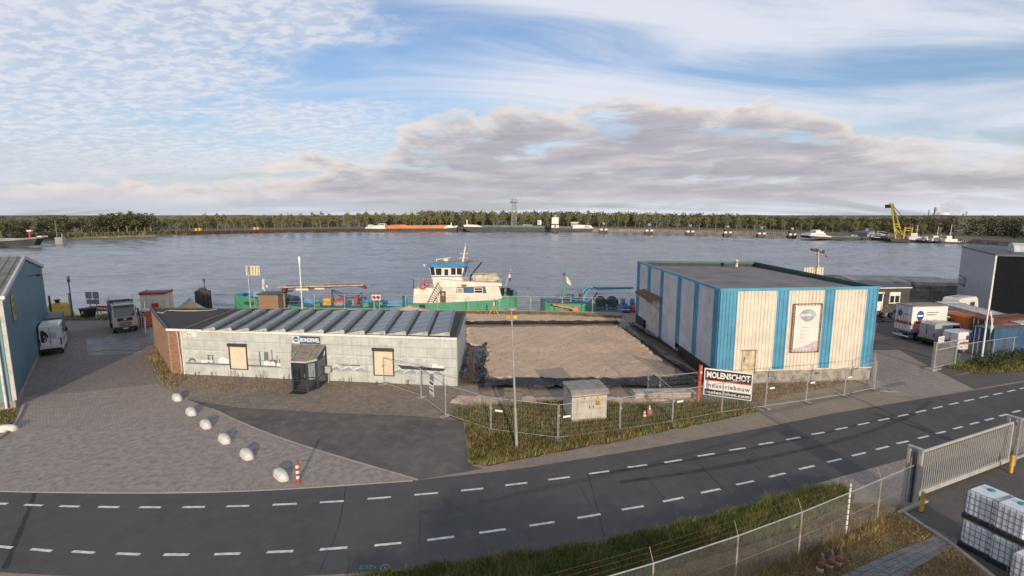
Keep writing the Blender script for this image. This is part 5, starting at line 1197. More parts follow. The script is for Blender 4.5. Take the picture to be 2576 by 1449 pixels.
def splash(x0, x1, z, h, seed):
    r = random.Random(seed); out = []
    x = x0
    while x < x1:
        w = r.uniform(.12, .3); k = r.uniform(.5, 1); out.append([(x-.1, z-h*.2), (x+w*1.3, z-h*.25*k), (x+w*1.1, z+h*.3*k), (x+w*.5, z+h*.9*k), (x+w*.2, z+h*.2)]); x += w*.75
    return out
def side_print(root, name, polys, y, m):
    b = MB()
    for p in polys: b.poly([(x, y, z) for x, z in p])
    b.build(name, m, root)
def rear_print(root, name, polys, x, m):
    b = MB()
    for p in polys: b.poly([(x, -a, z) for a, z in p])
    b.build(name, m, root)
def van(name, label, loc, head, L, W, Hh, paint, nose, kind, group=None, scale=(1, 1, 1), plate=NPLY):
    """panel van: x forward, rear at x = 0. nose: (bonnet height, screen base x from front, roof front x from front)"""
    o = thing(name, label, 'van', loc, HEAD(head), group); o.scale = scale
    bh, sb, rf = nose
    prof = [(0.02, .42), (0.0, 1.0), (.05, 1.25), (.10, Hh-.12), (.25, Hh-.02), (L*.45, Hh), (L-rf, Hh-.06), (L-sb, bh+.06), (L-.18, bh-.22), (L, .75), (L-.03, .35), (L*.5, .30)]
    b, yv = body_shell(prof, W, 1.0, .10); b.build('body', paint, o)
    plate_box(o, 'bumper', (-.06, -W/2+.03, .38), (.10, W/2-.03, .62), BLACK, .03); plate_box(o, 'bumper', (L-.12, -W/2+.05, .32), (L+.05, W/2-.05, .58), BLACK, .03)
    for s in (-1, 1):
        plate_box(o, 'tail_light', (-.02, s*(W/2-.02)-(.14 if s > 0 else 0), .85), (.07, s*(W/2-.02)+(.14 if s < 0 else 0), 1.45 if Hh > 2 else 1.2), TAILR, .015)
        plate_box(o, 'head_light', (L-.30, s*(W/2-.06)-(.24 if s > 0 else 0), .72), (L-.02, s*(W/2-.06)+(.24 if s < 0 else 0), .94), HEADL, .03)
        b = MB(); y = s*(yv(1.5)+.012); q = [(L-rf-.95, bh+.12), (L-sb-.25, bh+.10), (L-rf-.10, Hh-.22), (L-rf-.95, Hh-.22)]
        b.prism([(x, y, z) for x, z in q], (0, -s*.012, 0)); b.build('side_window', GLASS, o)
        b = MB(); b.bbox((L-sb-.42, s*(W/2+.16)-.10, bh+.12), (L-sb-.28, s*(W/2+.16)+.10, bh+.42), .03); b.tube((L-sb-.35, s*(W/2-.03), bh+.15), (L-sb-.35, s*(W/2+.1), bh+.2), .025); b.build('mirror', BLACK, o)
        b = MB(); b.box((.9, s*(W/2+.004)-.004, 1.02), (L-rf-.2, s*(W/2+.004)+.004, 1.10)); b.build('side_moulding', BLACK if kind != 'small' else paint, o)
        for xx in (L-rf-1.0, .95): b = MB(); b.box((xx-.008, s*(W/2+.003)-.003, .5), (xx+.008, s*(W/2+.003)+.003, 1.0)); b.build('door_gap', BLACK, o)
    b = MB(); q = [Vector((L-sb+.01, 0, bh+.10)), Vector((L-rf+.03, 0, Hh-.13))]; w0, w1 = yv(bh)-.08, yv(Hh-.1)-.10
    b.prism([q[0]+Vector((.02,-w0,.01)), q[0]+Vector((.02,w0,.01)), q[1]+Vector((.02,w1,.01)), q[1]+Vector((.02,-w1,.01))], (.012, 0, .012)); b.build('windscreen', GLASS, o)
    plate_box(o, 'rear_plate', (-.025 if kind == 'rear' else -.03, -.27, .74), (.0, .27, .86), plate, .004)
    plate_box(o, 'door_handle', (-.035, -.06, 1.05), (.02, .02, 1.22), BLACK, .01)
    b = MB(); b.box((-.006, -.012, .62), (.03, .012, Hh-.15)); b.build('door_gap', BLACK, o)
    for i, xx in enumerate(np.linspace(.5, L-rf-.5, 5)): b = MB(); b.box((xx-.04, -W/2+.22, Hh-.012), (xx+.04, W/2-.22, Hh+.02)); b.build('roof_rib', paint, o)
    wheels(o, (.95, L-.85), W-.02, .33, .21); return o
# white panel van seen from behind, beside the teal warehouse
rr = G(132, 895)
v1 = van('panel_van', 'white panel van with dark rear graphics parked along the teal warehouse', rr, -38, 5.4, 2.0, 2.5, CARW, (1.25, .95, 1.75), 'big', scale=(.85, .74, 1.06), plate=NPLW)
rear_print(v1, 'dark_graphic', [[(-.78, .95), (-.55, .90), (-.28, 1.35), (-.12, 1.65), (-.30, 1.95), (-.62, 2.15), (-.78, 2.1)], [(.12, .62), (.72, .60), (.70, .85), (.42, 1.02)]], -.012+.04, mat('graphic_navy', (.03, .025, .07), .4, .3, 5))
rear_print(v1, 'text_lines', [[(.02, z), (.55, z), (.55, z+.035), (.02, z+.035)] for z in (1.45, 1.58, 1.71, 1.84)], .03, mat('graphic_blue', (.10, .14, .22), .5))
rear_print(v1, 'drops', [shield(-.45, 1.3, .07, .1, 8), shield(-.5, 1.6, .06, .09, 8), shield(-.33, 1.5, .06, .07, 8)], .012, mat('graphic_pale', (.45, .52, .6), .5))
# silver and small white van, box truck in the right yard
p = G(2326, 868); v2 = van('panel_van', 'silver grey panel van between the box truck and the small white van', p, 80, 4.9, 1.95, 1.98, SILV, (1.15, .85, 1.5), 'mid', scale=(.80, .82, 1.08))
p = G(2384, 886); v3 = van('delivery_van', 'small white delivery van with red splash print and shield logo', p, 80, 4.3, 1.8, 1.82, CARW, (1.05, .95, 1.6), 'small', scale=(.84, .82, 1.06))
for sgn in (-1,):
    side_print(v3, 'shield_logo', [shield(1.15, 1.35, .17, .2)], sgn*(.9-.02), LOGOB); side_print(v3, 'splash_print', splash(.2, 2.6, .88, .3, 4), sgn*(.915), LOGOR)
    side_print(v3, 'text_lines', [[(1.6, 1.38), (2.1, 1.38), (2.1, 1.41), (1.6, 1.41)], [(1.6, 1.48), (2.3, 1.48), (2.3, 1.51), (1.6, 1.51)]], sgn*.885, LOGOB)
rear_print(v3, 'splash_print', splash(-.8, .6, .95, .22, 9), -.012, LOGOR)
p = G(2266, 853); bt = thing('box_truck', 'white box truck with shield logo and red splash print', 'truck', p, HEAD(84)); bt.scale = (.86, .84, 1.0)
plate_box(bt, 'cargo_box', (0, -1.1, .95), (4.3, 1.1, 3.35), CARW, .03)
plate_box(bt, 'box_roof', (-.03, -1.13, 3.35), (4.33, 1.13, 3.42), mat('box_roof_grey', (.24, .22, .20), .8, .25, 2), .02)
plate_box(bt, 'blue_sill', (-.02, -1.115, .80), (4.3, 1.115, .95), mat('sill_blue', (.08, .20, .36), .5, .15), .01)
b = MB(); b.box((-.012, -.012, 1.0), (.02, .012, 3.3)); b.build('door_gap', DARKM, bt)
for y in (-.35, -.75, .35, .75): b = MB(); b.tube((-.035, y, 1.0), (-.035, y, 3.3), .018, 5); b.build('lock_bar', GREYM, bt)
prof = [(4.45, .5), (4.42, 1.3), (4.5, 2.25), (4.75, 2.32), (5.15, 2.28), (5.75, 1.45), (6.25, 1.15), (6.4, .8), (6.35, .4)]
b, yv = body_shell(prof, 1.95, 1.2, .10); b.build('cab', CARW, bt)
for s in (-1, 1):
    b = MB(); b.prism([(x, s*(yv(1.7)+.012), z) for x, z in [(4.65, 1.42), (5.6, 1.42), (5.15, 2.12), (4.65, 2.12)]], (0, -s*.012, 0)); b.build('side_window', GLASS, bt)
    plate_box(bt, 'mirror', (5.4, s*1.18-.09, 1.4), (5.52, s*1.18+.09, 1.85), BLACK, .02)
    plate_box(bt, 'tail_light', (-.05, s*.9-.12, .62), (.02, s*.9+.12, .76), TAILR, .01)
plate_box(bt, 'chassis', (.1, -.45, .5), (6.2, .45, .8), DARKM); plate_box(bt, 'rear_bar', (-.25, -1.05, .38), (-.12, 1.05, .50), WHITE, .02); plate_box(bt, 'rear_plate', (-.13, -.26, .52), (-.11, .26, .64), NPLY, .004)
wheels(bt, (1.1, 5.5), 1.95, .36, .26)
side_print(bt, 'shield_logo', [shield(1.0, 2.45, .45, .52)], -1.106, LOGOB); side_print(bt, 'logo_band', [[(.66, 2.4), (1.34, 2.4), (1.34, 2.55), (.66, 2.55)]], -1.109, SIGNW)
side_print(bt, 'text_lines', [[(1.75, 2.72), (3.2, 2.72), (3.2, 2.82), (1.75, 2.82)], [(1.75, 2.50), (3.0, 2.50), (3.0, 2.60), (1.75, 2.60)]], -1.106, mat('text_grey', (.2, .22, .26), .6))
side_print(bt, 'splash_print', splash(.5, 3.0, 1.75, .5, 11), -1.107, LOGOR); side_print(bt, 'pale_print', [[(.05, 1.0), (4.2, 1.0), (4.2, 1.5), (2.5, 1.75), (1.2, 1.5), (.05, 1.7)]], -1.104, LOGOP)
rear_print(bt, 'shield_logo', [shield(-.45, 2.55, .30, .34)], -.005, LOGOB); rear_print(bt, 'splash_print', splash(-1.0, .9, 1.65, .4, 13), -.006, LOGOR)
rear_print(bt, 'text_lines', [[(.1, 2.5), (.9, 2.5), (.9, 2.56), (.1, 2.56)]], -.006, LOGOB)
dk = van('parked_car', 'dark car mostly hidden between the box truck and the orange container', G(2392, 838), 62, 4.0, 1.7, 1.45, mat('car_black', (.02, .02, .025), .25, .1, coat=.5), (.95, 1.0, 1.7), 'small', scale=(.8, .8, 1)); dk['category'] = 'car'

# ---------------------------------------------------------------- tipper truck facing the camera
tp = thing('tipper_truck', 'cream nosed tipper truck with blue load bed parked nose out on the lane', 'truck', G(318, 838), HEAD(138)); tp.scale = (.80, .80, 1.0)
CABM = mat('truck_cream', (.56, .46, .32), .35, .08, 1.5, coat=.4)
prof = [(-2.1, .9), (-2.15, 2.75), (-1.9, 2.98), (-.45, 2.98), (-.18, 2.75), (-.02, 1.75), (0.0, .95), (-.02, .42), (-.6, .42), (-.7, .9)]
b, yv = body_shell(prof, 2.5, 1.7, .10); cabn = b.build('cab', CABM, tp)
b = MB(); b.prism([(.015, -1.06, 1.74), (.015, 1.06, 1.74), (-.16, 1.0, 2.62), (-.16, -1.0, 2.62)], (.012, 0, .004)); b.build('windscreen', glass_mat('screen_glass', (.06, .08, .09), .05), tp)
b = MB(); b.prism([(-.13, -1.05, 2.64), (-.13, 1.05, 2.64), (-.22, 1.05, 2.88), (-.22, -1.05, 2.88)], (.12, 0, .02)); b.build('sun_visor', DARKM, tp)
plate_box(tp, 'grille', (.005, -.78, 1.26), (.03, .78, 1.62), DARKM, .01); plate_box(tp, 'grille', (.015, -.66, .78), (.04, .66, 1.14), DARKM, .01)
for z in (.90, 1.02): plate_box(tp, 'grille_bar', (.035, -.66, z-.02), (.055, .66, z+.02), CABM, .005)
b = MB(); b.prism([(.034, -.36, 1.34), (.034, -.28, 1.34), (.034, .36, 1.56), (.034, .28, 1.56)], (.012, 0, 0)); b.lathe([(.10, 0), (.15, 0), (.15, .02), (.10, .02)], (.034, 0, 1.45), 12, axis='x'); b.build('emblem', HEADL, tp)
for s in (-1, 1):
    b = MB(); b.prism([(.01, s*.80, .72), (.01, s*1.20, .80), (-.02, s*1.22, 1.16), (.01, s*.86, 1.10)], (.03, 0, 0)); b.build('head_light', HEADL, tp)
    plate_box(tp, 'mirror', (-.15, s*1.45-.10, 1.75), (.03, s*1.45+.10, 2.45), DARKM, .03); b = MB(); b.tube((-.1, s*1.2, 2.4), (-.05, s*1.42, 2.4), .03); b.build('mirror_arm', DARKM, tp)
    b = MB(); b.prism([(x, s*(yv(2.2)+.01), z) for x, z in [(-1.5, 1.75), (-.25, 1.75), (-.4, 2.6), (-1.5, 2.6)]], (0, -s*.012, 0)); b.build('side_window', GLASS, tp)
plate_box(tp, 'bumper', (-.2, -1.22, .38), (.05, 1.22, .70), DARKM, .04); plate_box(tp, 'front_plate', (.05, -.27, .47), (.065, .27, .59), NPLW, .003)
b = MB(); b.tube((-.5, -.95, 3.12), (-.5, .95, 3.12), .03)
b.build('lamp_bar', GREYM, tp)
for y in (-.75, -.45, -.15, .15, .45, .75): b = MB(); b.lathe([(.05, -.08), (.11, 0), (.11, .03)], (-.45, y, 3.14), 8, axis='x'); b.build('roof_lamp', HEADL, tp)
for y in (-.95, .95): b = MB(); b.lathe([(.09, 0), (.09, .16), (.04, .2)], (-.6, y, 3.0), 8); b.build('beacon', mat('amber', (.5, .2, .02), .3), tp)
BEDB = mat('bed_blue', (.03, .075, .17), .5, .25, 1.5, streak=.3)
plate_box(tp, 'chassis', (-7.2, -.5, .6), (-.8, .5, 1.0), DARKM)
b = MB(); zt_ = 2.75
b.box((-7.4, -1.25, 1.2), (-2.4, 1.25, 1.32)); b.box((-7.4, -1.25, 1.32), (-2.4, -1.17, zt_)); b.box((-7.4, 1.17, 1.32), (-2.4, 1.25, zt_)); b.box((-2.5, -1.17, 1.32), (-2.4, 1.17, zt_+.45)); b.box((-7.4, -1.17, 1.32), (-7.3, 1.17, zt_)); b.build('load_bed', BEDB, tp)
for s in (-1, 1): b = MB(); b.tube((-2.45, s*1.22, zt_), (-2.45, s*1.22, zt_+.95), .035); b.build('bed_post', GREYM, tp)
wheels(tp, (-1.35, -5.0, -6.3), 2.46, .5, .3)
# ---------------------------------------------------------------- caravan and containers
cv = thing('caravan', 'white touring caravan with dark windows behind the long container', 'caravan', G(2385, 806), HEAD(64)); cv.scale = (.8, .8, 1)
prof = [(0, .5), (-.05, 1.2), (.15, 2.45), (.6, 2.62), (4.8, 2.62), (5.3, 2.3), (5.5, 1.3), (5.3, .5)]
b, yv = body_shell(prof, 2.2, 1.6, .08); b.build('body', mat('caravan_white', (.60, .59, .56), .4, .1, 1), cv)
b = MB(); b.prism([(.0, -.8, 1.45), (.0, .8, 1.45), (.10, .78, 2.1), (.10, -.78, 2.1)], (-.03, 0, 0)); b.build('rear_window', GLASS, cv)
for x0, x1 in ((.7, 1.7), (3.0, 4.3)):
    b = MB(); b.prism([(x, -yv(1.8)-.012, z) for x, z in ((x0, 1.4), (x1, 1.4), (x1, 2.05), (x0, 2.05))], (0, .012, 0)); b.build('side_window', GLASS, cv)
plate_box(cv, 'roof_hatch', (1.2, -.4, 2.62), (1.9, .4, 2.72), GREYM); plate_box(cv, 'roof_hatch', (3.0, -.4, 2.62), (3.7, .4, 2.72), GREYM); wheels(cv, (2.4,), 2.1, .3, .2)
plate_box(cv, 'rear_bumper', (-.12, -1.0, .5), (.05, 1.0, .75), GREYM, .03)
def container(label, P, hd, L, W, Hc, m, roofm, group='shipping containers in the yard', doors=True, zb=.08):
    """corner casting frame, profiled walls, roof; P is the near left bottom corner, door end at x = 0"""
    o = thing('shipping_container', label, 'container', P, HEAD(hd), group)
    for nm, O_, u_, n_, s1 in (('side_wall', (0, -W/2, 0), (1, 0, 0), (0, -1, 0), L), ('side_wall', (0, W/2, 0), (1, 0, 0), (0, 1, 0), L), ('end_wall', (L, -W/2, 0), (0, 1, 0), (1, 0, 0), W)):
        b = MB(); corr(b, Vector(O_)-Vector(n_)*.04, u_, n_, .06, s1-.06, zb+.12, Hc-.12, .28, .036); b.build(nm, m, o)
    b = MB()
    for x in (.06, L-.06):
        for y in (-W/2+.06, W/2-.06): b.box((x-.06, y-.06, zb), (x+.06, y+.06, Hc))
    for y in (-W/2+.05, W/2-.05):
        for z in (zb+.06, Hc-.06): b.box((.12, y-.045, z-.06), (L-.12, y+.045, z+.06))
    for x in (.05, L-.05):
        for z in (zb+.06, Hc-.06): b.box((x-.045, -W/2+.12, z-.06), (x+.045, W/2-.12, z+.06))
    b.build('frame', m, o)
    b = MB(); k = 24
    for i in range(k):
        x0, x1 = .1+(L-.2)*i/k, .1+(L-.2)*(i+.5)/k; x2 = .1+(L-.2)*(i+1)/k
        b.poly([(x0, -W/2+.1, Hc-.05), (x1, -W/2+.1, Hc-.02), (x1, W/2-.1, Hc-.02), (x0, W/2-.1, Hc-.05)]); b.poly([(x1, -W/2+.1, Hc-.02), (x2, -W/2+.1, Hc-.05), (x2, W/2-.1, Hc-.05), (x1, W/2-.1, Hc-.02)])
    b.build('roof', roofm, o)
    for s in (-1, 1):
        b = MB(); b.box((.01, min(s*.015, s*(W/2-.14)), zb+.14), (.05, max(s*.015, s*(W/2-.14)), Hc-.14)); dd = b.build('door', m, o)
        for f in (.3, .7): b = MB(); b.tube((-.02, s*W/2*f, zb+.1), (-.02, s*W/2*f, Hc-.1), .02, 6); b.build('lock_bar', GREYM, dd)
    return o
CBL = mat('container_blue', (.03, .095, .19), .6, .3, 1.2, streak=.45); CRD = mat('container_brown', (.13, .045, .032), .7, .3, 1.2, streak=.4); COR = mat('container_orange', (.48, .135, .03), .6, .25, 1.0, streak=.4); CWH = mat('container_white', (.46, .45, .42), .6, .25, 1.0, streak=.4)
RBL = mat('container_roof_blue', (.10, .12, .13), .8, .4, 2, col2=(.12, .08, .06)); RRD = mat('container_roof_brown', (.17, .07, .05), .8, .35, 2); ROR = mat('container_roof_orange', (.30, .10, .045), .8, .3, 1.5)
def corner(hd, P, L, W): h = rad(hd); return P+Vector((-math.cos(h), math.sin(h), 0))*W/2     # left of travel
container('blue container with pale door bars at the yard fence', corner(74, G(2492, 904), 5, 1.6), 74, 5.2, 1.6, 2.55, CBL, RBL)
container('brown red container end on behind the blue container', corner(74, G(2515, 892), 5, 1.7)+Vector((.2, 1.2, 0)), 74, 6.2, 1.7, 2.75, CRD, RRD)
container('bright orange container beside the small white van', Vector((43.2, 49.0, 0)), 174, 6.1, 2.3, 2.55, COR, ROR)
container('long off-white container behind the orange one', Vector((47.4, 54.0, 0)), 190, 11.5, 2.3, 2.6, CWH, CWH)
# ================================================================ building site
gpts = rough_edge(px((1172, 826), (1555, 822), (1600, 850), (1660, 905), (1702, 938), (1690, 958), (1420, 957), (1232, 955), (1216, 930), (1228, 893), (1222, 872), (1172, 866)), .5, .12, 5)
def lumpy(name, poly, z, amp, step, m, seed=1, skirt=.12, kind='structure'):
    """gently uneven ground filling a polygon"""
    xs_ = [p.x for p in poly]; ys_ = [p.y for p in poly]; r = np.random.default_rng(seed); b = bmesh.new()
    bv = [b.verts.new((p.x, p.y, z)) for p in poly]; f = b.faces.new(bv)
    bmesh.ops.triangulate(b, faces=b.faces[:])
    me = bpy.data.meshes.new(name)
    for _ in range(5):
        long = [e for e in b.edges if e.calc_length() > step]
        if not long: break
        bmesh.ops.subdivide_edges(b, edges=long, cuts=1); bmesh.ops.triangulate(b, faces=b.faces[:])
    ph = r.uniform(0, 6, 8)
    for v in b.verts:
        x, y = v.co.x, v.co.y
        h = math.sin(x*.9+ph[0])*math.sin(y*.7+ph[1])+.6*math.sin(x*2.3+y*1.1+ph[2])+.4*math.sin(x*4.1-y*3.3+ph[3])+.3*r.standard_normal()
        v.co.z = (z+amp*h) if not v.is_boundary else z-skirt
    bmesh.ops.recalc_face_normals(b, faces=b.faces[:])
    b.to_mesh(me); b.free(); me.materials.append(m)
    if me.polygons and me.polygons[0].normal.z < 0: me.flip_normals()
    return link(name, me, None, kind=kind)
lumpy('gravel_bed', gpts, .16, .022, .45, M_GRAVEL, 3, .17)
lumpy('gravel_strip', rough_edge(px((1172, 790), (1420, 792), (1560, 800), (1575, 806), (1555, 809), (1172, 810)), .5, .1, 9), .08, .03, .5, M_GRAVEL, 8, .10)
lumpy('gravel_bank', rough_edge(px((1150, 994), (1260, 998), (1420, 998), (1600, 998), (1740, 1000), (1755, 1012), (1600, 1018), (1400, 1016), (1200, 1024), (1130, 1015)), .5, .12, 11), .10, .05, .4, M_GRAVEL, 6, .12)
FOILM = mat('black_foil', (.022, .023, .026), .32, .25, 2.0, bump=.35, bscale=9, world=True, spec=.6)
def foil(P, W, label, seed, lift=.12, nx=14):
    """wrinkled plastic sheet laid along a line"""
    r = np.random.default_rng(seed); C = catmull([Vector((p.x, p.y, 0)) for p in P], 10); n = len(C); b = MB(); rows_ = []
    ph = r.uniform(0, 6, 6)
    for i, p in enumerate(C):
        d = (C[min(i+1, n-1)]-C[max(i-1, 0)]).normalized(); nn = Vector((-d.y, d.x, 0)); w = W*(1+.18*math.sin(i*.55+ph[0])+.1*r.standard_normal())
        rw = []
        for j in range(nx+1):
            t = j/nx-.5
            z = .03+lift*(1.1*abs(t)*2)**2*.9+lift*.55*abs(math.sin(i*1.3+ph[1]+t*3+r.normal()*.25))*(.4+abs(t)*1.4)+.02*r.standard_normal()
            rw.append(p+nn*(w*t)+d*(.09*math.sin(j*1.9+i))+Vector((0, 0, max(.012, z))))
        rows_.append(rw)
    for a, c in zip(rows_[:-1], rows_[1:]):
        for j in range(nx): b.mesh([a[j], a[j+1], c[j+1], c[j]], [(0, 1, 2, 3)], 0, False)
    return b.build('foil_sheet', FOILM, None, label=label, cat='plastic sheet')
foil(px((1170, 816), (1300, 815), (1430, 815), (1556, 814)), 1.1, 'black plastic sheet along the river side of the gravel bed', 1, .16)
foil(px((1205, 972), (1330, 969), (1450, 970), (1600, 968), (1700, 966), (1750, 962)), 1.7, 'long black plastic sheet along the road side of the gravel bed', 2, .17, 18)
foil(px((1200, 875), (1198, 900), (1192, 935), (1190, 968)), 1.6, 'crumpled black plastic sheet beside the low office end wall', 3, .32, 18)
foil(px((1570, 828), (1625, 868), (1700, 922), (1770, 962)), .55, 'torn black plastic strip between the gravel bed and the striped hall', 4, .22, 12)
foil(px((1585, 818), (1660, 862), (1735, 912), (1800, 952)), .5, 'black plastic sheet along the foot of the striped hall flank', 5, .25, 12)
# rebar cages in the two trenches
REB = mat('rebar_rust', (.13, .075, .05), .8, .3, 6)
def cage(label, P, Q, w, n, name='rebar_cage'):
    o = thing(name, label, 'rebar cage', P); b_l = []
    L = (Q-P).length; d = (Q-P).normalized(); nn = Vector((-d.y, d.x, 0))
    me = MB(); me.tube(-nn*w/2, nn*w/2, .014, 4); me = me.data('bar', REB)
    ml = MB(); ml.tube((0, 0, 0), d*L, .014, 4); ml = ml.data('bar', REB)
    for i in range(n): q = link('bar', me, o); q.location = d*(L*(i+.5)/n)+Vector((0, 0, .27+random.uniform(-.02, .02)))
    for t in np.linspace(-.5, .5, 6): q = link('bar', ml, o); q.location = nn*(w*t)+Vector((0, 0, .25))
cage('rusty rebar mesh in the trench beside the low office', G(1176, 968), G(1184, 880), .9, 34)
cage('rusty rebar mesh in the trench along the striped hall', G(1775, 958), G(1588, 826), 1.0, 70)
# stones scattered on the gravel
b = MB()
for i in range(2600):
    p = random.choice(gpts)
    x = random.uniform(-4.5, 14.5); y = random.uniform(35, 55)
    if not inside((x, y), gpts): continue
    s = random.uniform(.012, .05)*(1.6 if random.random() < .06 else 1); z = .17
    vs = [(x+s*random.uniform(.6, 1.3)*math.cos(a), y+s*random.uniform(.6, 1.3)*math.sin(a), z-.01) for a in (0, 1.5, 3.1, 4.6)]+[(x, y, z+s*random.uniform(.7, 1.2))]
    b.mesh(vs, [(0, 1, 4), (1, 2, 4), (2, 3, 4), (3, 0, 4)], random.randrange(2))
b.build('gravel_stones', [mat('stone_pale', (.40, .35, .29), .9, .2), mat('stone_dark', (.2, .16, .12), .9, .2)], None, label='loose stones strewn over the tan gravel bed', cat='stones', kind='stuff')
# ---------------------------------------------------------------- temporary mesh fence panels
GALV = mat('fence_galvanised', (.46, .47, .48), .45, .15, 4, metal=.5)
def panel_parts():
    D = {}
    b = MB()
    for x in (.03, 3.47): b.tube((x, 0, .05), (x, 0, 2.0), .021, 6)
    D['upright'] = b
    b = MB(); b.tube((.03, 0, 2.0), (3.47, 0, 2.0), .021, 6); b.tube((.03, 0, .18), (3.47, 0, .18), .021, 6); D['rail'] = b
    b = MB()
    for x in np.linspace(.03, 3.47, 27)[1:-1]: b.tube((x, 0, .18), (x, 0, 2.0), .0028, 3, cap=False)
    for z in np.linspace(.18, 2.0, 8)[1:-1]: b.tube((.03, 0, z), (3.47, 0, z), .0035, 3, cap=False)
    D['wire_mesh'] = b
    out = []
    for x in (.03, 3.47): b = MB(); b.tube((x, 0, .05), (x, 0, 2.0), .021, 6); out.append(('upright', b.data('upright', GALV)))
    for z in (.18, 2.0): b = MB(); b.tube((.05, 0, z), (3.45, 0, z), .021, 6); out.append(('rail', b.data('rail', GALV)))
    out.append(('wire_mesh', D['wire_mesh'].data('wire_mesh', GALV)))
    b = MB(); b.bbox((-.14, -.36, 0), (.16, .36, .13), .04); b.box((-.05, -.38, .04), (.06, -.355, .10)); out.append(('foot_block', b.data('foot_block', CONC)))
    b = MB(); b.box((-.05, -.035, 1.35), (.10, .035, 1.43)); out.append(('clamp', b.data('clamp', GALV)))
    return out
PP = panel_parts(); TAGM = SIGNW
def fence_panel(a, c, label, group, tag=False):
    d = c-a; o = thing('fence_panel', label, 'fence panel', a, math.atan2(d.y, d.x), group); o.scale = (d.length/3.5, 1, 1)
    for nm, me in PP:
        q = link(nm, me, o)
        if nm == 'wire_mesh': q['kind'] = 'stuff'
    if tag: b = MB(); b.box((.25, -.03, 1.25), (.65, -.024, 1.36)); b.build('tag', TAGM, o)
    return o
fr = px((965, 968), (1060, 1001), (1121, 1048), (1234.5, 1087), (1404, 1108), (1559, 1087), (1691, 1066.5), (1815, 1043), (1924.5, 1028), (2027, 1013), (2123, 998.5), (2199, 981.5), (2194, 947))
lab = ['tilted end panel of mesh fence in front of the office window', 'mesh fence panel carrying a small sign at the office corner', 'mesh fence panel between the office corner and the grass', 'mesh fence panel crossing the left end of the grass', 'mesh fence panel in front of the street lamp foot', 'mesh fence panel in front of the utility cabinet doors', 'mesh fence panel in front of the traffic cones', 'mesh fence panel in front of the builder sign board', 'first mesh fence panel right of the sign board', 'second mesh fence panel right of the sign board', 'third mesh fence panel right of the sign board', 'last roadside mesh fence panel before the driveway', 'short mesh fence panel closing off the striped hall corner']
for i, (a, c) in enumerate(zip(fr[:-1], fr[1:])): fence_panel(a, c, lab[i], 'mesh fence panels along the road side', tag=i in (3, 4, 6, 8, 9, 10, 11))
sgp = [o for o in COL.objects if o.name.startswith('fence_panel') and o.get('label') == lab[1]][0]
b = MB(); b.box((1.35, -.03, .75), (2.0, -.024, 1.7)); sgn = b.build('sign', SIGNW, sgp)
b = MB(); b.box((1.4, -.034, 1.45), (1.95, -.031, 1.6)); b.box((1.4, -.034, 1.0), (1.95, -.031, 1.12)); b.build('print', mat('print_navy', (.04, .05, .16), .5), sgn); b = MB(); b.box((1.4, -.034, .80), (1.95, -.031, .86)); b.box((1.4, -.034, 1.25), (1.9, -.031, 1.32)); b.build('print', RED, sgn)
fence_panel(G(1628, 1003), G(1691, 1064), 'loose mesh panel standing across behind the traffic cones', 'mesh fence panels along the road side')
fence_panel(G(1657, 1022), G(1755, 1012), 'mesh panel standing between the cones and the red post', 'mesh fence panels along the road side')
rp = [(641, 777), (716, 778), (792, 779), (868, 780), (943, 781), (1021, 781.5), (1100, 782.5), (1178, 784), (1257, 785), (1335, 785.5), (1414, 787), (1490, 789), (1562, 795), (1600, 803)]
RP = px(*rp)
for i, (a, c) in enumerate(zip(RP[:-1], RP[1:])):
    l = ['quayside mesh panel in front of the brick hut', 'quayside mesh panel just right of the brick hut', 'quayside mesh panel right of the white lamp column', 'quayside mesh panel in front of the deck tank', 'quayside mesh panel left of the prohibition board', 'quayside mesh panel right of the prohibition board', 'quayside mesh panel below the barge stair'][i] if i < 7 else ['quayside mesh panel behind the survey tripod', 'quayside mesh panel at the barge stern', 'quayside mesh panel over the gap between the boats', 'quayside mesh panel in front of the orange beam', 'quayside mesh panel in front of the hose reels', 'quayside mesh panel running up to the striped hall'][i-7]
    fence_panel(a, c, l, 'mesh fence panels behind the office roof' if i < 7 else 'mesh fence panels along the quay')
# ---------------------------------------------------------------- street lamp
p = G(1300, 1130); lamp = thing('street_lamp', 'tall tapered grey street lamp standing in the roadside grass', 'street lamp', p); top = A(1286.5, 780, p.y)-p
POLE = mat('lamp_grey', (.36, .36, .355), .5, .15, 2, metal=.3)
b = MB(); q1 = top*.30; q2 = top*.62; b.tube((0, 0, 0), q1, .085, 10, r2=.082); b.tube(q1, q2, .062, 10, r2=.058); b.tube(q2, top, .042, 10, r2=.035); b.tube(q1-Vector((0,0,.08)), q1+Vector((0,0,.06)), .088, 10, r2=.062); b.tube(q2-Vector((0,0,.08)), q2+Vector((0,0,.05)), .063, 10, r2=.042); b.build('pole', POLE, lamp)
b = MB(); b.lathe([(.05, -.06), (.30, .02), (.32, .06), (.22, .14), (.06, .17)], top, 16); b.build('lamp_head', POLE, lamp)
tq = A(1287, 797, p.y)-p
for dx in (-.17, .17): b = MB(); b.bbox(tq+Vector((dx-.10, -.08, -.09)), tq+Vector((dx+.10, -.06, .09)), .02); b.build('yellow_tag', YELLOW, lamp)
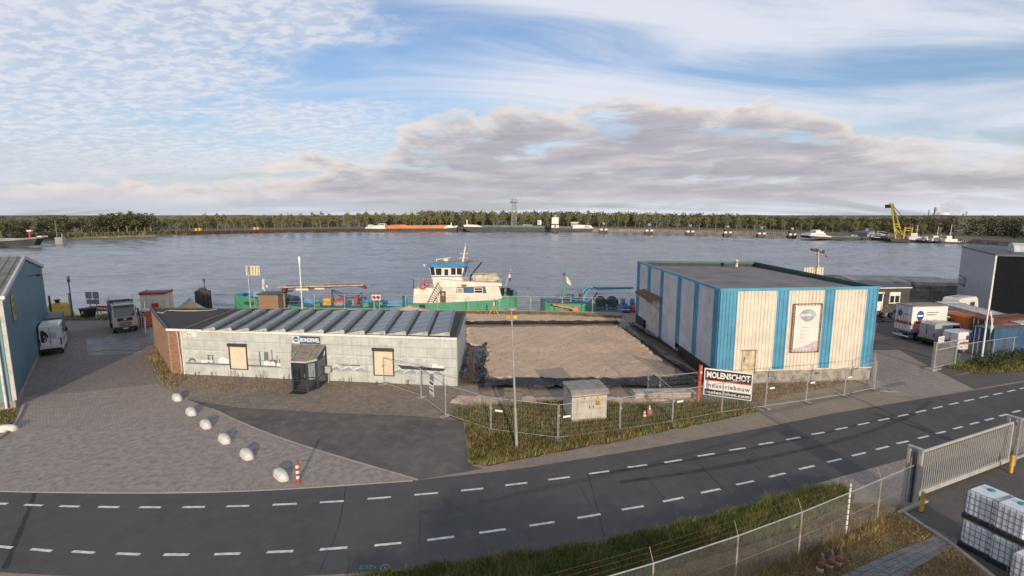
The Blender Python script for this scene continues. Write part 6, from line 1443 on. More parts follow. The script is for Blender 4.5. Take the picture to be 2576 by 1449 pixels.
# ---------------------------------------------------------------- white kerb stones and striped bollard
STW = mat('white_stone_paint', (.66, .64, .60), .7, .18, 5, bump=.2, bscale=18, streak=.2)
def boulder(px_, py_, L, W, Hs, rz, label, seed):
    b = MB(); n, k = 14, 6; r = random.Random(seed); V = []
    for i in range(k+1):
        ph = math.pi/2*i/k
        for j in range(n):
            t = 2*math.pi*j/n; cu = math.copysign(abs(math.cos(t))**.75, math.cos(t)); su = math.copysign(abs(math.sin(t))**.75, math.sin(t))
            rr = math.cos(ph)**.55 if i < k else 0
            V.append((L/2*rr*cu*(1+r.uniform(-.02, .02)), W/2*rr*su*(1+r.uniform(-.02, .02)), -.02+Hs*math.sin(ph)))
    b.mesh(V, [(i*n+j, i*n+(j+1) % n, (i+1)*n+(j+1) % n, (i+1)*n+j) for i in range(k) for j in range(n)], 0, True)
    b.build('kerb_boulder', STW, None, label=label, cat='stone bollard', group='white painted stones along the forecourt', loc=G(px_, py_)+Vector((0, 0, .02)), rz=rad(rz))
for i, (x, y, l) in enumerate([(446, 1004, 'white painted stone at the office end of the row'), (481, 1040, 'white painted stone, second from the office'), (518, 1072, 'white painted stone, third from the office'), (565, 1109, 'rust stained white painted stone, fourth from the office'), (621, 1148, 'long white painted stone, second from the striped bollard'), (707, 1200, 'biggest white painted stone beside the striped bollard'), (15, 1083, 'white painted stone alone at the warehouse kerb')]):
    boulder(x, y, 1.25, .52, .34, -46 if i < 6 else 5, l, i)
p = G(750, 1213, .02); bo = thing('traffic_bollard', 'red and white ringed plastic bollard beside the last white stone', 'bollard', p)
for i in range(7):
    z0, z1 = .06+i*.128, .06+(i+1)*.128; b = MB(); b.lathe([(.072, z0), (.072, z1)], (0, 0, 0), 14); b.build('band', RED if i % 2 == 0 else SIGNW, bo)
b = MB(); b.lathe([(.072, .956), (.07, .98), (.04, 1.0)], (0, 0, 0), 14); b.build('cap', RED, bo); b = MB(); b.lathe([(.13, 0), (.125, .03), (.08, .06)], (0, 0, 0), 14); b.build('foot', RED, bo)
# ---------------------------------------------------------------- utility cabinet
c0, c1 = G(1438, 1068), G(1526, 1061); d = c1-c0
cb = thing('utility_cabinet', 'pale grey utility cabinet with double doors and yellow warning plates', 'cabinet', c0, math.atan2(d.y, d.x)); Wc = d.length; Dc = 1.75; Hc = 1.78
UC = mat('cabinet_grey', (.47, .45, .41), .6, .15, 2, streak=.25)
b = MB(); b.bbox((.05, .06, 0), (Wc-.05, Dc-.05, .25), .02); b.build('plinth', CONC, cb)
b = MB(); b.bbox((0, .02, .25), (Wc, Dc, Hc), .02); b.build('body', UC, cb)
b = MB(); b.prism([(-.08, -.10, Hc-.02), (-.08, Dc+.08, Hc+.10), (-.08, Dc-.05, Hc+.25), (-.08, .12, Hc+.22), (-.08, -.10, Hc+.10)], (Wc+.16, 0, 0)); b.build('roof', mat('cabinet_roof', (.27, .25, .23), .85, .2, 2), cb)
for x0, x1 in ((.12, Wc*.55-.01), (Wc*.55+.01, Wc-.10)):
    b = MB(); b.bbox((x0, -.012, .32), (x1, .02, Hc-.10), .008); dd = b.build('door', UC, cb)
    b = MB(); hx = x1-.1 if x0 < .3 else x0+.1; b.box((hx-.02, -.035, .9), (hx+.02, -.014, 1.08)); b.build('handle', BLACK, dd)
for sgx, big in ((.75, False), (1.55, True)):
    b = MB(); zz = 1.45
    if big: b.box((sgx-.16, -.022, 1.05), (sgx+.16, -.018, 1.42))
    b.poly([(sgx-.13, -.021, zz-.02), (sgx+.13, -.021, zz-.02), (sgx, -.021, zz+.22)]); w = b.build('warning_plate', YELLOW, cb)
    b = MB(); b.poly([(sgx-.03, -.024, zz+.02), (sgx+.03, -.024, zz+.06), (sgx, -.024, zz+.15)]); b.build('bolt_symbol', BLACK, w)
    if big:
        b = MB()
        for k in range(4): b.box((sgx-.12, -.0245, 1.10+k*.08), (sgx+.12, -.0225, 1.13+k*.08))
        b.build('print', BLACK, w)
# cones
def cone(px_, py_, label, s=1.0):
    o = thing('traffic_cone', label, 'traffic cone', G(px_, py_), 0, 'traffic cones in the grass'); OR_ = mat('cone_orange', (.55, .12, .05), .6, .15, 4)
    b = MB(); b.bbox((-.18*s, -.18*s, 0), (.18*s, .18*s, .04), .01); b.build('base', OR_, o)
    prof = lambda z0, z1: [(.125*s*(1-z0/.62)+.025, z0*s+.04), (.125*s*(1-z1/.62)+.025, z1*s+.04)]
    for z0, z1, m in ((0, .18, OR_), (.18, .30, SIGNW), (.30, .40, OR_), (.40, .48, SIGNW), (.48, .56, OR_)): b = MB(); b.lathe(prof(z0, z1), (0, 0, 0), 12); b.build('band', m, o)
cone(1621, 1056, 'striped orange traffic cone standing nearer the road', 1.0)
o = thing('litter_bin', 'red barrel shaped bin with a white cap behind the cone', 'bin', G(1633, 1051)); b = MB(); b.lathe([(.12, 0), (.16, .1), (.16, .5), (.11, .55)], (0, 0, 0), 12); b.build('drum', mat('faded_red', (.36, .13, .11), .7, .2), o); b = MB(); b.lathe([(.11, .55), (.11, .62), (.06, .66), (.06, .8)], (0, 0, 0), 10); b.build('cap', GREYM, o)
# ---------------------------------------------------------------- builder's sign
s0, s1 = G(1766, 1015), G(1889, 1033); d = s1-s0
sb_ = thing('sign_board', 'black and white builder sign board with big block lettering', 'sign', s0, math.atan2(d.y, d.x)); WS = d.length
zt0, zb0 = 2.38, .62
x0s, x1s = .04, WS-.02
b = MB()
for x in (.10, WS*.5, WS-.08): b.tube((x, .06, 0), (x, .06, zt0), .035, 6)
for x in (.3, WS-.3): b.tube((x, .1, 1.8), (x, 1.3, 0), .025, 5)
b.build('frame', mat('sign_frame_blue', (.05, .10, .20), .5, .2), sb_)
b = MB(); b.box((x0s, -.01, zb0), (x1s, .02, zt0)); bd = b.build('board', SIGNW, sb_)
SK = mat('sign_black', (.018, .018, .02), .5, .1); H3 = (zt0-zb0)
def blk(z0, z1, m, nm, y=-.014): b = MB(); b.box((x0s+.06, y, zb0+H3*z0), (x1s-.06, y+.003, zb0+H3*z1)); b.build(nm, m, bd)
blk(.60, .95, SK, 'black_field'); blk(.55, .60, mat('sign_red', (.38, .06, .03), .5, .1), 'red_stripe'); blk(.03, .23, SK, 'black_field')
def fit(txt, z0, hh, m, bold=0, sp=1.0):
    o = lettering(txt, hh/.72, m, bd, (x0s+.14, -.018, zb0+H3*z0), bold=bold, space=sp); w = o.dimensions.x if o.dimensions.x else 1
    xs_ = [v.co.x for v in o.data.vertices]; o.scale = ((x1s-x0s-.28)/(max(xs_)-min(xs_)), 1, 1)
fit('MOLENSCHOT', .67, H3*.22, SIGNW, .02); fit('industriebouw', .315, H3*.155, SK, .006, 1.25); fit('molenschot.com', .08, H3*.11, SIGNW, .008, 1.1)
b = MB()
for x in np.linspace(.1, WS-.08, 20): b.tube((x, .05, .12), (x, .05, zb0), .006, 4)
b.build('mesh', GALV, sb_)
p = G(1755, 1014); rp_ = thing('marker_post', 'thick orange red post at the left edge of the sign board', 'post', p); zt_ = A(1760, 919, p.y).z
b = MB(); b.tube((0, 0, 0), (.08, 0, zt_), .11, 10); b.build('tube', mat('post_orange_red', (.50, .10, .045), .55, .2, 3), rp_); b = MB(); b.lathe([(.0, -.01), (.07, -.01), (.07, .01)], (.09, -.11, zt_-.45), 10, axis='y'); b.build('reflector', SIGNW, rp_)
# stack of concrete planks, standing plate, puddled slab
a, c = G(1594, 1007), G(1752, 1004); d = c-a
for i in range(4):
    b = MB(); b.bbox((.1*(i % 2), .0, .02+i*.11), (d.length-.15*(i % 3), .95, .02+i*.11+.085), .015)
    if i == 0: stk = thing('plank_stack', 'low stack of pale concrete planks behind the fence', 'stack', a, math.atan2(d.y, d.x))
    b.build('plank', mat('plank_pale', (.46, .42, .36), .8, .2, 2), stk)
b = MB(); p = G(1268, 1025); b.bbox((0, 0, 0), (1.12, .12, 1.25), .02); b.build('standing_plate', mat('dark_plate', (.13, .125, .12), .8, .25, 2), None, label='dark grey plate standing upright on the gravel bank', cat='plate', loc=p)
b = MB(); P_ = px((2135, 952), (2215, 985), (2265, 988), (2185, 948)); b.prism([Vector((q.x, q.y, .06)) for q in P_], (0, 0, -.05)); b.build('concrete_slab', CONC, None, label='flat concrete slab at the corner of the striped hall', cat='slab')
# survey tripod
p = G(1242, 798); tr = thing('survey_tripod', 'yellow legged survey tripod with instrument by the quay fence', 'tripod', p); hd_ = A(1243, 768, p.y).z
for dx, dy in ((-.75, -.1), (.7, -.15), (.1, .6)): b = MB(); b.tube((dx, dy, 0), (.02, 0, hd_), .045, 6); b.build('leg', YELLOW, tr)
b = MB(); b.lathe([(.14, 0), (.14, .06), (.08, .08), (.10, .15), (.10, .35), (.05, .4)], (.02, 0, hd_), 10); b.build('instrument', CREAM, tr)
# ---------------------------------------------------------------- things at the quay, left
def post(name, label, cat, px_, pb, ptop, r, m, capm=None, caph=.35, capr=None):
    p = G(px_, pb); t = A(px_, ptop, p.y).z; o = thing(name, label, cat, p)
    b = MB(); b.tube((0, 0, 0), (0, 0, t-caph if capm else t), r, 8, r2=r*.8); b.build('pole', m, o)
    if capm: b = MB(); b.lathe([(capr*.9, t-caph), (capr, t-caph*.9), (capr, t-.04), (capr*.6, t)], (0, 0, 0), 10); b.build('lamp', capm, o)
    return o, t
post('lamp_post', 'tall white lamp column with a bright cylinder head behind the office roof', 'lamp post', 760.5, 778, 645, .09, WHITE, WHITE, 1.0, .14)
post('lamp_post', 'thin dark lamp post by the quay left of the sign backs', 'lamp post', 184, 798, 695, .07, DARKM, NAVY, .7, .14)
post('quay_post', 'short dark post at the quay edge beside the yellow block', 'post', 131, 804, 744, .12, DARKM)
post('quay_post', 'grey gate post standing between the yellow block and the sign backs', 'post', 180, 797, 738, .10, GREYM)
p = G(631, 778); sgn = thing('notice_board', 'back of a white notice board on a tall grey post', 'sign', p); pt0, pt1 = A(618, 693, p.y), A(651, 669, p.y)
b = MB(); b.tube((0, 0, 0), (0, 0, pt1.z), .11, 8); b.build('pole', GREYM, sgn); b = MB(); b.box((pt0.x-p.x, .14, pt0.z), (pt1.x-p.x, .2, pt1.z)); b.build('board', CREAM, sgn)
for k in range(5): b = MB(); x = (pt0.x-p.x)+(pt1.x-pt0.x)*(k+.5)/5; b.box((x-.04, .08, pt0.z+.1), (x+.04, .13, pt1.z-.1)); b.build('batten', WOOD, sgn)
# brick hut
a, c = G(651, 779), G(701, 779); hut = thing('brick_hut', 'small flat roofed brick hut in front of the barge bow', 'hut', a); w_ = c.x-a.x; h_ = A(651, 742, a.y).z
hb = MB(); hb.box((0, .02, 0), (w_, 2.2, h_)); hb.build('wall', mat('hut_brick', (.27, .185, .12), .9, .3, 3), hut)
bm_ = MB(); bm_.bbox((-.12, -.012, -.045), (.12, .03, .045), .006); bm_ = bm_.data('brick', mat('hut_bricks', (.30, .20, .13), .9, .3, 6)); nb_ = 0
for r_ in range(int(h_/.11)):
    for k in range(int(w_/.27)+1):
        x = .14+k*.27+(.13 if r_ % 2 else 0)
        if x < w_-.1 and nb_ < 300: q = link('brick', bm_, hut); q.location = (x, .01, .06+r_*.11); nb_ += 1
b = MB(); b.box((-.15, -.15, h_), (w_+.15, 2.3, h_+.14)); b.build('roof', DARKM, hut)
# prohibition board
a = G(943, 782); pb_ = thing('prohibition_sign', 'white board with two red prohibition rings by the barge', 'sign', a); q0, q1 = A(935.5, 755, a.y), A(957, 741.5, a.y)
b = MB(); b.tube((q0.x-a.x+.2, .05, 0), (q0.x-a.x+.2, .05, q1.z), .05); b.tube((q1.x-a.x-.2, .05, 0), (q1.x-a.x-.2, .05, q1.z), .05); b.build('posts', GREYM, pb_)
b = MB(); b.box((q0.x-a.x, -.02, q0.z), (q1.x-a.x, .0, q1.z)); bo_ = b.build('board', SIGNW, pb_)
for k in (.27, .73):
    cx = q0.x-a.x+(q1.x-q0.x)*k; cz = (q0.z+q1.z)/2; R_ = (q1.z-q0.z)*.40
    b = MB()
    for p4 in arc_strip(cx, cz, R_, 0, 2*math.pi, .06, 18): b.poly([(x, -.024, z) for x, z in p4])
    b.poly([(cx-R_*.7-.03, -.026, cz+R_*.7-.03), (cx+R_*.7-.03, -.026, cz-R_*.7-.03), (cx+R_*.7+.03, -.026, cz-R_*.7+.03), (cx-R_*.7+.03, -.026, cz+R_*.7+.03)]); b.build('red_ring', RED, bo_)
    b = MB(); b.poly([(cx+.2*math.cos(t), -.0225, cz+.22*math.sin(t)*(1-.4*math.sin(2*t))) for t in np.linspace(0, 6.28, 9)[:-1]]); b.build('symbol', BLACK, bo_)
# mooring dolphin with navigation light
p = Vector((A(512, 760, 66).x, 66, 0)); dp = thing('mooring_dolphin', 'dark cluster of timber piles with a lantern post behind the office', 'mooring', p); zt_ = A(512, 730, 66).z
for k in range(9):
    t = 2*math.pi*k/9; b = MB(); b.tube((.75*math.cos(t), .75*math.sin(t), -3), (.68*math.cos(t), .68*math.sin(t), zt_-.1*(k % 3)), .27, 8); b.build('pile', mat('dark_pile', (.075, .068, .062), .85, .35, 2, streak=.5), dp)
b = MB(); b.lathe([(.9, zt_-.6), (.92, zt_-.4), (.5, zt_+.1), (.35, zt_+.35)], (0, 0, 0), 12); b.build('cap', DARKM, dp); tz = A(518, 702, 66).z
b = MB(); b.tube((.3, 0, zt_), (.3, 0, tz-.4), .05); b.lathe([(.12, tz-.45), (.14, tz), (.06, tz+.1)], (.3, 0, 0), 8); b.build('lantern', DARKM, dp)
# site cabin white and red, red toilet
a, c = G(357, 800), G(421, 797); cz_ = thing('portable_cabin', 'white portable cabin with red roof edge and red shutter', 'cabin', a, math.atan2((c-a).y, (c-a).x)); w_ = (c-a).length; h_ = A(357, 742, a.y).z
b = MB(); b.bbox((0, 0, 0), (w_, 2.3, h_), .03); b.build('wall', CREAM, cz_); b = MB(); b.box((-.06, -.06, h_-.02), (w_+.06, -.02, h_+.28)); b.box((-.06, -.02, h_-.02), (-.02, 2.36, h_+.28)); b.box((w_+.02, -.02, h_-.02), (w_+.06, 2.36, h_+.28)); b.build('roof_edge', RED, cz_)
b = MB(); b.box((-.02, -.02, h_), (w_+.02, 2.33, h_+.2)); b.build('roof', DARKM, cz_); b = MB(); b.box((w_*.42, -.03, .05), (w_*.70, -.004, h_*.62)); b.build('shutter', RED, cz_)
a = G(370, 822); to = thing('portable_toilet', 'tall red portable toilet with pale roof beside the office corner', 'toilet', a, rad(-20)); TO = mat('toilet_red', (.42, .10, .06), .55, .15, 2); h_ = A(370, 776, a.y).z
b = MB(); b.bbox((-.5, -.5, .05), (.5, .5, h_-.25), .04); b.build('body', TO, to); b = MB(); b.lathe([(.66, h_-.25), (.60, h_-.1), (.3, h_)], (0, 0, 0), 4); b.build('roof', mat('toilet_roof', (.5, .5, .5), .5), to); b = MB(); b.bbox((-.4, -.53, .12), (.4, -.505, h_-.4), .01); dd = b.build('door', TO, to)
b = MB(); b.box((-.22, -.545, h_-.9), (.22, -.532, h_-.72)); b.build('plate', SIGNW, dd)
# yellow block, bin, sign backs, warning boards
a = G(147, 796); yb = thing('concrete_block', 'yellow painted wedge shaped mooring block on the quay', 'block', a); h_ = A(147, 762, a.y).z
b = MB(); L0, L1 = 1.55, .4; vs = [(-L0, -.7, 0), (L0, -.7, 0), (L0, .7, 0), (-L0, .7, 0), (-L1, -.4, h_), (L1+.5, -.4, h_), (L1+.5, .4, h_), (-L1, .4, h_)]; b.mesh(vs, [(0,1,5,4), (1,2,6,5), (2,3,7,6), (3,0,4,7), (4,5,6,7)]); b.build('block', YELLOW, yb); b = MB(); b.lathe([(.22, 0), (.22, .3), (.32, .32), (.32, .42)], (.1, 0, h_), 10); b.build('bollard_head', DARKM, yb)
a = G(223, 800); wb = thing('wheelie_bin', 'black wheeled bin with an orange sticker beside the tipper truck', 'bin', a, rad(-20)); h_ = A(223, 775, a.y).z
b = MB(); vs = [(-.5, -.45, .1), (.5, -.45, .1), (.5, .45, .1), (-.5, .45, .1), (-.62, -.55, h_-.15), (.62, -.55, h_-.15), (.62, .55, h_-.15), (-.62, .55, h_-.15)]; b.mesh(vs, [(0,1,5,4), (1,2,6,5), (2,3,7,6), (3,0,4,7), (3,2,1,0)]); b.build('tub', BLACK, wb); b = MB(); b.bbox((-.68, -.62, h_-.15), (.68, .6, h_), .06); b.build('lid', BLACK, wb); b = MB(); b.box((-.2, -.56, h_*.5), (.15, -.52, h_*.75)); b.build('sticker', YELLOW, wb)
for s in (-1, 1): b = MB(); b.lathe([(.05, -.06), (.12, -.05), (.12, .05), (.05, .06)], (s*.4, -.4, .12), 10, axis='x'); b.build('wheel', BLACK, wb)
a = G(230, 798); sb2 = thing('river_sign', 'grey backs of two river signs side by side on posts', 'sign', a)
q0, q1 = A(217, 753, a.y), A(248.5, 734, a.y)
for k in (.24, .72): b = MB(); x = q0.x-a.x+(q1.x-q0.x)*k; b.tube((x, 0, 0), (x, 0, q1.z), .05); b.build('post', GREYM, sb2)
SB = mat('sign_back_grey', (.22, .23, .24), .5, .15)
for x0, x1, z0, z1 in ((q0.x, (q0.x+q1.x)/2-.05, q0.z+.1, q1.z), ((q0.x+q1.x)/2+.05, q1.x, q0.z+.1, q1.z), (q0.x+.05, q1.x-.05, q0.z-1.0+.45, q0.z+.0)): b = MB(); b.box((x0-a.x, -.07, z0), (x1-a.x, -.05, z1)); b.build('plate', SB, sb2)
for i, (x, y) in enumerate([(237, 789), (254, 788), (271, 788)]):
    a = G(x, y+4); o = thing('warning_board', ['red and white warning board nearest the black bin', 'middle red and white warning board at the quay edge', 'red and white warning board half behind the tipper truck'][i], 'warning board', a, 0, 'red and white warning boards')
    b = MB(); b.tube((0, .04, 0), (0, .04, 1.1), .04); b.build('post', GREYM, o)
    for k in range(3): b = MB(); b.box((-.45, -.01, .45+k*.22), (.45, .01, .45+(k+1)*.22)); b.build('stripe', RED if k % 2 == 0 else SIGNW, o)
# yard gate and fence beside the tipper truck
a, c = G(340, 815), G(366, 848); gf = thing('yard_fence', 'grey barred fence section between the tipper truck and the red toilet', 'fence', a, math.atan2((c-a).y, (c-a).x)); L_ = (c-a).length
for x in np.linspace(0, L_, 5): b = MB(); b.tube((x, 0, 0), (x, 0, 2.3), .05); b.build('post', GREYM, gf)
for z in (.2, 2.2): b = MB(); b.tube((0, 0, z), (L_, 0, z), .03); b.build('rail', GREYM, gf)
b = MB(); b.tube((L_, 0, .15), (-1.5, 1.2, 2.2), .05); b.build('brace', WHITE, gf)
# sand heaps
def heap(px_, py_, r, h, label, seed):
    rr = random.Random(seed); b = MB(); n, k = 16, 6; V = []
    for i in range(k+1):
        t = i/k
        for j in range(n): a_ = 2*math.pi*j/n; q = r*(1-t)*(1+.18*rr.uniform(-1, 1)); V.append((q*math.cos(a_)*1.4, q*math.sin(a_), h*t*(1+.1*rr.uniform(-1, 1))))
    b.mesh(V, [(i*n+j, i*n+(j+1) % n, (i+1)*n+(j+1) % n, (i+1)*n+j) for i in range(k) for j in range(n)], 0, True); b.build('sand_heap', M_GRAVEL, None, label=label, cat='heap', loc=G(px_, py_))
heap(480, 784, 1.5, 1.7, 'brown sand heap between the portable cabin and the dolphin', 1); heap(1030, 786, 2.2, .9, 'low gravel heap on the quay behind the office rooflights', 2); heap(880, 785, 1.6, .45, 'very low gravel heap on the quay near the yellow locker', 3)
# ---------------------------------------------------------------- right side: flagpole, yard gate, fence, mast, palisade
p = G(2468, 913); fp = thing('flagpole', 'white flagpole with a limp pale flag in front of the blue container', 'flagpole', p); top = A(2489, 757, p.y)-p
b = MB(); b.tube((0, 0, 0), top, .075, 10, r2=.045); b.lathe([(.05, 0), (.08, .06), (.03, .12)], top, 8); b.build('pole', WHITE, fp)
b = MB(); P_ = [A(2490, 785, p.y)-p, A(2494, 800, p.y)-p, A(2494.5, 820, p.y)-p, A(2492, 838, p.y)-p]; Q_ = [A(2493, 783, p.y)-p, A(2498, 800, p.y)-p, A(2499, 820, p.y)-p, A(2494, 840, p.y)-p]
for i in range(3): b.poly([P_[i]+Vector((0, .05*i, 0)), Q_[i]-Vector((0, .06, 0)), Q_[i+1]+Vector((0, .06, 0)), P_[i+1]])
b.build('flag', FW, fp)
a, c = G(2346, 930), G(2400, 918); gt = thing('yard_gate', 'galvanised barred yard gate standing open with a white plate', 'gate', a, math.atan2((c-a).y, (c-a).x)); L_ = (c-a).length
b = MB(); b.box((-.09, -.09, 0), (.09, .09, 2.2)); b.build('gate_post', GALV, gt); b = MB(); b.box((-.6, -.3, 0), (.6, .3, .15)); b.build('foot', CONC, gt)
for z in (.15, 1.55, 2.05): b = MB(); b.tube((.1, 0, z), (L_, 0, z), .04); b.build('rail', GALV, gt)
for x in np.linspace(.1, L_, 24): b = MB(); b.tube((x, 0, .15), (x, 0, 2.05), .014 if 0.2 < x < L_-.1 else .035, 5); b.build('bar', GALV, gt)
b = MB(); b.box((.15, -.08, 2.15), (.95, -.05, 2.62)); pl = b.build('plate', SIGNW, gt); b = MB(); [b.box((.22, -.085, 2.25+k*.11), (.88, -.081, 2.29+k*.11)) for k in range(3)]; b.build('print', NAVY, pl)
b = MB(); b.bbox((L_+.05, -.2, .35), (L_+.4, .1, .95), .03); b.build('green_bin', mat('dark_green', (.03, .10, .07), .6), gt)
b = MB(); b.box((L_+.35, -.06, 1.25), (L_+.8, -.03, 1.65)); pl = b.build('number_plate', SIGNW, gt); lettering('146', .26, NAVY, pl, (L_+.38, -.065, 1.36))
fp_ = px((2402, 920), (2442, 914), (2495, 905), (2545, 898), (2600, 888))
for i, (a, c) in enumerate(zip(fp_[:-1], fp_[1:])):
    o = thing('wire_fence', ['wire fence bay next to the open yard gate', 'wire fence bay in front of the blue container', 'wire fence bay in front of the brown container', 'wire fence bay at the far right edge'][i], 'fence', a, math.atan2((c-a).y, (c-a).x), 'wire fence bays of the yard'); L_ = (c-a).length
    b = MB(); b.tube((0, 0, 0), (0, 0, 1.75), .03); b.build('post', GALV, o); b = MB(); b.tube((0, 0, 1.72), (L_, 0, 1.72), .028); b.build('rail', GALV, o)
    b = MB()
    for z in np.linspace(.1, 1.6, 9): b.tube((0, 0, z), (L_, 0, z), .0022, 3)
    for x in np.linspace(0, L_, 30): b.tube((x, 0, .05), (x, 0, 1.7), .0022, 3)
    o2 = b.build('wire_mesh', GALV, o); o2['kind'] = 'stuff'
a = Vector((A(2062, 690, 72).x, 72, 0)); mst = thing('ship_mast', 'leaning grey ship mast with lamps and two red flags beyond the hall roof', 'mast', a)
P0_, P1_ = A(2066, 690, 72)-a, A(2058, 632, 72)-a; b = MB(); b.tube(P0_-Vector((0, 0, 4)), P1_, .22, 8, r2=.14); b.build('pole', GREYM, mst)
b = MB(); q = P1_; b.tube(q+Vector((-.8, 0, .1)), q+Vector((.9, 0, -.2)), .09); b.lathe([(.2, -.1), (.28, .1), (.12, .3)], q+Vector((-.1, 0, .05)), 8); b.cbox(q+Vector((-.7, 0, .25)), (.6, .4, .3)); b.cbox(q+Vector((.8, 0, -.1)), (.25, .25, .5)); b.build('lamp_cluster', DARKM, mst)
for xa, ya, xb, yb in ((2049, 638, 2057, 644), (2072, 640, 2081, 648)): b = MB(); q0, q1 = A(xa, yb, 72)-a, A(xb, ya, 72)-a; b.poly([(q0.x, 0, q1.z), (q1.x, .1, q1.z-.1), (q1.x+.1, -.1, q0.z), (q0.x+.3, .05, q0.z+.1)]); b.build('flag', FR_, mst)
q0, q1 = A(2022, 690, 70), A(2074, 673, 70); pal = thing('palisade', 'pale wooden palisade boards standing behind the hall parapet', 'fence', (q0.x, 70, 0))
for k in range(8): x = (q1.x-q0.x)*k/8; b = MB(); b.box((x, -.02, WZ), (x+(q1.x-q0.x)/8*.7, .02, q1.z+random.uniform(-.05, .05))); b.build('board', CREAM, pal)
for z in (.75, .35): b = MB(); b.box((-.05, .025, q0.z+(q1.z-q0.z)*z), (q1.x-q0.x, .07, q0.z+(q1.z-q0.z)*z+.12)); b.build('rail', WOOD, pal)
b = MB(); b.box(((q1.x-q0.x)*.55, -.1, WZ), ((q1.x-q0.x)*.62, -.03, q1.z+.25)); b.build('post', WOOD, pal)
# ---------------------------------------------------------------- lower right: link fence, sliding gate, bollards, tanks, valves
FP = [Vector((x, y, 0)) for x, y in ((-2.5, 11.2), (.9, 12.35), (4.2, 13.6), (7.3, 14.9), (10.1, 16.2), (12.6, 17.45), (14.46, 18.4), (16.6, 19.5))]
HF = 1.75
lk = thing('chain_link_fence', 'chain link fence with barbed wire and weathered posts along the verge', 'fence')
for i, p in enumerate(FP[:-1]):
    b = MB(); tall = i == 5; out = Vector((-.25, .45, 0))
    b.tube(p, p+Vector((0, 0, HF+(.35 if tall else 0))), .035 if tall else .028, 8)
    if not tall: b.tube(p+Vector((0, 0, HF)), p+Vector((0, 0, HF+.42))+out*.35, .011, 5)
    po = b.build('post', WHITE if tall else mat('post_weathered', (.33, .29, .24), .7, .25, 3), lk)
    if tall: b = MB(); [b.lathe([(.038, z), (.038, z+.03)], p, 8) for z in np.arange(.2, HF+.3, .22)]; b.build('clip_bands', BLACK, po)
Mw = mat('link_wire', (.40, .40, .39), .5, .15, 3, metal=.5)
for a, c in zip(FP[:-1], FP[1:]):
    b = MB(); b.tube(a+Vector((0, 0, HF)), c+Vector((0, 0, HF)), .022, 6); b.build('top_rail', GALV, lk)
    b = MB()
    for k in range(3): o_ = Vector((-.25, .45, 0))*(.12+.12*k); z = Vector((0, 0, HF+.14+.14*k)); b.tube(a+o_+z, c+o_+z, .0032, 4)
    b.build('barbed_wire', RUST, lk)
    L_ = (c-a).length; u_ = (c-a)/L_; b = MB(); st_ = .085
    n = int((L_+HF)/st_)
    for k in range(n):
        s0_ = k*st_-HF
        for sg in (0, 1):
            xa, xb = (s0_, s0_+HF) if sg == 0 else (s0_+HF, s0_); za, zb2 = .03, HF
            t0 = 0.0; t1 = 1.0
            if xa < xb: t0 = max(0, (0-xa)/HF); t1 = min(1, (L_-xa)/HF)
            else: t0 = max(0, (xa-L_)/HF); t1 = min(1, xa/HF)
            if t1-t0 < .02: continue
            A_ = lambda t: a+u_*(xa+(xb-xa)*t)+Vector((0, 0, za+(zb2-za)*t)); b.tube(A_(t0), A_(t1), .0021, 3, cap=False)
    b.tube(a+Vector((0,0,.8)), c+Vector((0,0,.8)), .006, 4); m_ = b.build('link_mesh', Mw, lk); m_['kind'] = 'stuff'
g0, g1 = G(2298, 1258), G(2533, 1168); d = g1-g0
sg = thing('sliding_gate', 'long white barred sliding gate on a thick bottom beam', 'gate', g0, math.atan2(d.y, d.x)); LGt = d.length; HGt = A(2330, 1136, g0.y).z
GW = mat('gate_white', (.39, .385, .36), .5, .12, 2, streak=.15)
b = MB(); b.bbox((0, -.07, .14), (LGt, .07, .34), .02); b.build('bottom_beam', GW, sg); b = MB(); b.bbox((0, -.04, HGt-.09), (LGt, .04, HGt), .01); b.build('top_rail', GW, sg)
for x in (.04, LGt-.04): b = MB(); b.bbox((x-.05, -.05, .34), (x+.05, .05, HGt-.09), .01); b.build('end_post', GW, sg)
bar = MB(); bar.tube((0, 0, .34), (0, 0, HGt-.09), .015, 5); bar = bar.data('bar', GW)
nb_ = int(LGt/.165)
for i in range(1, nb_): q = link('bar', bar, sg); q.location = (LGt*i/nb_, 0, 0)
gp = thing('gate_portal', 'twin dark and white guide posts at the near end of the sliding gate', 'gate post', g0-d.normalized()*.28, math.atan2(d.y, d.x))
for y, m in ((-.22, GW), (.22, GW), (.0, DARKM)): b = MB(); b.bbox((-.06, y-.06, 0), (.06, y+.06, HGt+.18 if y else HGt+.05), .01); b.build('post', m, gp)
b = MB(); b.bbox((-.1, -.28, HGt+.18), (.1, .28, HGt+.26), .01); b.build('crosspiece', GREYM, gp)
gp2 = thing('gate_portal', 'grey guide posts at the far end of the sliding gate', 'gate post', g1+d.normalized()*.1, math.atan2(d.y, d.x))
for y in (-.2, .2): b = MB(); b.bbox((-.06, y-.06, 0), (.06, y+.06, HGt+.15), .01); b.build('post', GREYM, gp2)
b = MB(); b.bbox((-.1, -.26, HGt+.15), (.1, .26, HGt+.23), .01); b.build('crosspiece', GREYM, gp2)
o = thing('bar_fence', 'white barred fence beyond the far gate posts', 'fence', g1+d.normalized()*.3, math.atan2(d.y, d.x))
b = MB(); b.bbox((0, -.04, HGt-.09), (6, .04, HGt), .01); b.bbox((0, -.05, .1), (6, .05, .22), .01); b.build('rails', GW, o)
for i in range(1, 36): q = link('bar', bar, o); q.location = (i*.165, 0, 0)
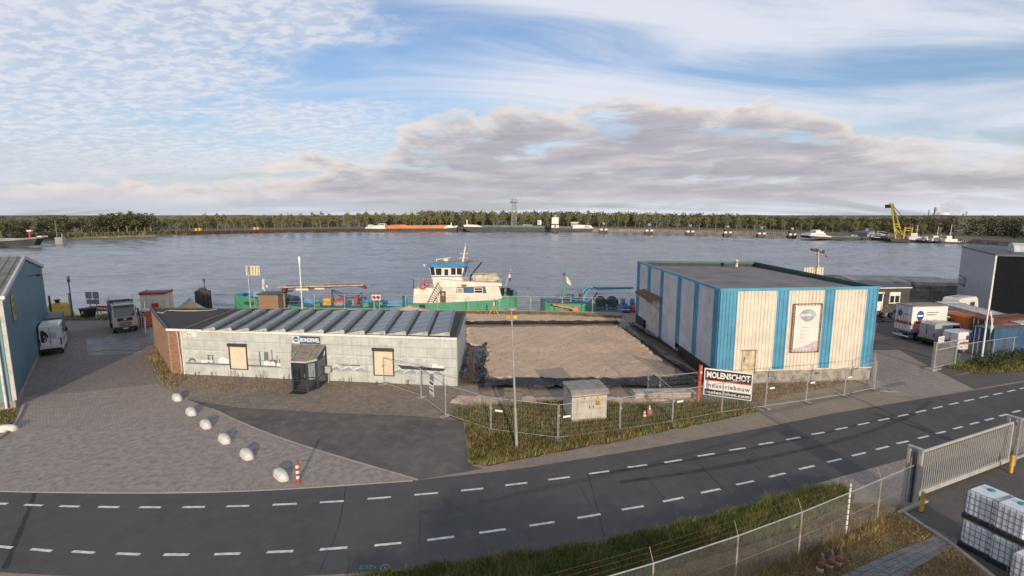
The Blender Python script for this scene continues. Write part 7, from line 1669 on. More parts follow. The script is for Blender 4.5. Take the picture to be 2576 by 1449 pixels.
for x, y, l in ((2317, 1287, 'yellow steel bollard at the near end of the sliding gate'), (2542, 1190, 'yellow steel bollard at the far end of the sliding gate')):
    o = thing('yellow_bollard', l, 'bollard', G(x, y), 0, 'yellow bollards guarding the gate'); b = MB(); b.lathe([(.075, 0), (.075, .82), (.06, .87), (.02, .88)], (0, 0, 0), 14); b.build('tube', YELLOW, o); b = MB(); b.lathe([(.14, 0), (.14, .02)], (0, 0, 0), 8); b.build('foot_plate', DARKM, o)
# caged tanks
IBW = mat('tank_plastic', (.66, .69, .74), .4, .06, 2); CAGE = mat('tank_cage', (.10, .105, .115), .5, .1, 3, metal=.3); TEALP = mat('teal_cap', (.02, .25, .24), .4, .1)
def ibc(loc, rz, label):
    o = thing('caged_tank', label, 'tank', loc, rz, 'white caged tanks in the yard'); L, W, h = 1.14, .96, 1.12
    b = MB()
    b.box((-L/2, -W/2, .10), (L/2, W/2, .16))
    for x in (-L/2+.08, 0, L/2-.08): b.box((x-.07, -W/2, 0), (x+.07, W/2, .10))
    b.build('pallet', BLACK, o)
    b = MB(); b.bbox((-L/2+.035, -W/2+.035, .16), (L/2-.035, W/2-.035, h-.03), .07); tk = b.build('tank', IBW, o)
    b = MB(); b.bbox((-L/2+.15, -W/2+.10, h-.035), (L/2-.15, W/2-.10, h-.005), .02); b.build('top_recess', IBW, tk)
    b = MB()
    for z in (.20, .42, .64, .86, h):
        b.path([(-L/2, -W/2, z), (L/2, -W/2, z), (L/2, W/2, z), (-L/2, W/2, z), (-L/2, -W/2, z)], .008, 5)
    for x in np.linspace(-L/2, L/2, 8):
        for y in (-W/2, W/2): b.tube((x, y, .14), (x, y, h), .008, 5)
    for y in np.linspace(-W/2, W/2, 7)[1:-1]:
        for x in (-L/2, L/2): b.tube((x, y, .14), (x, y, h), .008, 5)
    b.build('cage', CAGE, o)
    b = MB(); b.lathe([(.11, h-.01), (.115, h+.03), (.09, h+.05)], (.08, .02, 0), 14); b.build('cap', TEALP, o)
    b = MB(); b.lathe([(.05, 0), (.05, .12)], (0, -W/2-.02, .22), 8, axis='z'); b.build('valve', TEALP, o); return o
ra = rad(20)
sa_ = G(2471, 1384); sb3 = G(2545, 1424); sc_ = G(2602, 1478)
def at3(p, dz): q = Vector(p); q.z = dz; return q
t_ = ibc(at3(sa_, .02), ra, 'white caged tank at the bottom of the back stack'); ibc(at3(sa_, 1.16), ra+.03, 'white caged tank on top of the back stack, cap off to one side')
ibc(at3(sb3, .02), ra+.02, 'white caged tank at the bottom of the middle stack'); ibc(at3(sb3, 1.16), ra-.02, 'white caged tank on top of the middle stack'); ibc(at3(sc_, .02), ra, 'white caged tank at the front, cut by the picture corner')
# three old valves on concrete stubs
for i, (x, y) in enumerate(((2062, 1436), (2086, 1428), (2108, 1420))):
    o = thing('pipe_valve', ['rusty valve on a pale concrete stub, nearest the fence corner', 'middle rusty valve of the three on concrete stubs', 'rusty valve on a pale stub nearest the slab path'][i], 'valve', G(x, y), rad(-35), 'old pipe valves on stubs')
    b = MB(); b.lathe([(.115, 0), (.105, .26)], (0, 0, 0), 12); b.build('stub', mat('stub_pale', (.50, .46, .38), .9, .2), o)
    b = MB(); b.lathe([(.08, -.16), (.13, -.10), (.15, 0), (.13, .10), (.08, .18)], (.02, .02, .36), 10, axis='y'); b.lathe([(.05, 0), (.07, .12), (.03, .2)], (.02, .05, .46), 8); b.build('valve_body', mat('valve_iron', (.07, .05, .04), .8, .4, 8), o)
    b = MB(); b.lathe([(.08, -.25), (.13, -.25), (.13, -.21), (.08, -.21)], (.02, .02, .36), 14, axis='y'); b.build('flange', mat('flange_rust', (.12, .055, .035), .8, .3, 8), o)
# ---------------------------------------------------------------- person on the steps
def person(loc, rz):
    o = thing('person', 'person in dark clothes sitting hunched on the cabin steps', 'person', loc, rz)
    J = {'pel': (0, 0, .50), 'sp': (0, -.04, .72), 'ch': (0, -.10, .92), 'nk': (0, -.15, 1.05), 'hd': (0, -.19, 1.14), 'ht': (0, -.18, 1.26), 'hl': (-.1, -.02, .50), 'kl': (-.14, -.44, .52), 'al': (-.13, -.50, .10), 'fl': (-.13, -.66, .05), 'hr': (.1, -.02, .50), 'kr': (.14, -.44, .52), 'ar': (.13, -.48, .10), 'fr': (.13, -.64, .05), 'sl': (-.19, -.10, .96), 'el': (-.24, -.24, .72), 'wl': (-.10, -.44, .66), 'sr': (.19, -.10, .96), 'er': (.24, -.24, .72), 'wr': (.08, -.46, .67)}
    R = {'pel': .15, 'sp': .14, 'ch': .15, 'nk': .055, 'hd': .095, 'ht': .075, 'hl': .095, 'kl': .07, 'al': .045, 'fl': .045, 'hr': .095, 'kr': .07, 'ar': .045, 'fr': .045, 'sl': .07, 'el': .052, 'wl': .04, 'sr': .07, 'er': .052, 'wr': .04}
    E_ = [('pel', 'sp'), ('sp', 'ch'), ('ch', 'nk'), ('nk', 'hd'), ('hd', 'ht'), ('pel', 'hl'), ('hl', 'kl'), ('kl', 'al'), ('al', 'fl'), ('pel', 'hr'), ('hr', 'kr'), ('kr', 'ar'), ('ar', 'fr'), ('ch', 'sl'), ('sl', 'el'), ('el', 'wl'), ('ch', 'sr'), ('sr', 'er'), ('er', 'wr')]
    ks = list(J); me = bpy.data.meshes.new('body'); me.from_pydata([J[k] for k in ks], [(ks.index(a), ks.index(c)) for a, c in E_], [])
    body = link('body', me, o); sk = body.modifiers.new('skin', 'SKIN'); body.modifiers.new('sub', 'SUBSURF').levels = 1; body.modifiers['sub'].render_levels = 2
    for i, k in enumerate(ks): me.skin_vertices[0].data[i].radius = (R[k], R[k]*.9); me.skin_vertices[0].data[i].use_root = k == 'pel'
    dg = bpy.context.evaluated_depsgraph_get(); m2 = bpy.data.meshes.new_from_object(body.evaluated_get(dg)); body.modifiers.clear(); body.data = m2
    for m_ in (mat('dark_clothes', (.035, .035, .04), .85, .2), mat('skin_tone', (.42, .25, .18), .6, .1), mat('dark_trousers', (.03, .03, .045), .85, .2)): m2.materials.append(m_)
    for f in m2.polygons:
        c = f.center; f.use_smooth = True
        f.material_index = 1 if c.z > 1.06 or (c.z > .6 and c.y < -.38 and abs(c.x) < .16 and c.z < .74) else (2 if c.z < .56 else 0)
    b = MB(); b.lathe([(.06, .02), (.10, .05), (.105, .10), (.08, .16), (.02, .18)], (0, -.165, 1.12), 10); b.build('hair', mat('short_hair', (.09, .07, .05), .8), o)
person(st0+Vector((.15, .35, .10)), cab.rotation_euler.z)
# ================================================================ vegetation
def fast_mesh(name, V, F, mats, mi=None):
    """V (n,3) array, F (m,k) array of equal-sized faces"""
    me = bpy.data.meshes.new(name); V = np.asarray(V, np.float32); F = np.asarray(F, np.int32); k = F.shape[1]
    me.vertices.add(len(V)); me.vertices.foreach_set('co', V.ravel()); me.loops.add(F.size); me.loops.foreach_set('vertex_index', F.ravel())
    me.polygons.add(len(F)); me.polygons.foreach_set('loop_start', np.arange(0, F.size, k, dtype=np.int32))
    for m in (mats if isinstance(mats, list) else [mats]): me.materials.append(m)
    if mi is not None: me.polygons.foreach_set('material_index', np.asarray(mi, np.int32))
    me.update(calc_edges=True); me.validate(); return me
def leaf_mat(name, col, tr=.25):
    m = bpy.data.materials.new(name); m.use_nodes = True; T = NT(m.node_tree); p = T.n['Principled BSDF']
    vec = T.add('ShaderNodeNewGeometry').outputs['Position']; oi = T.add('ShaderNodeObjectInfo').outputs['Random']
    n = T.noise(vec, .7, 3, .6); c = T.mix(T.smooth(n, .3, .7), tuple(x*.72 for x in col), tuple(x*1.25 for x in col))
    c = T.mix(T.math('MULTIPLY', oi, .22), c, (col[0]*1.25, col[1]*.95, col[2]*.8))
    T.put(p.inputs['Base Color'], c); p.inputs['Roughness'].default_value = .8; p.inputs['Specular IOR Level'].default_value = .2
    p.inputs['Subsurface Weight'].default_value = 0.0; MATS[name] = m; return m
GR = [leaf_mat('grass_green', (.115, .165, .045)), leaf_mat('grass_olive', (.165, .175, .06)), leaf_mat('grass_straw', (.34, .265, .13)), leaf_mat('grass_dark', (.065, .10, .03)), leaf_mat('grass_dead', (.22, .145, .07))]
def grass(name, poly, n, h, w, weights, label, z=0.0, seed=1, lean=.5, patch=.6, hole=None):
    r = np.random.default_rng(seed); xs_ = [p[0] for p in poly]; ys_ = [p[1] for p in poly]
    x = r.uniform(min(xs_), max(xs_), n*6); y = r.uniform(min(ys_), max(ys_), n*6)
    px_ = np.array(xs_); py_ = np.array(ys_); ins = np.zeros(len(x), bool); m = len(px_)
    for i in range(m):
        j = (i+1) % m; c = ((py_[i] > y) != (py_[j] > y)); den = (py_[j]-py_[i]) if abs(py_[j]-py_[i]) > 1e-9 else 1e-9
        ins ^= c & (x < (px_[j]-px_[i])*(y-py_[i])/den+px_[i])
    x = x[ins][:n]; y = y[ins][:n]
    if hole: k = np.array([not inside(q, hole) for q in zip(x, y)]); x = x[k]; y = y[k]
    n = len(x)
    pn = np.sin(x*.8+seed)*np.sin(y*1.1+1.3*seed)+.6*np.sin(x*2.3+y*1.7)+.4*np.sin(x*5.1-y*4.3)       # patchiness
    hh = h*(r.uniform(.45, 1.15, n))*(1+patch*.35*pn); a = r.uniform(0, 2*math.pi, n); ww = w*r.uniform(.6, 1.3, n)
    ux_, uy_ = np.cos(a)*ww/2, np.sin(a)*ww/2; b2 = r.uniform(0, 2*math.pi, n); le = hh*lean*r.uniform(.1, 1, n); lx, ly = np.cos(b2)*le, np.sin(b2)*le
    z0 = np.full(n, z); V = np.empty((n, 5, 3)); V[:, 0] = np.c_[x-ux_, y-uy_, z0]; V[:, 1] = np.c_[x+ux_, y+uy_, z0]
    V[:, 2] = np.c_[x+ux_*.7+lx*.4, y+uy_*.7+ly*.4, z0+hh*.62]; V[:, 3] = np.c_[x-ux_*.7+lx*.4, y-uy_*.7+ly*.4, z0+hh*.62]; V[:, 4] = np.c_[x+lx, y+ly, z0+hh]
    base = np.arange(n)[:, None]*5; F = np.concatenate([base+[0, 1, 2], base+[0, 2, 3], base+[3, 2, 4]])
    wts = np.array(weights, float); sel = r.random(n)+.22*pn*.5; cum = np.cumsum(wts/wts.sum()); mi = np.clip(np.searchsorted(cum, np.clip(sel, 0, .999)), 0, 4)
    o = link(name, fast_mesh(name, V.reshape(-1, 3), F, GR, np.tile(mi, 3)), None, label, 'grass', None, 'stuff'); return o
isl = px((1130, 1046), (1168, 1062), (1176, 1100), (1180, 1168), (1230, 1172), (1330, 1152), (1450, 1128), (1560, 1110), (1700, 1080), (1830, 1052), (1905, 1036), (1880, 1016), (1760, 1014), (1600, 1020), (1480, 1012), (1330, 1014), (1230, 1022), (1150, 1026))
sheet('verge', rough_edge(isl, .4, .10, 4), .022, M_TURF)
grass('grass', isl, 34000, .30, .026, (4.5, 5, 3, 2.5, 5), 'tangled green and straw grass around the lamp and cabinet', .02, 1, .8)
ver = px((860, 1470), (960, 1446), (1200, 1420), (1500, 1371), (1700, 1327), (1900, 1277), (2040, 1236), (2120, 1226), (2150, 1256), (2010, 1330), (1800, 1398), (1560, 1470), (1400, 1540), (900, 1540))
sheet('verge', rough_edge(ver, .3, .06, 5), .020, M_TURF)
grass('grass', ver, 56000, .34, .018, (8, 4, .8, 5, .8), 'thick dark green grass on the verge along the near road edge', .02, 2, .8, .9)
fr_ = px((900, 1452), (1200, 1416), (1500, 1366), (1700, 1322), (1900, 1272), (2060, 1222), (2110, 1224), (1960, 1266), (1700, 1336), (1500, 1378), (1200, 1428), (930, 1462))
grass('grass', fr_, 7000, .20, .016, (1, 2, 6, 1, 4), 'dry straw fringe of grass at the near road edge', .02, 3, .5)
dl = px((1560, 1475), (1700, 1426), (2010, 1338), (2150, 1270), (2262, 1268), (2280, 1300), (2380, 1366), (2460, 1430), (2480, 1540), (1560, 1540))
path_poly = px(*pa)+px(*pb)[::-1]
g_ = grass('grass', [p for p in dl], 42000, .085, .020, (.4, 1, 5, .3, 6), 'short parched brown grass inside the link fence', .004, 4, 1.6, hole=path_poly)
fl_ = [FP[3]+Vector((-.2, .3, 0)), FP[6]+Vector((-.2, .3, 0)), FP[6]+Vector((.3, -.4, 0)), FP[3]+Vector((.3, -.4, 0))]
grass('grass', fl_, 2600, .30, .016, (.4, 1, 6, .2, 5), 'tall dry grass stalks along the foot of the link fence', .004, 5, .6)
lft = px((-60, 1050), (40, 1028), (42, 1062), (20, 1084), (-60, 1100)); sheet('verge', lft, .022, M_TURF); grass('grass', lft, 4000, .16, .022, (3, 5, 3, 2, 3), 'small patch of short grass at the warehouse corner', .02, 6, .9)
rgt = px((2378, 926), (2450, 905), (2580, 885), (2700, 880), (2700, 930), (2576, 934), (2470, 942)); sheet('verge', rough_edge(rgt, .4, .1, 7), .020, M_TURF); grass('grass', rgt, 9000, .32, .03, (4, 5, 3, 4, 2), 'uneven green grass below the flagpole', .02, 7, .8)
qg = px((120, 808), (280, 806), (350, 800), (470, 790), (640, 784), (640, 778), (350, 788), (200, 796), (110, 800)); grass('grass', qg, 6000, .28, .05, (2, 4, 4, 2, 4), 'dry quayside grass left of the office', .0, 8, .8)
qg2 = px((1172, 786), (1420, 789), (1560, 798), (1565, 803), (1420, 795), (1172, 791)); grass('grass', qg2, 4200, .30, .05, (1, 3, 5, 1, 5), 'dry brown grass along the quay fence', .0, 9, .7)
shd = px((1700, 1060), (1900, 1018), (2190, 950), (2190, 942), (1900, 962), (1900, 985), (1760, 1030)); grass('grass', shd, 3800, .18, .03, (.6, 2, 4, .4, 6), 'sparse dry weeds at the foot of the striped hall', .01, 10, .8)
lw = px((372, 905), (385, 868), (428, 932), (470, 948), (440, 985), (405, 968)); grass('grass', lw, 2600, .18, .03, (1, 3, 4, 1, 5), 'weeds and dead leaves at the brick corner of the office', .015, 11, .9)
fw = px((455, 946), (720, 964), (720, 985), (560, 990), (455, 962)); grass('grass', fw, 900, .10, .035, (.5, 2, 5, .3, 5), 'dead weeds between the pavers in front of the office', .014, 12, 1.3)
fw2 = px((815, 970), (1150, 980), (1130, 996), (815, 985)); grass('grass', fw2, 500, .10, .03, (.5, 2, 5, .3, 5), 'thin dead weeds in front of the ship mural', .014, 13, 1.3)
# tall weeds against the office wall
WD = leaf_mat('weed_leaf', (.12, .115, .05)); WS_ = mat('weed_stem', (.20, .14, .08), .9)
def weed(px_, py_, h, label, seed, m=None):
    r = random.Random(seed); o = thing('weed', label, 'weed', G(px_, py_), 0, 'weeds along the office wall'); b = MB(); c = MB()
    for k in range(5):
        a = r.uniform(0, 6.28); t = Vector((math.cos(a)*h*.28*r.random(), math.sin(a)*h*.15, h*r.uniform(.6, 1))); b.tube((0, 0, 0), t, .010, 4)
        for q in range(7): p = t*r.uniform(.35, 1.0); d_ = Vector((r.uniform(-1, 1), r.uniform(-1, 1), r.uniform(-.2, .8)))*.07; e_ = Vector((r.uniform(-1, 1), r.uniform(-1, 1), .2))*.03; c.poly([p, p+d_*.6+e_, p+d_, p+d_*.6-e_])
    b.build('stem', WS_, o); c.build('leaves', m or WD, o)
for i, (x, y, h, l) in enumerate([(492, 950, .55, 'weed at the brick end of the office wall'), (534, 953, .6, 'weed left of the first shuttered window'), (580, 957, 1.0, 'tall reddish weed under the first shuttered window'), (600, 959, .6, 'weed right below the first shutter'), (645, 961, .6, 'weed under the painted works'), (660, 962, 1.0, 'lone stalk between window and porch'), (716, 968, .8, 'bushy weed at the left side of the porch'), (858, 972, .6, 'small weed between letter box and second window'), (878, 972, .75, 'branching weed in front of the mural waves'), (945, 976, .5, 'weed below the second shuttered window'), (1025, 979, .75, 'dry bush behind the mesh fence at the ship mural')]): weed(x, y, h, l, i, RED if i == 2 else None)
for i, (x, y, h, l) in enumerate([(1990, 962, .8, 'dry weed at the plinth left of the banner'), (2020, 958, 1.1, 'tall feathery dry weed at the plinth below the banner'), (2038, 956, .9, 'dry weed at the plinth right of the tall one'), (1948, 964, .6, 'low weed at the plinth near the sign board')]): weed(x, y, h, l, 40+i, GR[4])
# low hedge by the containers
b = MB(); hv = px((2470, 925), (2576, 895), (2660, 885)); r = random.Random(3)
for i in range(5200):
    t = r.random()*1.98; k = int(t); p = hv[k].lerp(hv[k+1], t-k)+Vector((r.gauss(0, .3), r.gauss(0, .5), 0)); hh = .9*math.exp(-r.random()*1.2); s = r.uniform(.05, .12)
    d_ = Vector((r.uniform(-1, 1), r.uniform(-1, 1), r.uniform(-1, 1))).normalized()*s; e_ = d_.orthogonal().normalized()*s*.6; q = p+Vector((0, 0, hh*r.random()+.05)); b.poly([q-d_, q+e_, q+d_, q-e_])
b.build('hedge', [leaf_mat('bramble', (.045, .065, .025))], None, label='low dark bramble hedge in front of the containers', cat='hedge', kind='stuff')

# ---------------------------------------------------------------- trees on the far bank
LV = [leaf_mat('far_leaf_olive', (.185, .188, .085)), leaf_mat('far_leaf_green', (.105, .122, .055)), leaf_mat('far_leaf_dark', (.05, .062, .032))]
BARK = mat('pale_bark', (.27, .23, .18), .9, .25, 1, world=True)
def crown_arr(r, n, clumps, size):
    """leaf quads spread over uneven clumps; clumps are (x, y, z, rx, rz)"""
    V = []; cl = np.array(clumps); vol = cl[:, 3]**2*cl[:, 4]; pick = r.choice(len(cl), n, p=vol/vol.sum()); c = cl[pick]
    d = r.standard_normal((n, 3)); d /= np.linalg.norm(d, axis=1)[:, None]; rad_ = r.random(n)**.38
    P = c[:, :3]+d*rad_[:, None]*np.c_[c[:, 3], c[:, 3], c[:, 4]]
    a = r.standard_normal((n, 3)); a /= np.linalg.norm(a, axis=1)[:, None]; b_ = np.cross(a, r.standard_normal((n, 3))); b_ /= np.linalg.norm(b_, axis=1)[:, None]
    s = size*r.uniform(.6, 1.25, n)[:, None]; a *= s; b_ *= s*.75
    return np.stack([P-a, P+b_, P+a, P-b_], 1).reshape(-1, 3)
def tree_data(kind, seed):
    """unit-height tree: trunk mesh and crown mesh"""
    r = np.random.default_rng(seed); b = MB()
    if kind == 'avenue':
        lean = r.uniform(-.03, .03); b.tube((0, 0, 0), (lean, 0, .45), .017, 6, r2=.010)
        cl = []
        for k in range(9): t = .38+.56*k/8; w = .20*math.sin(math.pi*min(1, .18+.80*(k/8)))+.03; cl.append((lean+r.uniform(-.09, .09), r.uniform(-.09, .09), t, w*r.uniform(.55, .9), .085))
        for k in range(5): e = r.uniform(0, 6.28); b.tube((lean*.8, 0, .35+.05*k), (lean+.13*math.cos(e), .13*math.sin(e), .50+.06*k), .007, 4, r2=.003)
        n, s = 620, .030
    else:
        b.tube((0, 0, 0), (0, 0, .4), .026, 6, r2=.015); cl = [(0, 0, .5, .22, .28)]
        for k in range(13): e = r.uniform(0, 6.28); z = r.uniform(.16, .88); w = .27*math.sqrt(max(.05, 1-((z-.42)/.58)**2)); cl.append((w*math.cos(e)*.85, w*math.sin(e)*.85, z, r.uniform(.09, .16), r.uniform(.08, .14)))
        for k in range(4): e = r.uniform(0, 6.28); b.tube((0, 0, .25), (.2*math.cos(e), .2*math.sin(e), .55), .010, 4, r2=.004)
        n, s = 620, .034
    V = crown_arr(r, n, cl, s); return b, V, n
TREES = {}
for kind, nv in (('avenue', 5), ('wood', 5)):
    TREES[kind] = []
    for k in range(nv):
        b, V, n = tree_data(kind, 100+k*7+(50 if kind == 'wood' else 0)); F = np.arange(n*4).reshape(-1, 4); r = np.random.default_rng(k)
        mi = r.choice(3, n, p=[.78, .22, 0] if kind == 'avenue' else [.12, .43, .45])
        TREES[kind].append((b.data('trunk', BARK), fast_mesh('crown', V, F, LV, mi)))
def top_z(pxx, ytop, dist_pt): d_ = ray(pxx, ytop); t = dist_pt.y/d_.y; return CAMH+d_.z*t
prof_ = [(-300, 546), (0, 552), (60, 549), (100, 545), (170, 541), (215, 543), (260, 537), (330, 533), (375, 533), (396, 545), (430, 545), (500, 538), (560, 539), (700, 536), (800, 533), (900, 532), (1000, 532), (1100, 529), (1200, 530), (1300, 530), (1400, 530), (1500, 531), (1600, 533), (1700, 535), (1800, 537), (1900, 541), (2000, 546), (2100, 549), (2200, 552), (2300, 555), (2400, 557), (2576, 560), (2900, 560)]
yt = lambda x: float(np.interp(x, [p[0] for p in prof_], [p[1] for p in prof_]))
def tree(kind, pxx, back, label, group, k=None, dy=0.0, wide=1.0):
    p = farp(pxx, back, 1.2); h = max(3.5, top_z(pxx, yt(pxx)+dy, p)-p.z); k = random.randrange(5) if k is None else k
    o = thing('avenue_tree' if kind == 'avenue' else 'broadleaf_tree', label, 'tree', p, random.uniform(0, 6.28), group); o.scale = (h*wide, h*wide, h)
    tk, cr = TREES[kind][k]; link('trunk', tk, o); link('crown', cr, o)
segs = [(398, 560, 'slim avenue tree on the far bank just beyond the left wood', 'avenue trees beyond the left wood'), (560, 915, 'slim avenue tree in the open row above the sheet pile wall', 'avenue trees above the sheet pile wall'), (915, 1160, 'avenue tree standing behind the orange barge', 'avenue trees behind the orange barge'), (1160, 1500, 'avenue tree standing behind the long dark barge', 'avenue trees behind the dark barge'), (1500, 1990, 'avenue tree on the far quay behind the mooring posts', 'avenue trees behind the mooring posts')]
for x0, x1, l, g in segs:
    x = x0+8
    while x < x1-4: tree('avenue', x, random.uniform(10, 14), l, g, dy=random.uniform(-5, 6)); x += random.uniform(17, 30)
    x = x0+16
    while x < x1-4: tree('avenue', x, random.uniform(28, 36), l, g, dy=random.uniform(-1, 9)); x += random.uniform(24, 40)
lw_ = [(6, .9), (28, .8), (52, .8), (74, .9), (112, 1.0), (135, .9), (160, .9), (184, 1.0), (208, .8), (232, 1.0), (252, .9), (275, 1.1), (300, 1.0), (322, 1.0), (345, 1.1), (366, 1.2), (382, .9)]
for i, (x, w) in enumerate(lw_): tree('wood', x, random.uniform(5, 12), 'broad dark tree in the wood on the far left bank', 'trees of the left wood', dy=random.uniform(-9, 1) if 225 < x < 390 else random.uniform(-7, 3), wide=w*1.15)
for x in np.arange(2000, 2330, 19): tree('avenue', x+random.uniform(-5, 5), random.uniform(14, 20), 'tree behind the shed and the crane on the far right bank', 'trees behind the far shed', dy=random.uniform(0, 5))
# woods behind, one mass
def wood(name, x0, x1, back0, back1, n, dy, label, seed, dense=150, yabs=None):
    r = np.random.default_rng(seed); Vs = []; 
    for i in range(n):
        x = r.uniform(x0, x1); p = farp(x, r.uniform(back0, back1), 1.0); h = max(3, top_z(x, (yabs or yt(x)+dy)+r.uniform(-2, 5), p)-1); w = h*.42
        cl = [(p.x+r.uniform(-.5, .5)*w, p.y+r.uniform(-.5, .5)*w, 1+h*z, w*r.uniform(.45, .8), h*.16) for z in (.12, .3, .45, .6, .75, .85)]
        Vs.append(crown_arr(r, dense, cl, h*.045))
    V = np.concatenate(Vs); F = np.arange(len(V)).reshape(-1, 4); mi = r.choice(3, len(F), p=[.01, .12, .87])
    link(name, fast_mesh(name, V, F, LV, mi), None, label, 'wood', None, 'stuff')
wood('treeline', -320, 400, 14, 50, 120, 5, 'dark undergrowth and wood behind the left bank trees', 1)
wood('treeline', 398, 1080, 45, 90, 220, 8, 'low dark hedge line behind the avenue on the far bank', 2, 110)
wood('treeline', 1060, 2000, 45, 90, 230, 0, 'dense dark wood behind the avenue on the far bank', 3, 170)
wood('treeline', 1980, 2900, 25, 80, 230, 0, 'dense dark wood behind the crane and the tugs', 4, 170, 546)
wood('treeline', -350, 2980, 450, 700, 420, 2, 'distant wooded skyline beyond the far bank', 5, 90, 542)
m_h = mat('distant_ridge', (.09, .11, .10), .95, .2, .01, world=True)  # cool greyed tone: far haze painted into the ridge colour
b = MB(); pr = None
for i, x in enumerate(np.linspace(-400, 2950, 70)):
    d_ = ray(x, 540); d_.z = 0; d_ = d_.normalized(); q = d_*2600; h = 8+2*math.sin(i*.7)+2*math.sin(i*1.9)
    if pr: b.quad(pr[0], q, q+Vector((0, 0, h)), pr[0]+Vector((0, 0, pr[1]))); b.quad(pr[0]+Vector((0, 0, pr[1])), q+Vector((0, 0, h)), q+d_*600+Vector((0, 0, 1)), pr[0]+pr[2]*600+Vector((0, 0, 1)))
    pr = (q, h, d_)
b.build('hills', m_h, None, kind='structure')
# ================================================================ far river traffic and works
def r1(x, y): return 1999+.224*x, 496.4+.224*y
def r2(x, y): return 892.2+.2604*x, 483+.2604*y
FW1 = mat('far_white', (.62, .61, .58), .5, .1, .2, world=True); FDK = mat('far_hull_dark', (.035, .038, .042), .6, .3, .2, world=True); FOR = mat('far_orange', (.50, .19, .05), .55, .15, .2, streak=.1, world=True); FTL = mat('far_teal', (.07, .14, .15), .55, .2, .2, world=True); FYE = mat('crane_yellow', (.42, .33, .06), .55, .2, .3, world=True); FGR = mat('far_grey', (.28, .28, .28), .6, .2, .2, world=True)
def barge(label, c, xl, xr, ywater, parts, name='cargo_barge'):
    """barge drawn side on at the distance where its waterline meets column mid; parts in picture units"""
    mid = (xl+xr)/2; w = G(mid, ywater, WZ); Y = w.y; o = thing(name, label, 'barge', (w.x, Y, WZ)); M_ = Vector(o.location)
    for nm, pts, y0, y1, m in parts:
        b = MB(); b.prism([A(*c(*q), Y)+Vector((0, y0, 0))-M_ for q in pts], (0, y1-y0, 0)); b.build(nm, m, o)
    return o, Y, M_
barge('orange cargo barge with white wheelhouse on the far quay', r2, *(918, 1150), 583.8, [
    ('hull', [(98, 362), (105, 388), (980, 388), (992, 340), (870, 352), (300, 356), (100, 352)], 0, 9, FDK), ('white_stern', [(100, 352), (108, 338), (290, 335), (300, 358), (102, 362)], .2, 8.8, FW1), ('wheelhouse', [(170, 340), (175, 325), (225, 325), (225, 306), (285, 306), (290, 338)], 1.5, 7.5, FW1),
    ('wheelhouse_window', [(230, 320), (232, 311), (280, 311), (280, 320)], 1.42, 1.5, GLASS), ('cargo_hold', [(298, 354), (302, 325), (880, 320), (885, 340), (850, 352)], .8, 8.2, FOR), ('bow', [(850, 356), (880, 335), (890, 322), (935, 322), (945, 334), (995, 322), (985, 350), (940, 358)], .3, 8.7, FW1), ('foremast', [(918, 334), (924, 295), (930, 295), (930, 334)], 4, 4.4, FW1), ('life_boat', [(118, 334), (120, 318), (165, 316), (168, 332)], 2, 5, FW1), ('hatch_rim', [(330, 324), (340, 318), (480, 316), (485, 324)], 2, 7, FOR), ('red_stripe', [(300, 385), (300, 389), (900, 389), (900, 385)], -.05, 0, RED)])
barge('long dark barge with teal coaming and white wheelhouse at the right end', r2, *(1167, 1494), 583.5, [
    ('hull', [(1060, 335), (1075, 370), (1150, 385), (2290, 382), (2312, 352), (2095, 352), (1900, 345), (1200, 338)], 0, 10, FDK), ('coaming', [(1190, 338), (1200, 322), (1600, 322), (2095, 335), (2095, 354), (1900, 350)], .8, 9.2, FTL), ('bow', [(1050, 320), (1060, 338), (1200, 345), (1230, 336), (1185, 320), (1090, 314)], .2, 9.6, FW1), ('bow_mast', [(1076, 316), (1074, 270), (1084, 270), (1086, 316)], 4.5, 5, FW1), ('stern', [(2095, 356), (2110, 344), (2300, 342), (2314, 350), (2290, 360)], .1, 9.8, FW1), ('deckhouse', [(2110, 346), (2115, 322), (2180, 318), (2290, 325), (2296, 344)], 1.5, 8.5, FW1), ('wheelhouse', [(2095, 335), (2095, 296), (2160, 296), (2165, 335)], 2, 8, FGR), ('windows', [(2180, 342), (2180, 334), (2280, 335), (2280, 342)], 1.42, 1.5, GLASS), ('wheelhouse_roof', [(2090, 297), (2090, 291), (2168, 291), (2168, 297)], 1.6, 8.4, FW1), ('deck_pipes', [(1620, 324), (1640, 312), (1680, 316), (1720, 318), (1720, 328)], 3, 6, FGR)])
barge('dark loaded barge with white stern house on the far right', r1, *(2036, 2214), 604, [
    ('hull', [(165, 430), (190, 460), (920, 498), (960, 465), (950, 452), (420, 448), (250, 438)], 0, 9, FDK), ('white_stern', [(165, 430), (190, 418), (360, 425), (420, 440), (410, 450), (200, 440)], .1, 8.8, FW1), ('deckhouse', [(190, 420), (200, 405), (250, 400), (365, 405), (368, 430)], 1.2, 7.5, FW1), ('wheelhouse', [(260, 402), (262, 372), (310, 366), (318, 384), (350, 385), (352, 405)], 1.6, 7, FW1), ('windows', [(255, 428), (255, 418), (355, 422), (355, 432)], 1.1, 1.2, GLASS), ('coaming', [(420, 448), (430, 432), (880, 448), (950, 456), (920, 470)], 1, 8, FTL), ('bow', [(880, 460), (890, 448), (965, 448), (930, 468)], .2, 8.6, FW1)])
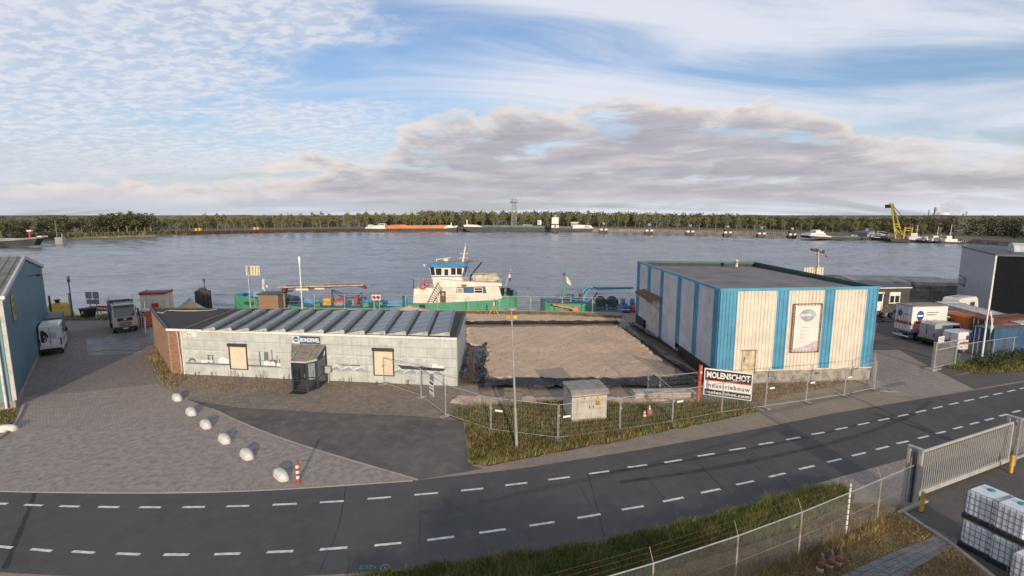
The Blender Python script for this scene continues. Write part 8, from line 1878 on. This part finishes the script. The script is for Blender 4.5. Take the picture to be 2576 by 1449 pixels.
barge('dark tanker barge cut by the left edge with a red and white mast', lambda x, y: (.25*x, 590.3+.25*y), -150, 92, 623, [
    ('hull', [(-900, 70), (-900, 160), (340, 110), (372, 42), (240, 50), (0, 72)], 0, 3, FDK), ('deck_rail', [(-900, 66), (-900, 54), (0, 50), (240, 34), (350, 26), (372, 38), (240, 50), (0, 68)], .2, 2.8, FGR), ('mast', [(262, 34), (256, -50), (276, -50), (274, 34)], 1.2, 1.8, RED), ('mast_top', [(240, -30), (240, -44), (290, -46), (290, -32)], 1.1, 1.9, FW1), ('windlass', [(300, 30), (300, 18), (345, 14), (350, 30)], 3, 6, FW1), ('pipework', [(-300, 56), (-300, 42), (100, 40), (100, 52)], 3, 6, FGR)])
# sheerlegs crane
cx0, cy0 = r1(1190, 495); w = G(cx0, cy0+2, WZ); Yc = w.y; cr = thing('floating_crane', 'tall yellow sheerlegs crane on a dark pontoon on the far right', 'crane', (w.x, Yc, WZ)); Mc = Vector(cr.location)
pt = lambda x, y, dy=0: A(*r1(x, y), Yc+dy)-Mc
b = MB(); b.prism([pt(1075, 462), pt(1085, 495), pt(1300, 505), pt(1310, 478)], (0, 14, 0)); b.build('pontoon', FDK, cr)
for nm, p0, p1, dy, r_ in (('leg', (1088, 85), (1130, 462), 2, .5), ('leg', (1102, 85), (1215, 465), 10, .6), ('back_leg', (1240, 335), (1218, 470), 2, .6), ('back_leg', (1322, 340), (1302, 455), 10, .6)): b = MB(); b.tube(pt(*p0, dy*.6+3), pt(*p1, dy), r_*.75, 6); b.build(nm, FYE, cr)
for p0, p1 in (((1112, 300), (1160, 305)), ((1118, 330), (1172, 330)), ((1150, 420), (1122, 345)), ((1195, 425), (1128, 345)), ((1240, 345), (1320, 348)), ((1236, 372), (1314, 375))): b = MB(); b.tube(pt(*p0, 5), pt(*p1, 6), .28, 5); b.build('crosspiece', FYE, cr)
for p0, p1 in (((1110, 100), (1262, 280)), ((1100, 130), (1200, 280)), ((1095, 120), (1140, 300))): b = MB(); b.tube(pt(*p0, 6), pt(*p1, 6), .16, 4); b.build('cable', FDK, cr)
for dx in (0, 26): b = MB(); b.tube(pt(1076+dx, 92, 6), pt(1072+dx*1.2, 62, 6), .4, 5); b.build('head_horn', FYE, cr)
b = MB(); b.prism([pt(1080, 80, 4), pt(1080, 120, 4), pt(1115, 120, 4), pt(1115, 80, 4)], (0, 4, 0)); b.build('head_block', mat('crane_rust', (.16, .06, .03), .8), cr)
# tugs
for i, (x, y, s, l) in enumerate([(1370, 488, 1.25, 'white tug moored close beside the yellow crane'), (1490, 492, .8, 'small low white boat between two tugs'), (1600, 500, 1.0, 'white tug with a short mast, middle of the moored row'), (1745, 508, 1.05, 'white tug with a tall mast, last of the moored row')]):
    u0, v0 = r1(x, y); p = G(u0, v0+3, WZ); o = thing('tug_boat', l, 'boat', p, rad(-25+i*6), 'tugs moored on the far right bank'); o.scale = (s*.6,)*3
    hull_mesh([(-9, .6, 2.4), (-7.5, 2.2, 2.0), (-3, 3, 1.5), (5, 3, 1.4), (8, 2.4, 1.7), (9, 1.4, 1.9)], -.3, 0, .5, zsplit=.5).build('hull', [FDK, FGR, FDK, FW1], o)
    b = MB(); b.bbox((-5, -2.2, 1.2), (3.5, 2.2, 3.6), .2); b.build('deckhouse', FW1, o); b = MB(); b.bbox((-4, -1.8, 3.6), (-.2, 1.8, 5.8), .25); wh_ = b.build('wheelhouse', FW1, o); b = MB(); b.box((-4.05, -1.6, 4.5), (-.15, 1.6, 5.3)); b.build('windows', GLASS, wh_)
    if i != 1: b = MB(); b.tube((-.5, 0, 5.6), (-.3, 0, 11+i), .18, 6); b.tube((-1.4, 0, 8), (.8, 0, 8), .1, 5); b.build('mast', FW1, o); b = MB(); b.lathe([(.5, 3.6), (.5, 6.4), (.65, 6.5), (.65, 6.9)], (2, 0, 0), 8); b.build('funnel', YELLOW if i == 2 else FDK, o)
# mooring posts with lights on the far side
def far_dolphin(x, ytop, ybase, label, board=False):
    p = G(x, ybase, WZ); o = thing('mooring_post', label, 'mooring post', p, 0, 'mooring posts along the far quay'); k = p.y/385
    zt_ = A(x, ytop, p.y).z-WZ; zm = zt_*.38
    b = MB()
    for dx in (-1.6, 1.6): b.tube((dx*k, 0, -1), (dx*k*.8, 0, zm), 1.0*k, 7)
    b.box((-3.0*k, -1, zm*.1), (3.0*k, 1.5, zm*.75)); b.build('piles', FDK, o)
    b = MB(); b.box((-2.7*k, -1.15, zm*.78), (2.7*k, -1.0, zm*1.18)); pl = b.build('white_plate', FW1, o); b = MB(); b.lathe([(0.0, -.1), (.75*k, -.1), (.75*k, 0)], (0, -1.2, zm), 8, axis='y'); b.build('disc', FDK, pl)
    b = MB(); b.box((-2.2*k, -.6, zm*1.25), (2.2*k, 1, zm*1.75)); b.tube((0, 0, zm), (0, 0, zt_), .3*k, 6); b.build('frame', FDK, o)
    b = MB(); b.lathe([(.3*k, zt_-2.2*k), (1.2*k, zt_-2*k), (1.2*k, zt_-.3*k), (.5*k, zt_)], (0, 0, 0), 8); b.build('lantern', FGR, o)
    if board: b = MB(); b.box((-2.6*k, -1.3, zm*1.35), (2.6*k, -1.1, zm*2.3)); b.build('board', FW1, o)
for i, x in enumerate((1518, 1632, 1735, 1829, 1914, 1991)): far_dolphin(x, 559+i*2.6, 588+i*2.4, ['mooring post right beside the dark barge stern', 'mooring post second from the dark barge', 'mooring post third from the dark barge', 'mooring post fourth from the dark barge', 'mooring post fifth from the dark barge', 'mooring post nearest the far right barge'][i])
far_dolphin(1396, 541, 586, 'tall mooring post with a white board in front of the dark barge', True)
# lattice tower
p = farp(1293, 6, 1.0); o = thing('lattice_tower', 'grey steel lattice tower with a round lamp platform behind the barges', 'tower', p); ht = A(1293, 500, p.y).z-1; w0 = 2.1
def wd(t): return w0*(1-.35*t)
for sx in (-1, 1):
    for sy in (-1, 1): b = MB(); b.tube((sx*wd(0), sy*wd(0), 0), (sx*wd(.86), sy*wd(.86), ht*.86), .30, 5); b.build('leg', FGR, o)
n = 9
for k in range(n):
    t0, t1 = .86*k/n, .86*(k+1)/n; b = MB()
    for (ax, ay), (bx, by) in ((((-1, -1)), ((1, -1))), (((1, -1)), ((1, 1))), (((1, 1)), ((-1, 1))), (((-1, 1)), ((-1, -1)))):
        P_ = lambda x, y, t: Vector((x*wd(t), y*wd(t), ht*t)); b.tube(P_(ax, ay, t0), P_(bx, by, t1), .17, 4); b.tube(P_(bx, by, t0), P_(ax, ay, t1), .17, 4); b.tube(P_(ax, ay, t1), P_(bx, by, t1), .17, 4)
    b.build('brace_ring', FGR, o)
b = MB(); b.lathe([(2.6, ht*.86), (3.3, ht*.88), (3.3, ht*.91), (2.2, ht*.91)], (0, 0, 0), 10); b.lathe([(1.9, ht*.91), (2.1, ht*.98), (1.3, ht)], (0, 0, 0), 10); b.build('platform', FGR, o)
def far_board(x0, y0, x1, y1, ybase, back, m, name, label, cat, m2=None):
    p = farp((x0+x1)/2, back, 1.0); o = thing(name, label, cat, p); q0, q1 = A(x0, y1, p.y)-p, A(x1, y0, p.y)-p
    b = MB(); b.box((q0.x, -.2, q0.z), (q1.x, .2, q1.z)); b.build('board', m, o)
    for f in (.2, .8): b = MB(); x = q0.x+(q1.x-q0.x)*f; b.tube((x, .3, 0), (x, .3, q1.z), .2, 5); b.build('post', FGR, o)
    if m2: b = MB(); b.box((q0.x+.4, -.3, q0.z+(q1.z-q0.z)*.25), ((q0.x+q1.x)/2, -.22, q1.z-.4)); b.build('symbol', m2, o)
far_board(1352, 554, 1362, 565, 570, 4, FW1, 'river_sign', 'white and blue river sign behind the dark barge', 'sign', LBLUE)
far_board(465, 580, 475, 588, 590, 5, FW1, 'river_sign', 'white and pink river sign at the start of the sheet piles', 'sign', RED)
for x, y, l in ((500, 586.5, 'pair of yellow boxes near the white and pink sign'), (646, 582, 'yellow box on the quay further along the sheet piles')): p = farp(x, 5, .9); b = MB(); b.bbox((-2, -1, 0), (-.2, 1, 1.7), .1); b.bbox((.6, -1, 0), (2.2, 1, 1.9), .1); b.build('quay_box', YELLOW, None, label=l, cat='box', loc=p)
p = G(153.5, 614.5, WZ); o = thing('river_platform', 'grey metal platform box at the reed edge on the far left', 'platform', p); b = MB(); b.box((-1.7, -1, -.5), (1.7, 1, 3.2)); b.build('box', FGR, o); b = MB(); b.tube((-1.4, 0, 3.2), (-1.4, 0, 11), .12, 5); b.tube((1.0, 0, 3.2), (1.0, 0, 5), .3, 5); b.build('post', FGR, o)
# sheds and works on the right bank
def far_shed(pts_front, depth, roofpts, label, back, wallm, roofm):
    xm = sum(p[0] for p in pts_front)/len(pts_front); u0, _ = r1(xm, 0); p = farp(u0, back, 0.5); o = thing('far_shed', label, 'building', p)
    b = MB(); b.prism([A(*r1(x, y), p.y)-p for x, y in pts_front], (0, depth, 0)); b.build('wall', wallm, o)
    b = MB(); b.prism([A(*r1(x, y), p.y)-p+Vector((0, -.3, 0)) for x, y in roofpts], (0, depth+.6, 0)); b.build('roof', roofm, o)
far_shed([(815, 470), (815, 400), (860, 385), (1100, 425), (1100, 470)], 12, [(805, 402), (860, 378), (1000, 380), (1104, 418), (1104, 428), (1000, 392), (860, 390)], 'grey roofed shed beside the yellow crane', 2, FGR, mat('far_roof', (.13, .135, .14), .6, .2, .2))
far_shed([(640, 445), (640, 422), (900, 430), (900, 455)], 6, [(638, 422), (638, 418), (902, 426), (902, 431)], 'low white store in front of the grey roofed shed', 1, FW1, FGR)
far_shed([(2145, 520), (2145, 485), (2245, 495), (2245, 522)], 8, [(2140, 486), (2140, 480), (2250, 490), (2250, 496)], 'low white building on the far right bank', 6, FW1, FGR)
far_shed([(1930, 505), (1930, 475), (2070, 480), (2070, 508)], 8, [(1925, 476), (1925, 470), (2075, 475), (2075, 481)], 'dark flat shed beyond the last tug', 8, FDK, FDK)
p = farp(2178, 1.5, .5); o = thing('harbour_light', 'small white harbour light beside the grey roofed shed', 'light', p); h = A(2178, 577, p.y).z; b = MB(); b.lathe([(1.0, 0), (.8, h*.6), (1.2, h*.62), (1.2, h*.7), (.6, h*.72), (.7, h)], (0, 0, 0), 10); b.build('tower', FW1, o)
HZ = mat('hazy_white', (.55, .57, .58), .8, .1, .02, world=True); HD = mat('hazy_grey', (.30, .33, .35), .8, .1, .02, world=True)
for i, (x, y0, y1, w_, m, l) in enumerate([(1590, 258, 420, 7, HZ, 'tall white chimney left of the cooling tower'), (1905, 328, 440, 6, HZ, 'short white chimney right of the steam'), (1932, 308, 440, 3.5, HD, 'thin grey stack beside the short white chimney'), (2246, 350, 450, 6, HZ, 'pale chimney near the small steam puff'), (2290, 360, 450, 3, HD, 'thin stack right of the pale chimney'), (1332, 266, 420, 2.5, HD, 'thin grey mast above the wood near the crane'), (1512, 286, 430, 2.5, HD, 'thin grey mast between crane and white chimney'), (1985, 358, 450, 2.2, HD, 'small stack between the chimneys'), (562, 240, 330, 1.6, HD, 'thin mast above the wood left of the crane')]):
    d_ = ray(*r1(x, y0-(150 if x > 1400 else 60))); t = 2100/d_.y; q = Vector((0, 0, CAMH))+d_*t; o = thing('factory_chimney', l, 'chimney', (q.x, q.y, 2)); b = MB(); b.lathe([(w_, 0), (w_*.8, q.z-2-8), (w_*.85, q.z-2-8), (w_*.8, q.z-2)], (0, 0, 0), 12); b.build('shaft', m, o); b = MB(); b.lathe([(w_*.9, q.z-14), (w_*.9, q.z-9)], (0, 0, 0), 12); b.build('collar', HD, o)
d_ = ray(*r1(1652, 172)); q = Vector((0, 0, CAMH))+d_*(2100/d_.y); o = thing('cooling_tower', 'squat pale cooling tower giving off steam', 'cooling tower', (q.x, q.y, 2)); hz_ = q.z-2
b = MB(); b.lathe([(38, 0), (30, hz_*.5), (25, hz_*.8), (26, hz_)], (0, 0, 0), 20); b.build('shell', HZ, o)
def steam(name, label, puffs, seed, dens):
    bm2 = bmesh.new(); r = random.Random(seed); c0 = None
    for x, y, s in puffs:
        d_ = ray(*r1(x, y-150)); q = Vector((0, 0, CAMH))+d_*(2150/d_.y); M_ = Matrix.Translation(q) @ Matrix.Diagonal((s*1.2, s, s*.9, 1))
        v = bmesh.ops.create_icosphere(bm2, subdivisions=3, radius=1, matrix=M_)['verts']; ph = [r.uniform(0, 6) for _ in range(3)]
        for vv in v: n = (vv.co-q); L = n.length; n.normalize(); vv.co += n*L*.22*(math.sin(n.x*7+ph[0])*math.sin(n.z*6+ph[1])+.5*math.sin(n.y*13+n.z*11+ph[2]))
    me = bpy.data.meshes.new(name); bm2.to_mesh(me); bm2.free(); m = bpy.data.materials.new(name); m.use_nodes = True; T = NT(m.node_tree); T.n.clear(); v = T.add('ShaderNodeVolumePrincipled'); v.inputs['Density'].default_value = dens; v.inputs['Color'].default_value = (.9, .9, .92, 1); v.inputs['Anisotropy'].default_value = .2
    oo = T.add('ShaderNodeOutputMaterial'); T.l.new(v.outputs[0], oo.inputs['Volume']); me.materials.append(m); link(name, me, None, label, 'steam', None, 'stuff')
steam('steam', 'grey white steam drifting up from the cooling tower', [(1690, 310, 22), (1720, 300, 30), (1760, 285, 34), (1800, 280, 28), (1740, 255, 24), (1770, 235, 18), (1755, 212, 12), (1830, 262, 14), (1780, 310, 22)], 3, .016)
steam('steam', 'thin small puff of steam near the right picture edge', [(2360, 385, 14), (2390, 372, 10), (2420, 370, 9)], 5, .02)
# low clutter on the right bank: quay wall edge and parked things
piling('far_quay_wall', 2220, 2560, .5, m_cap, 2.5, 'pale timber quay edge below the tugs', .3)
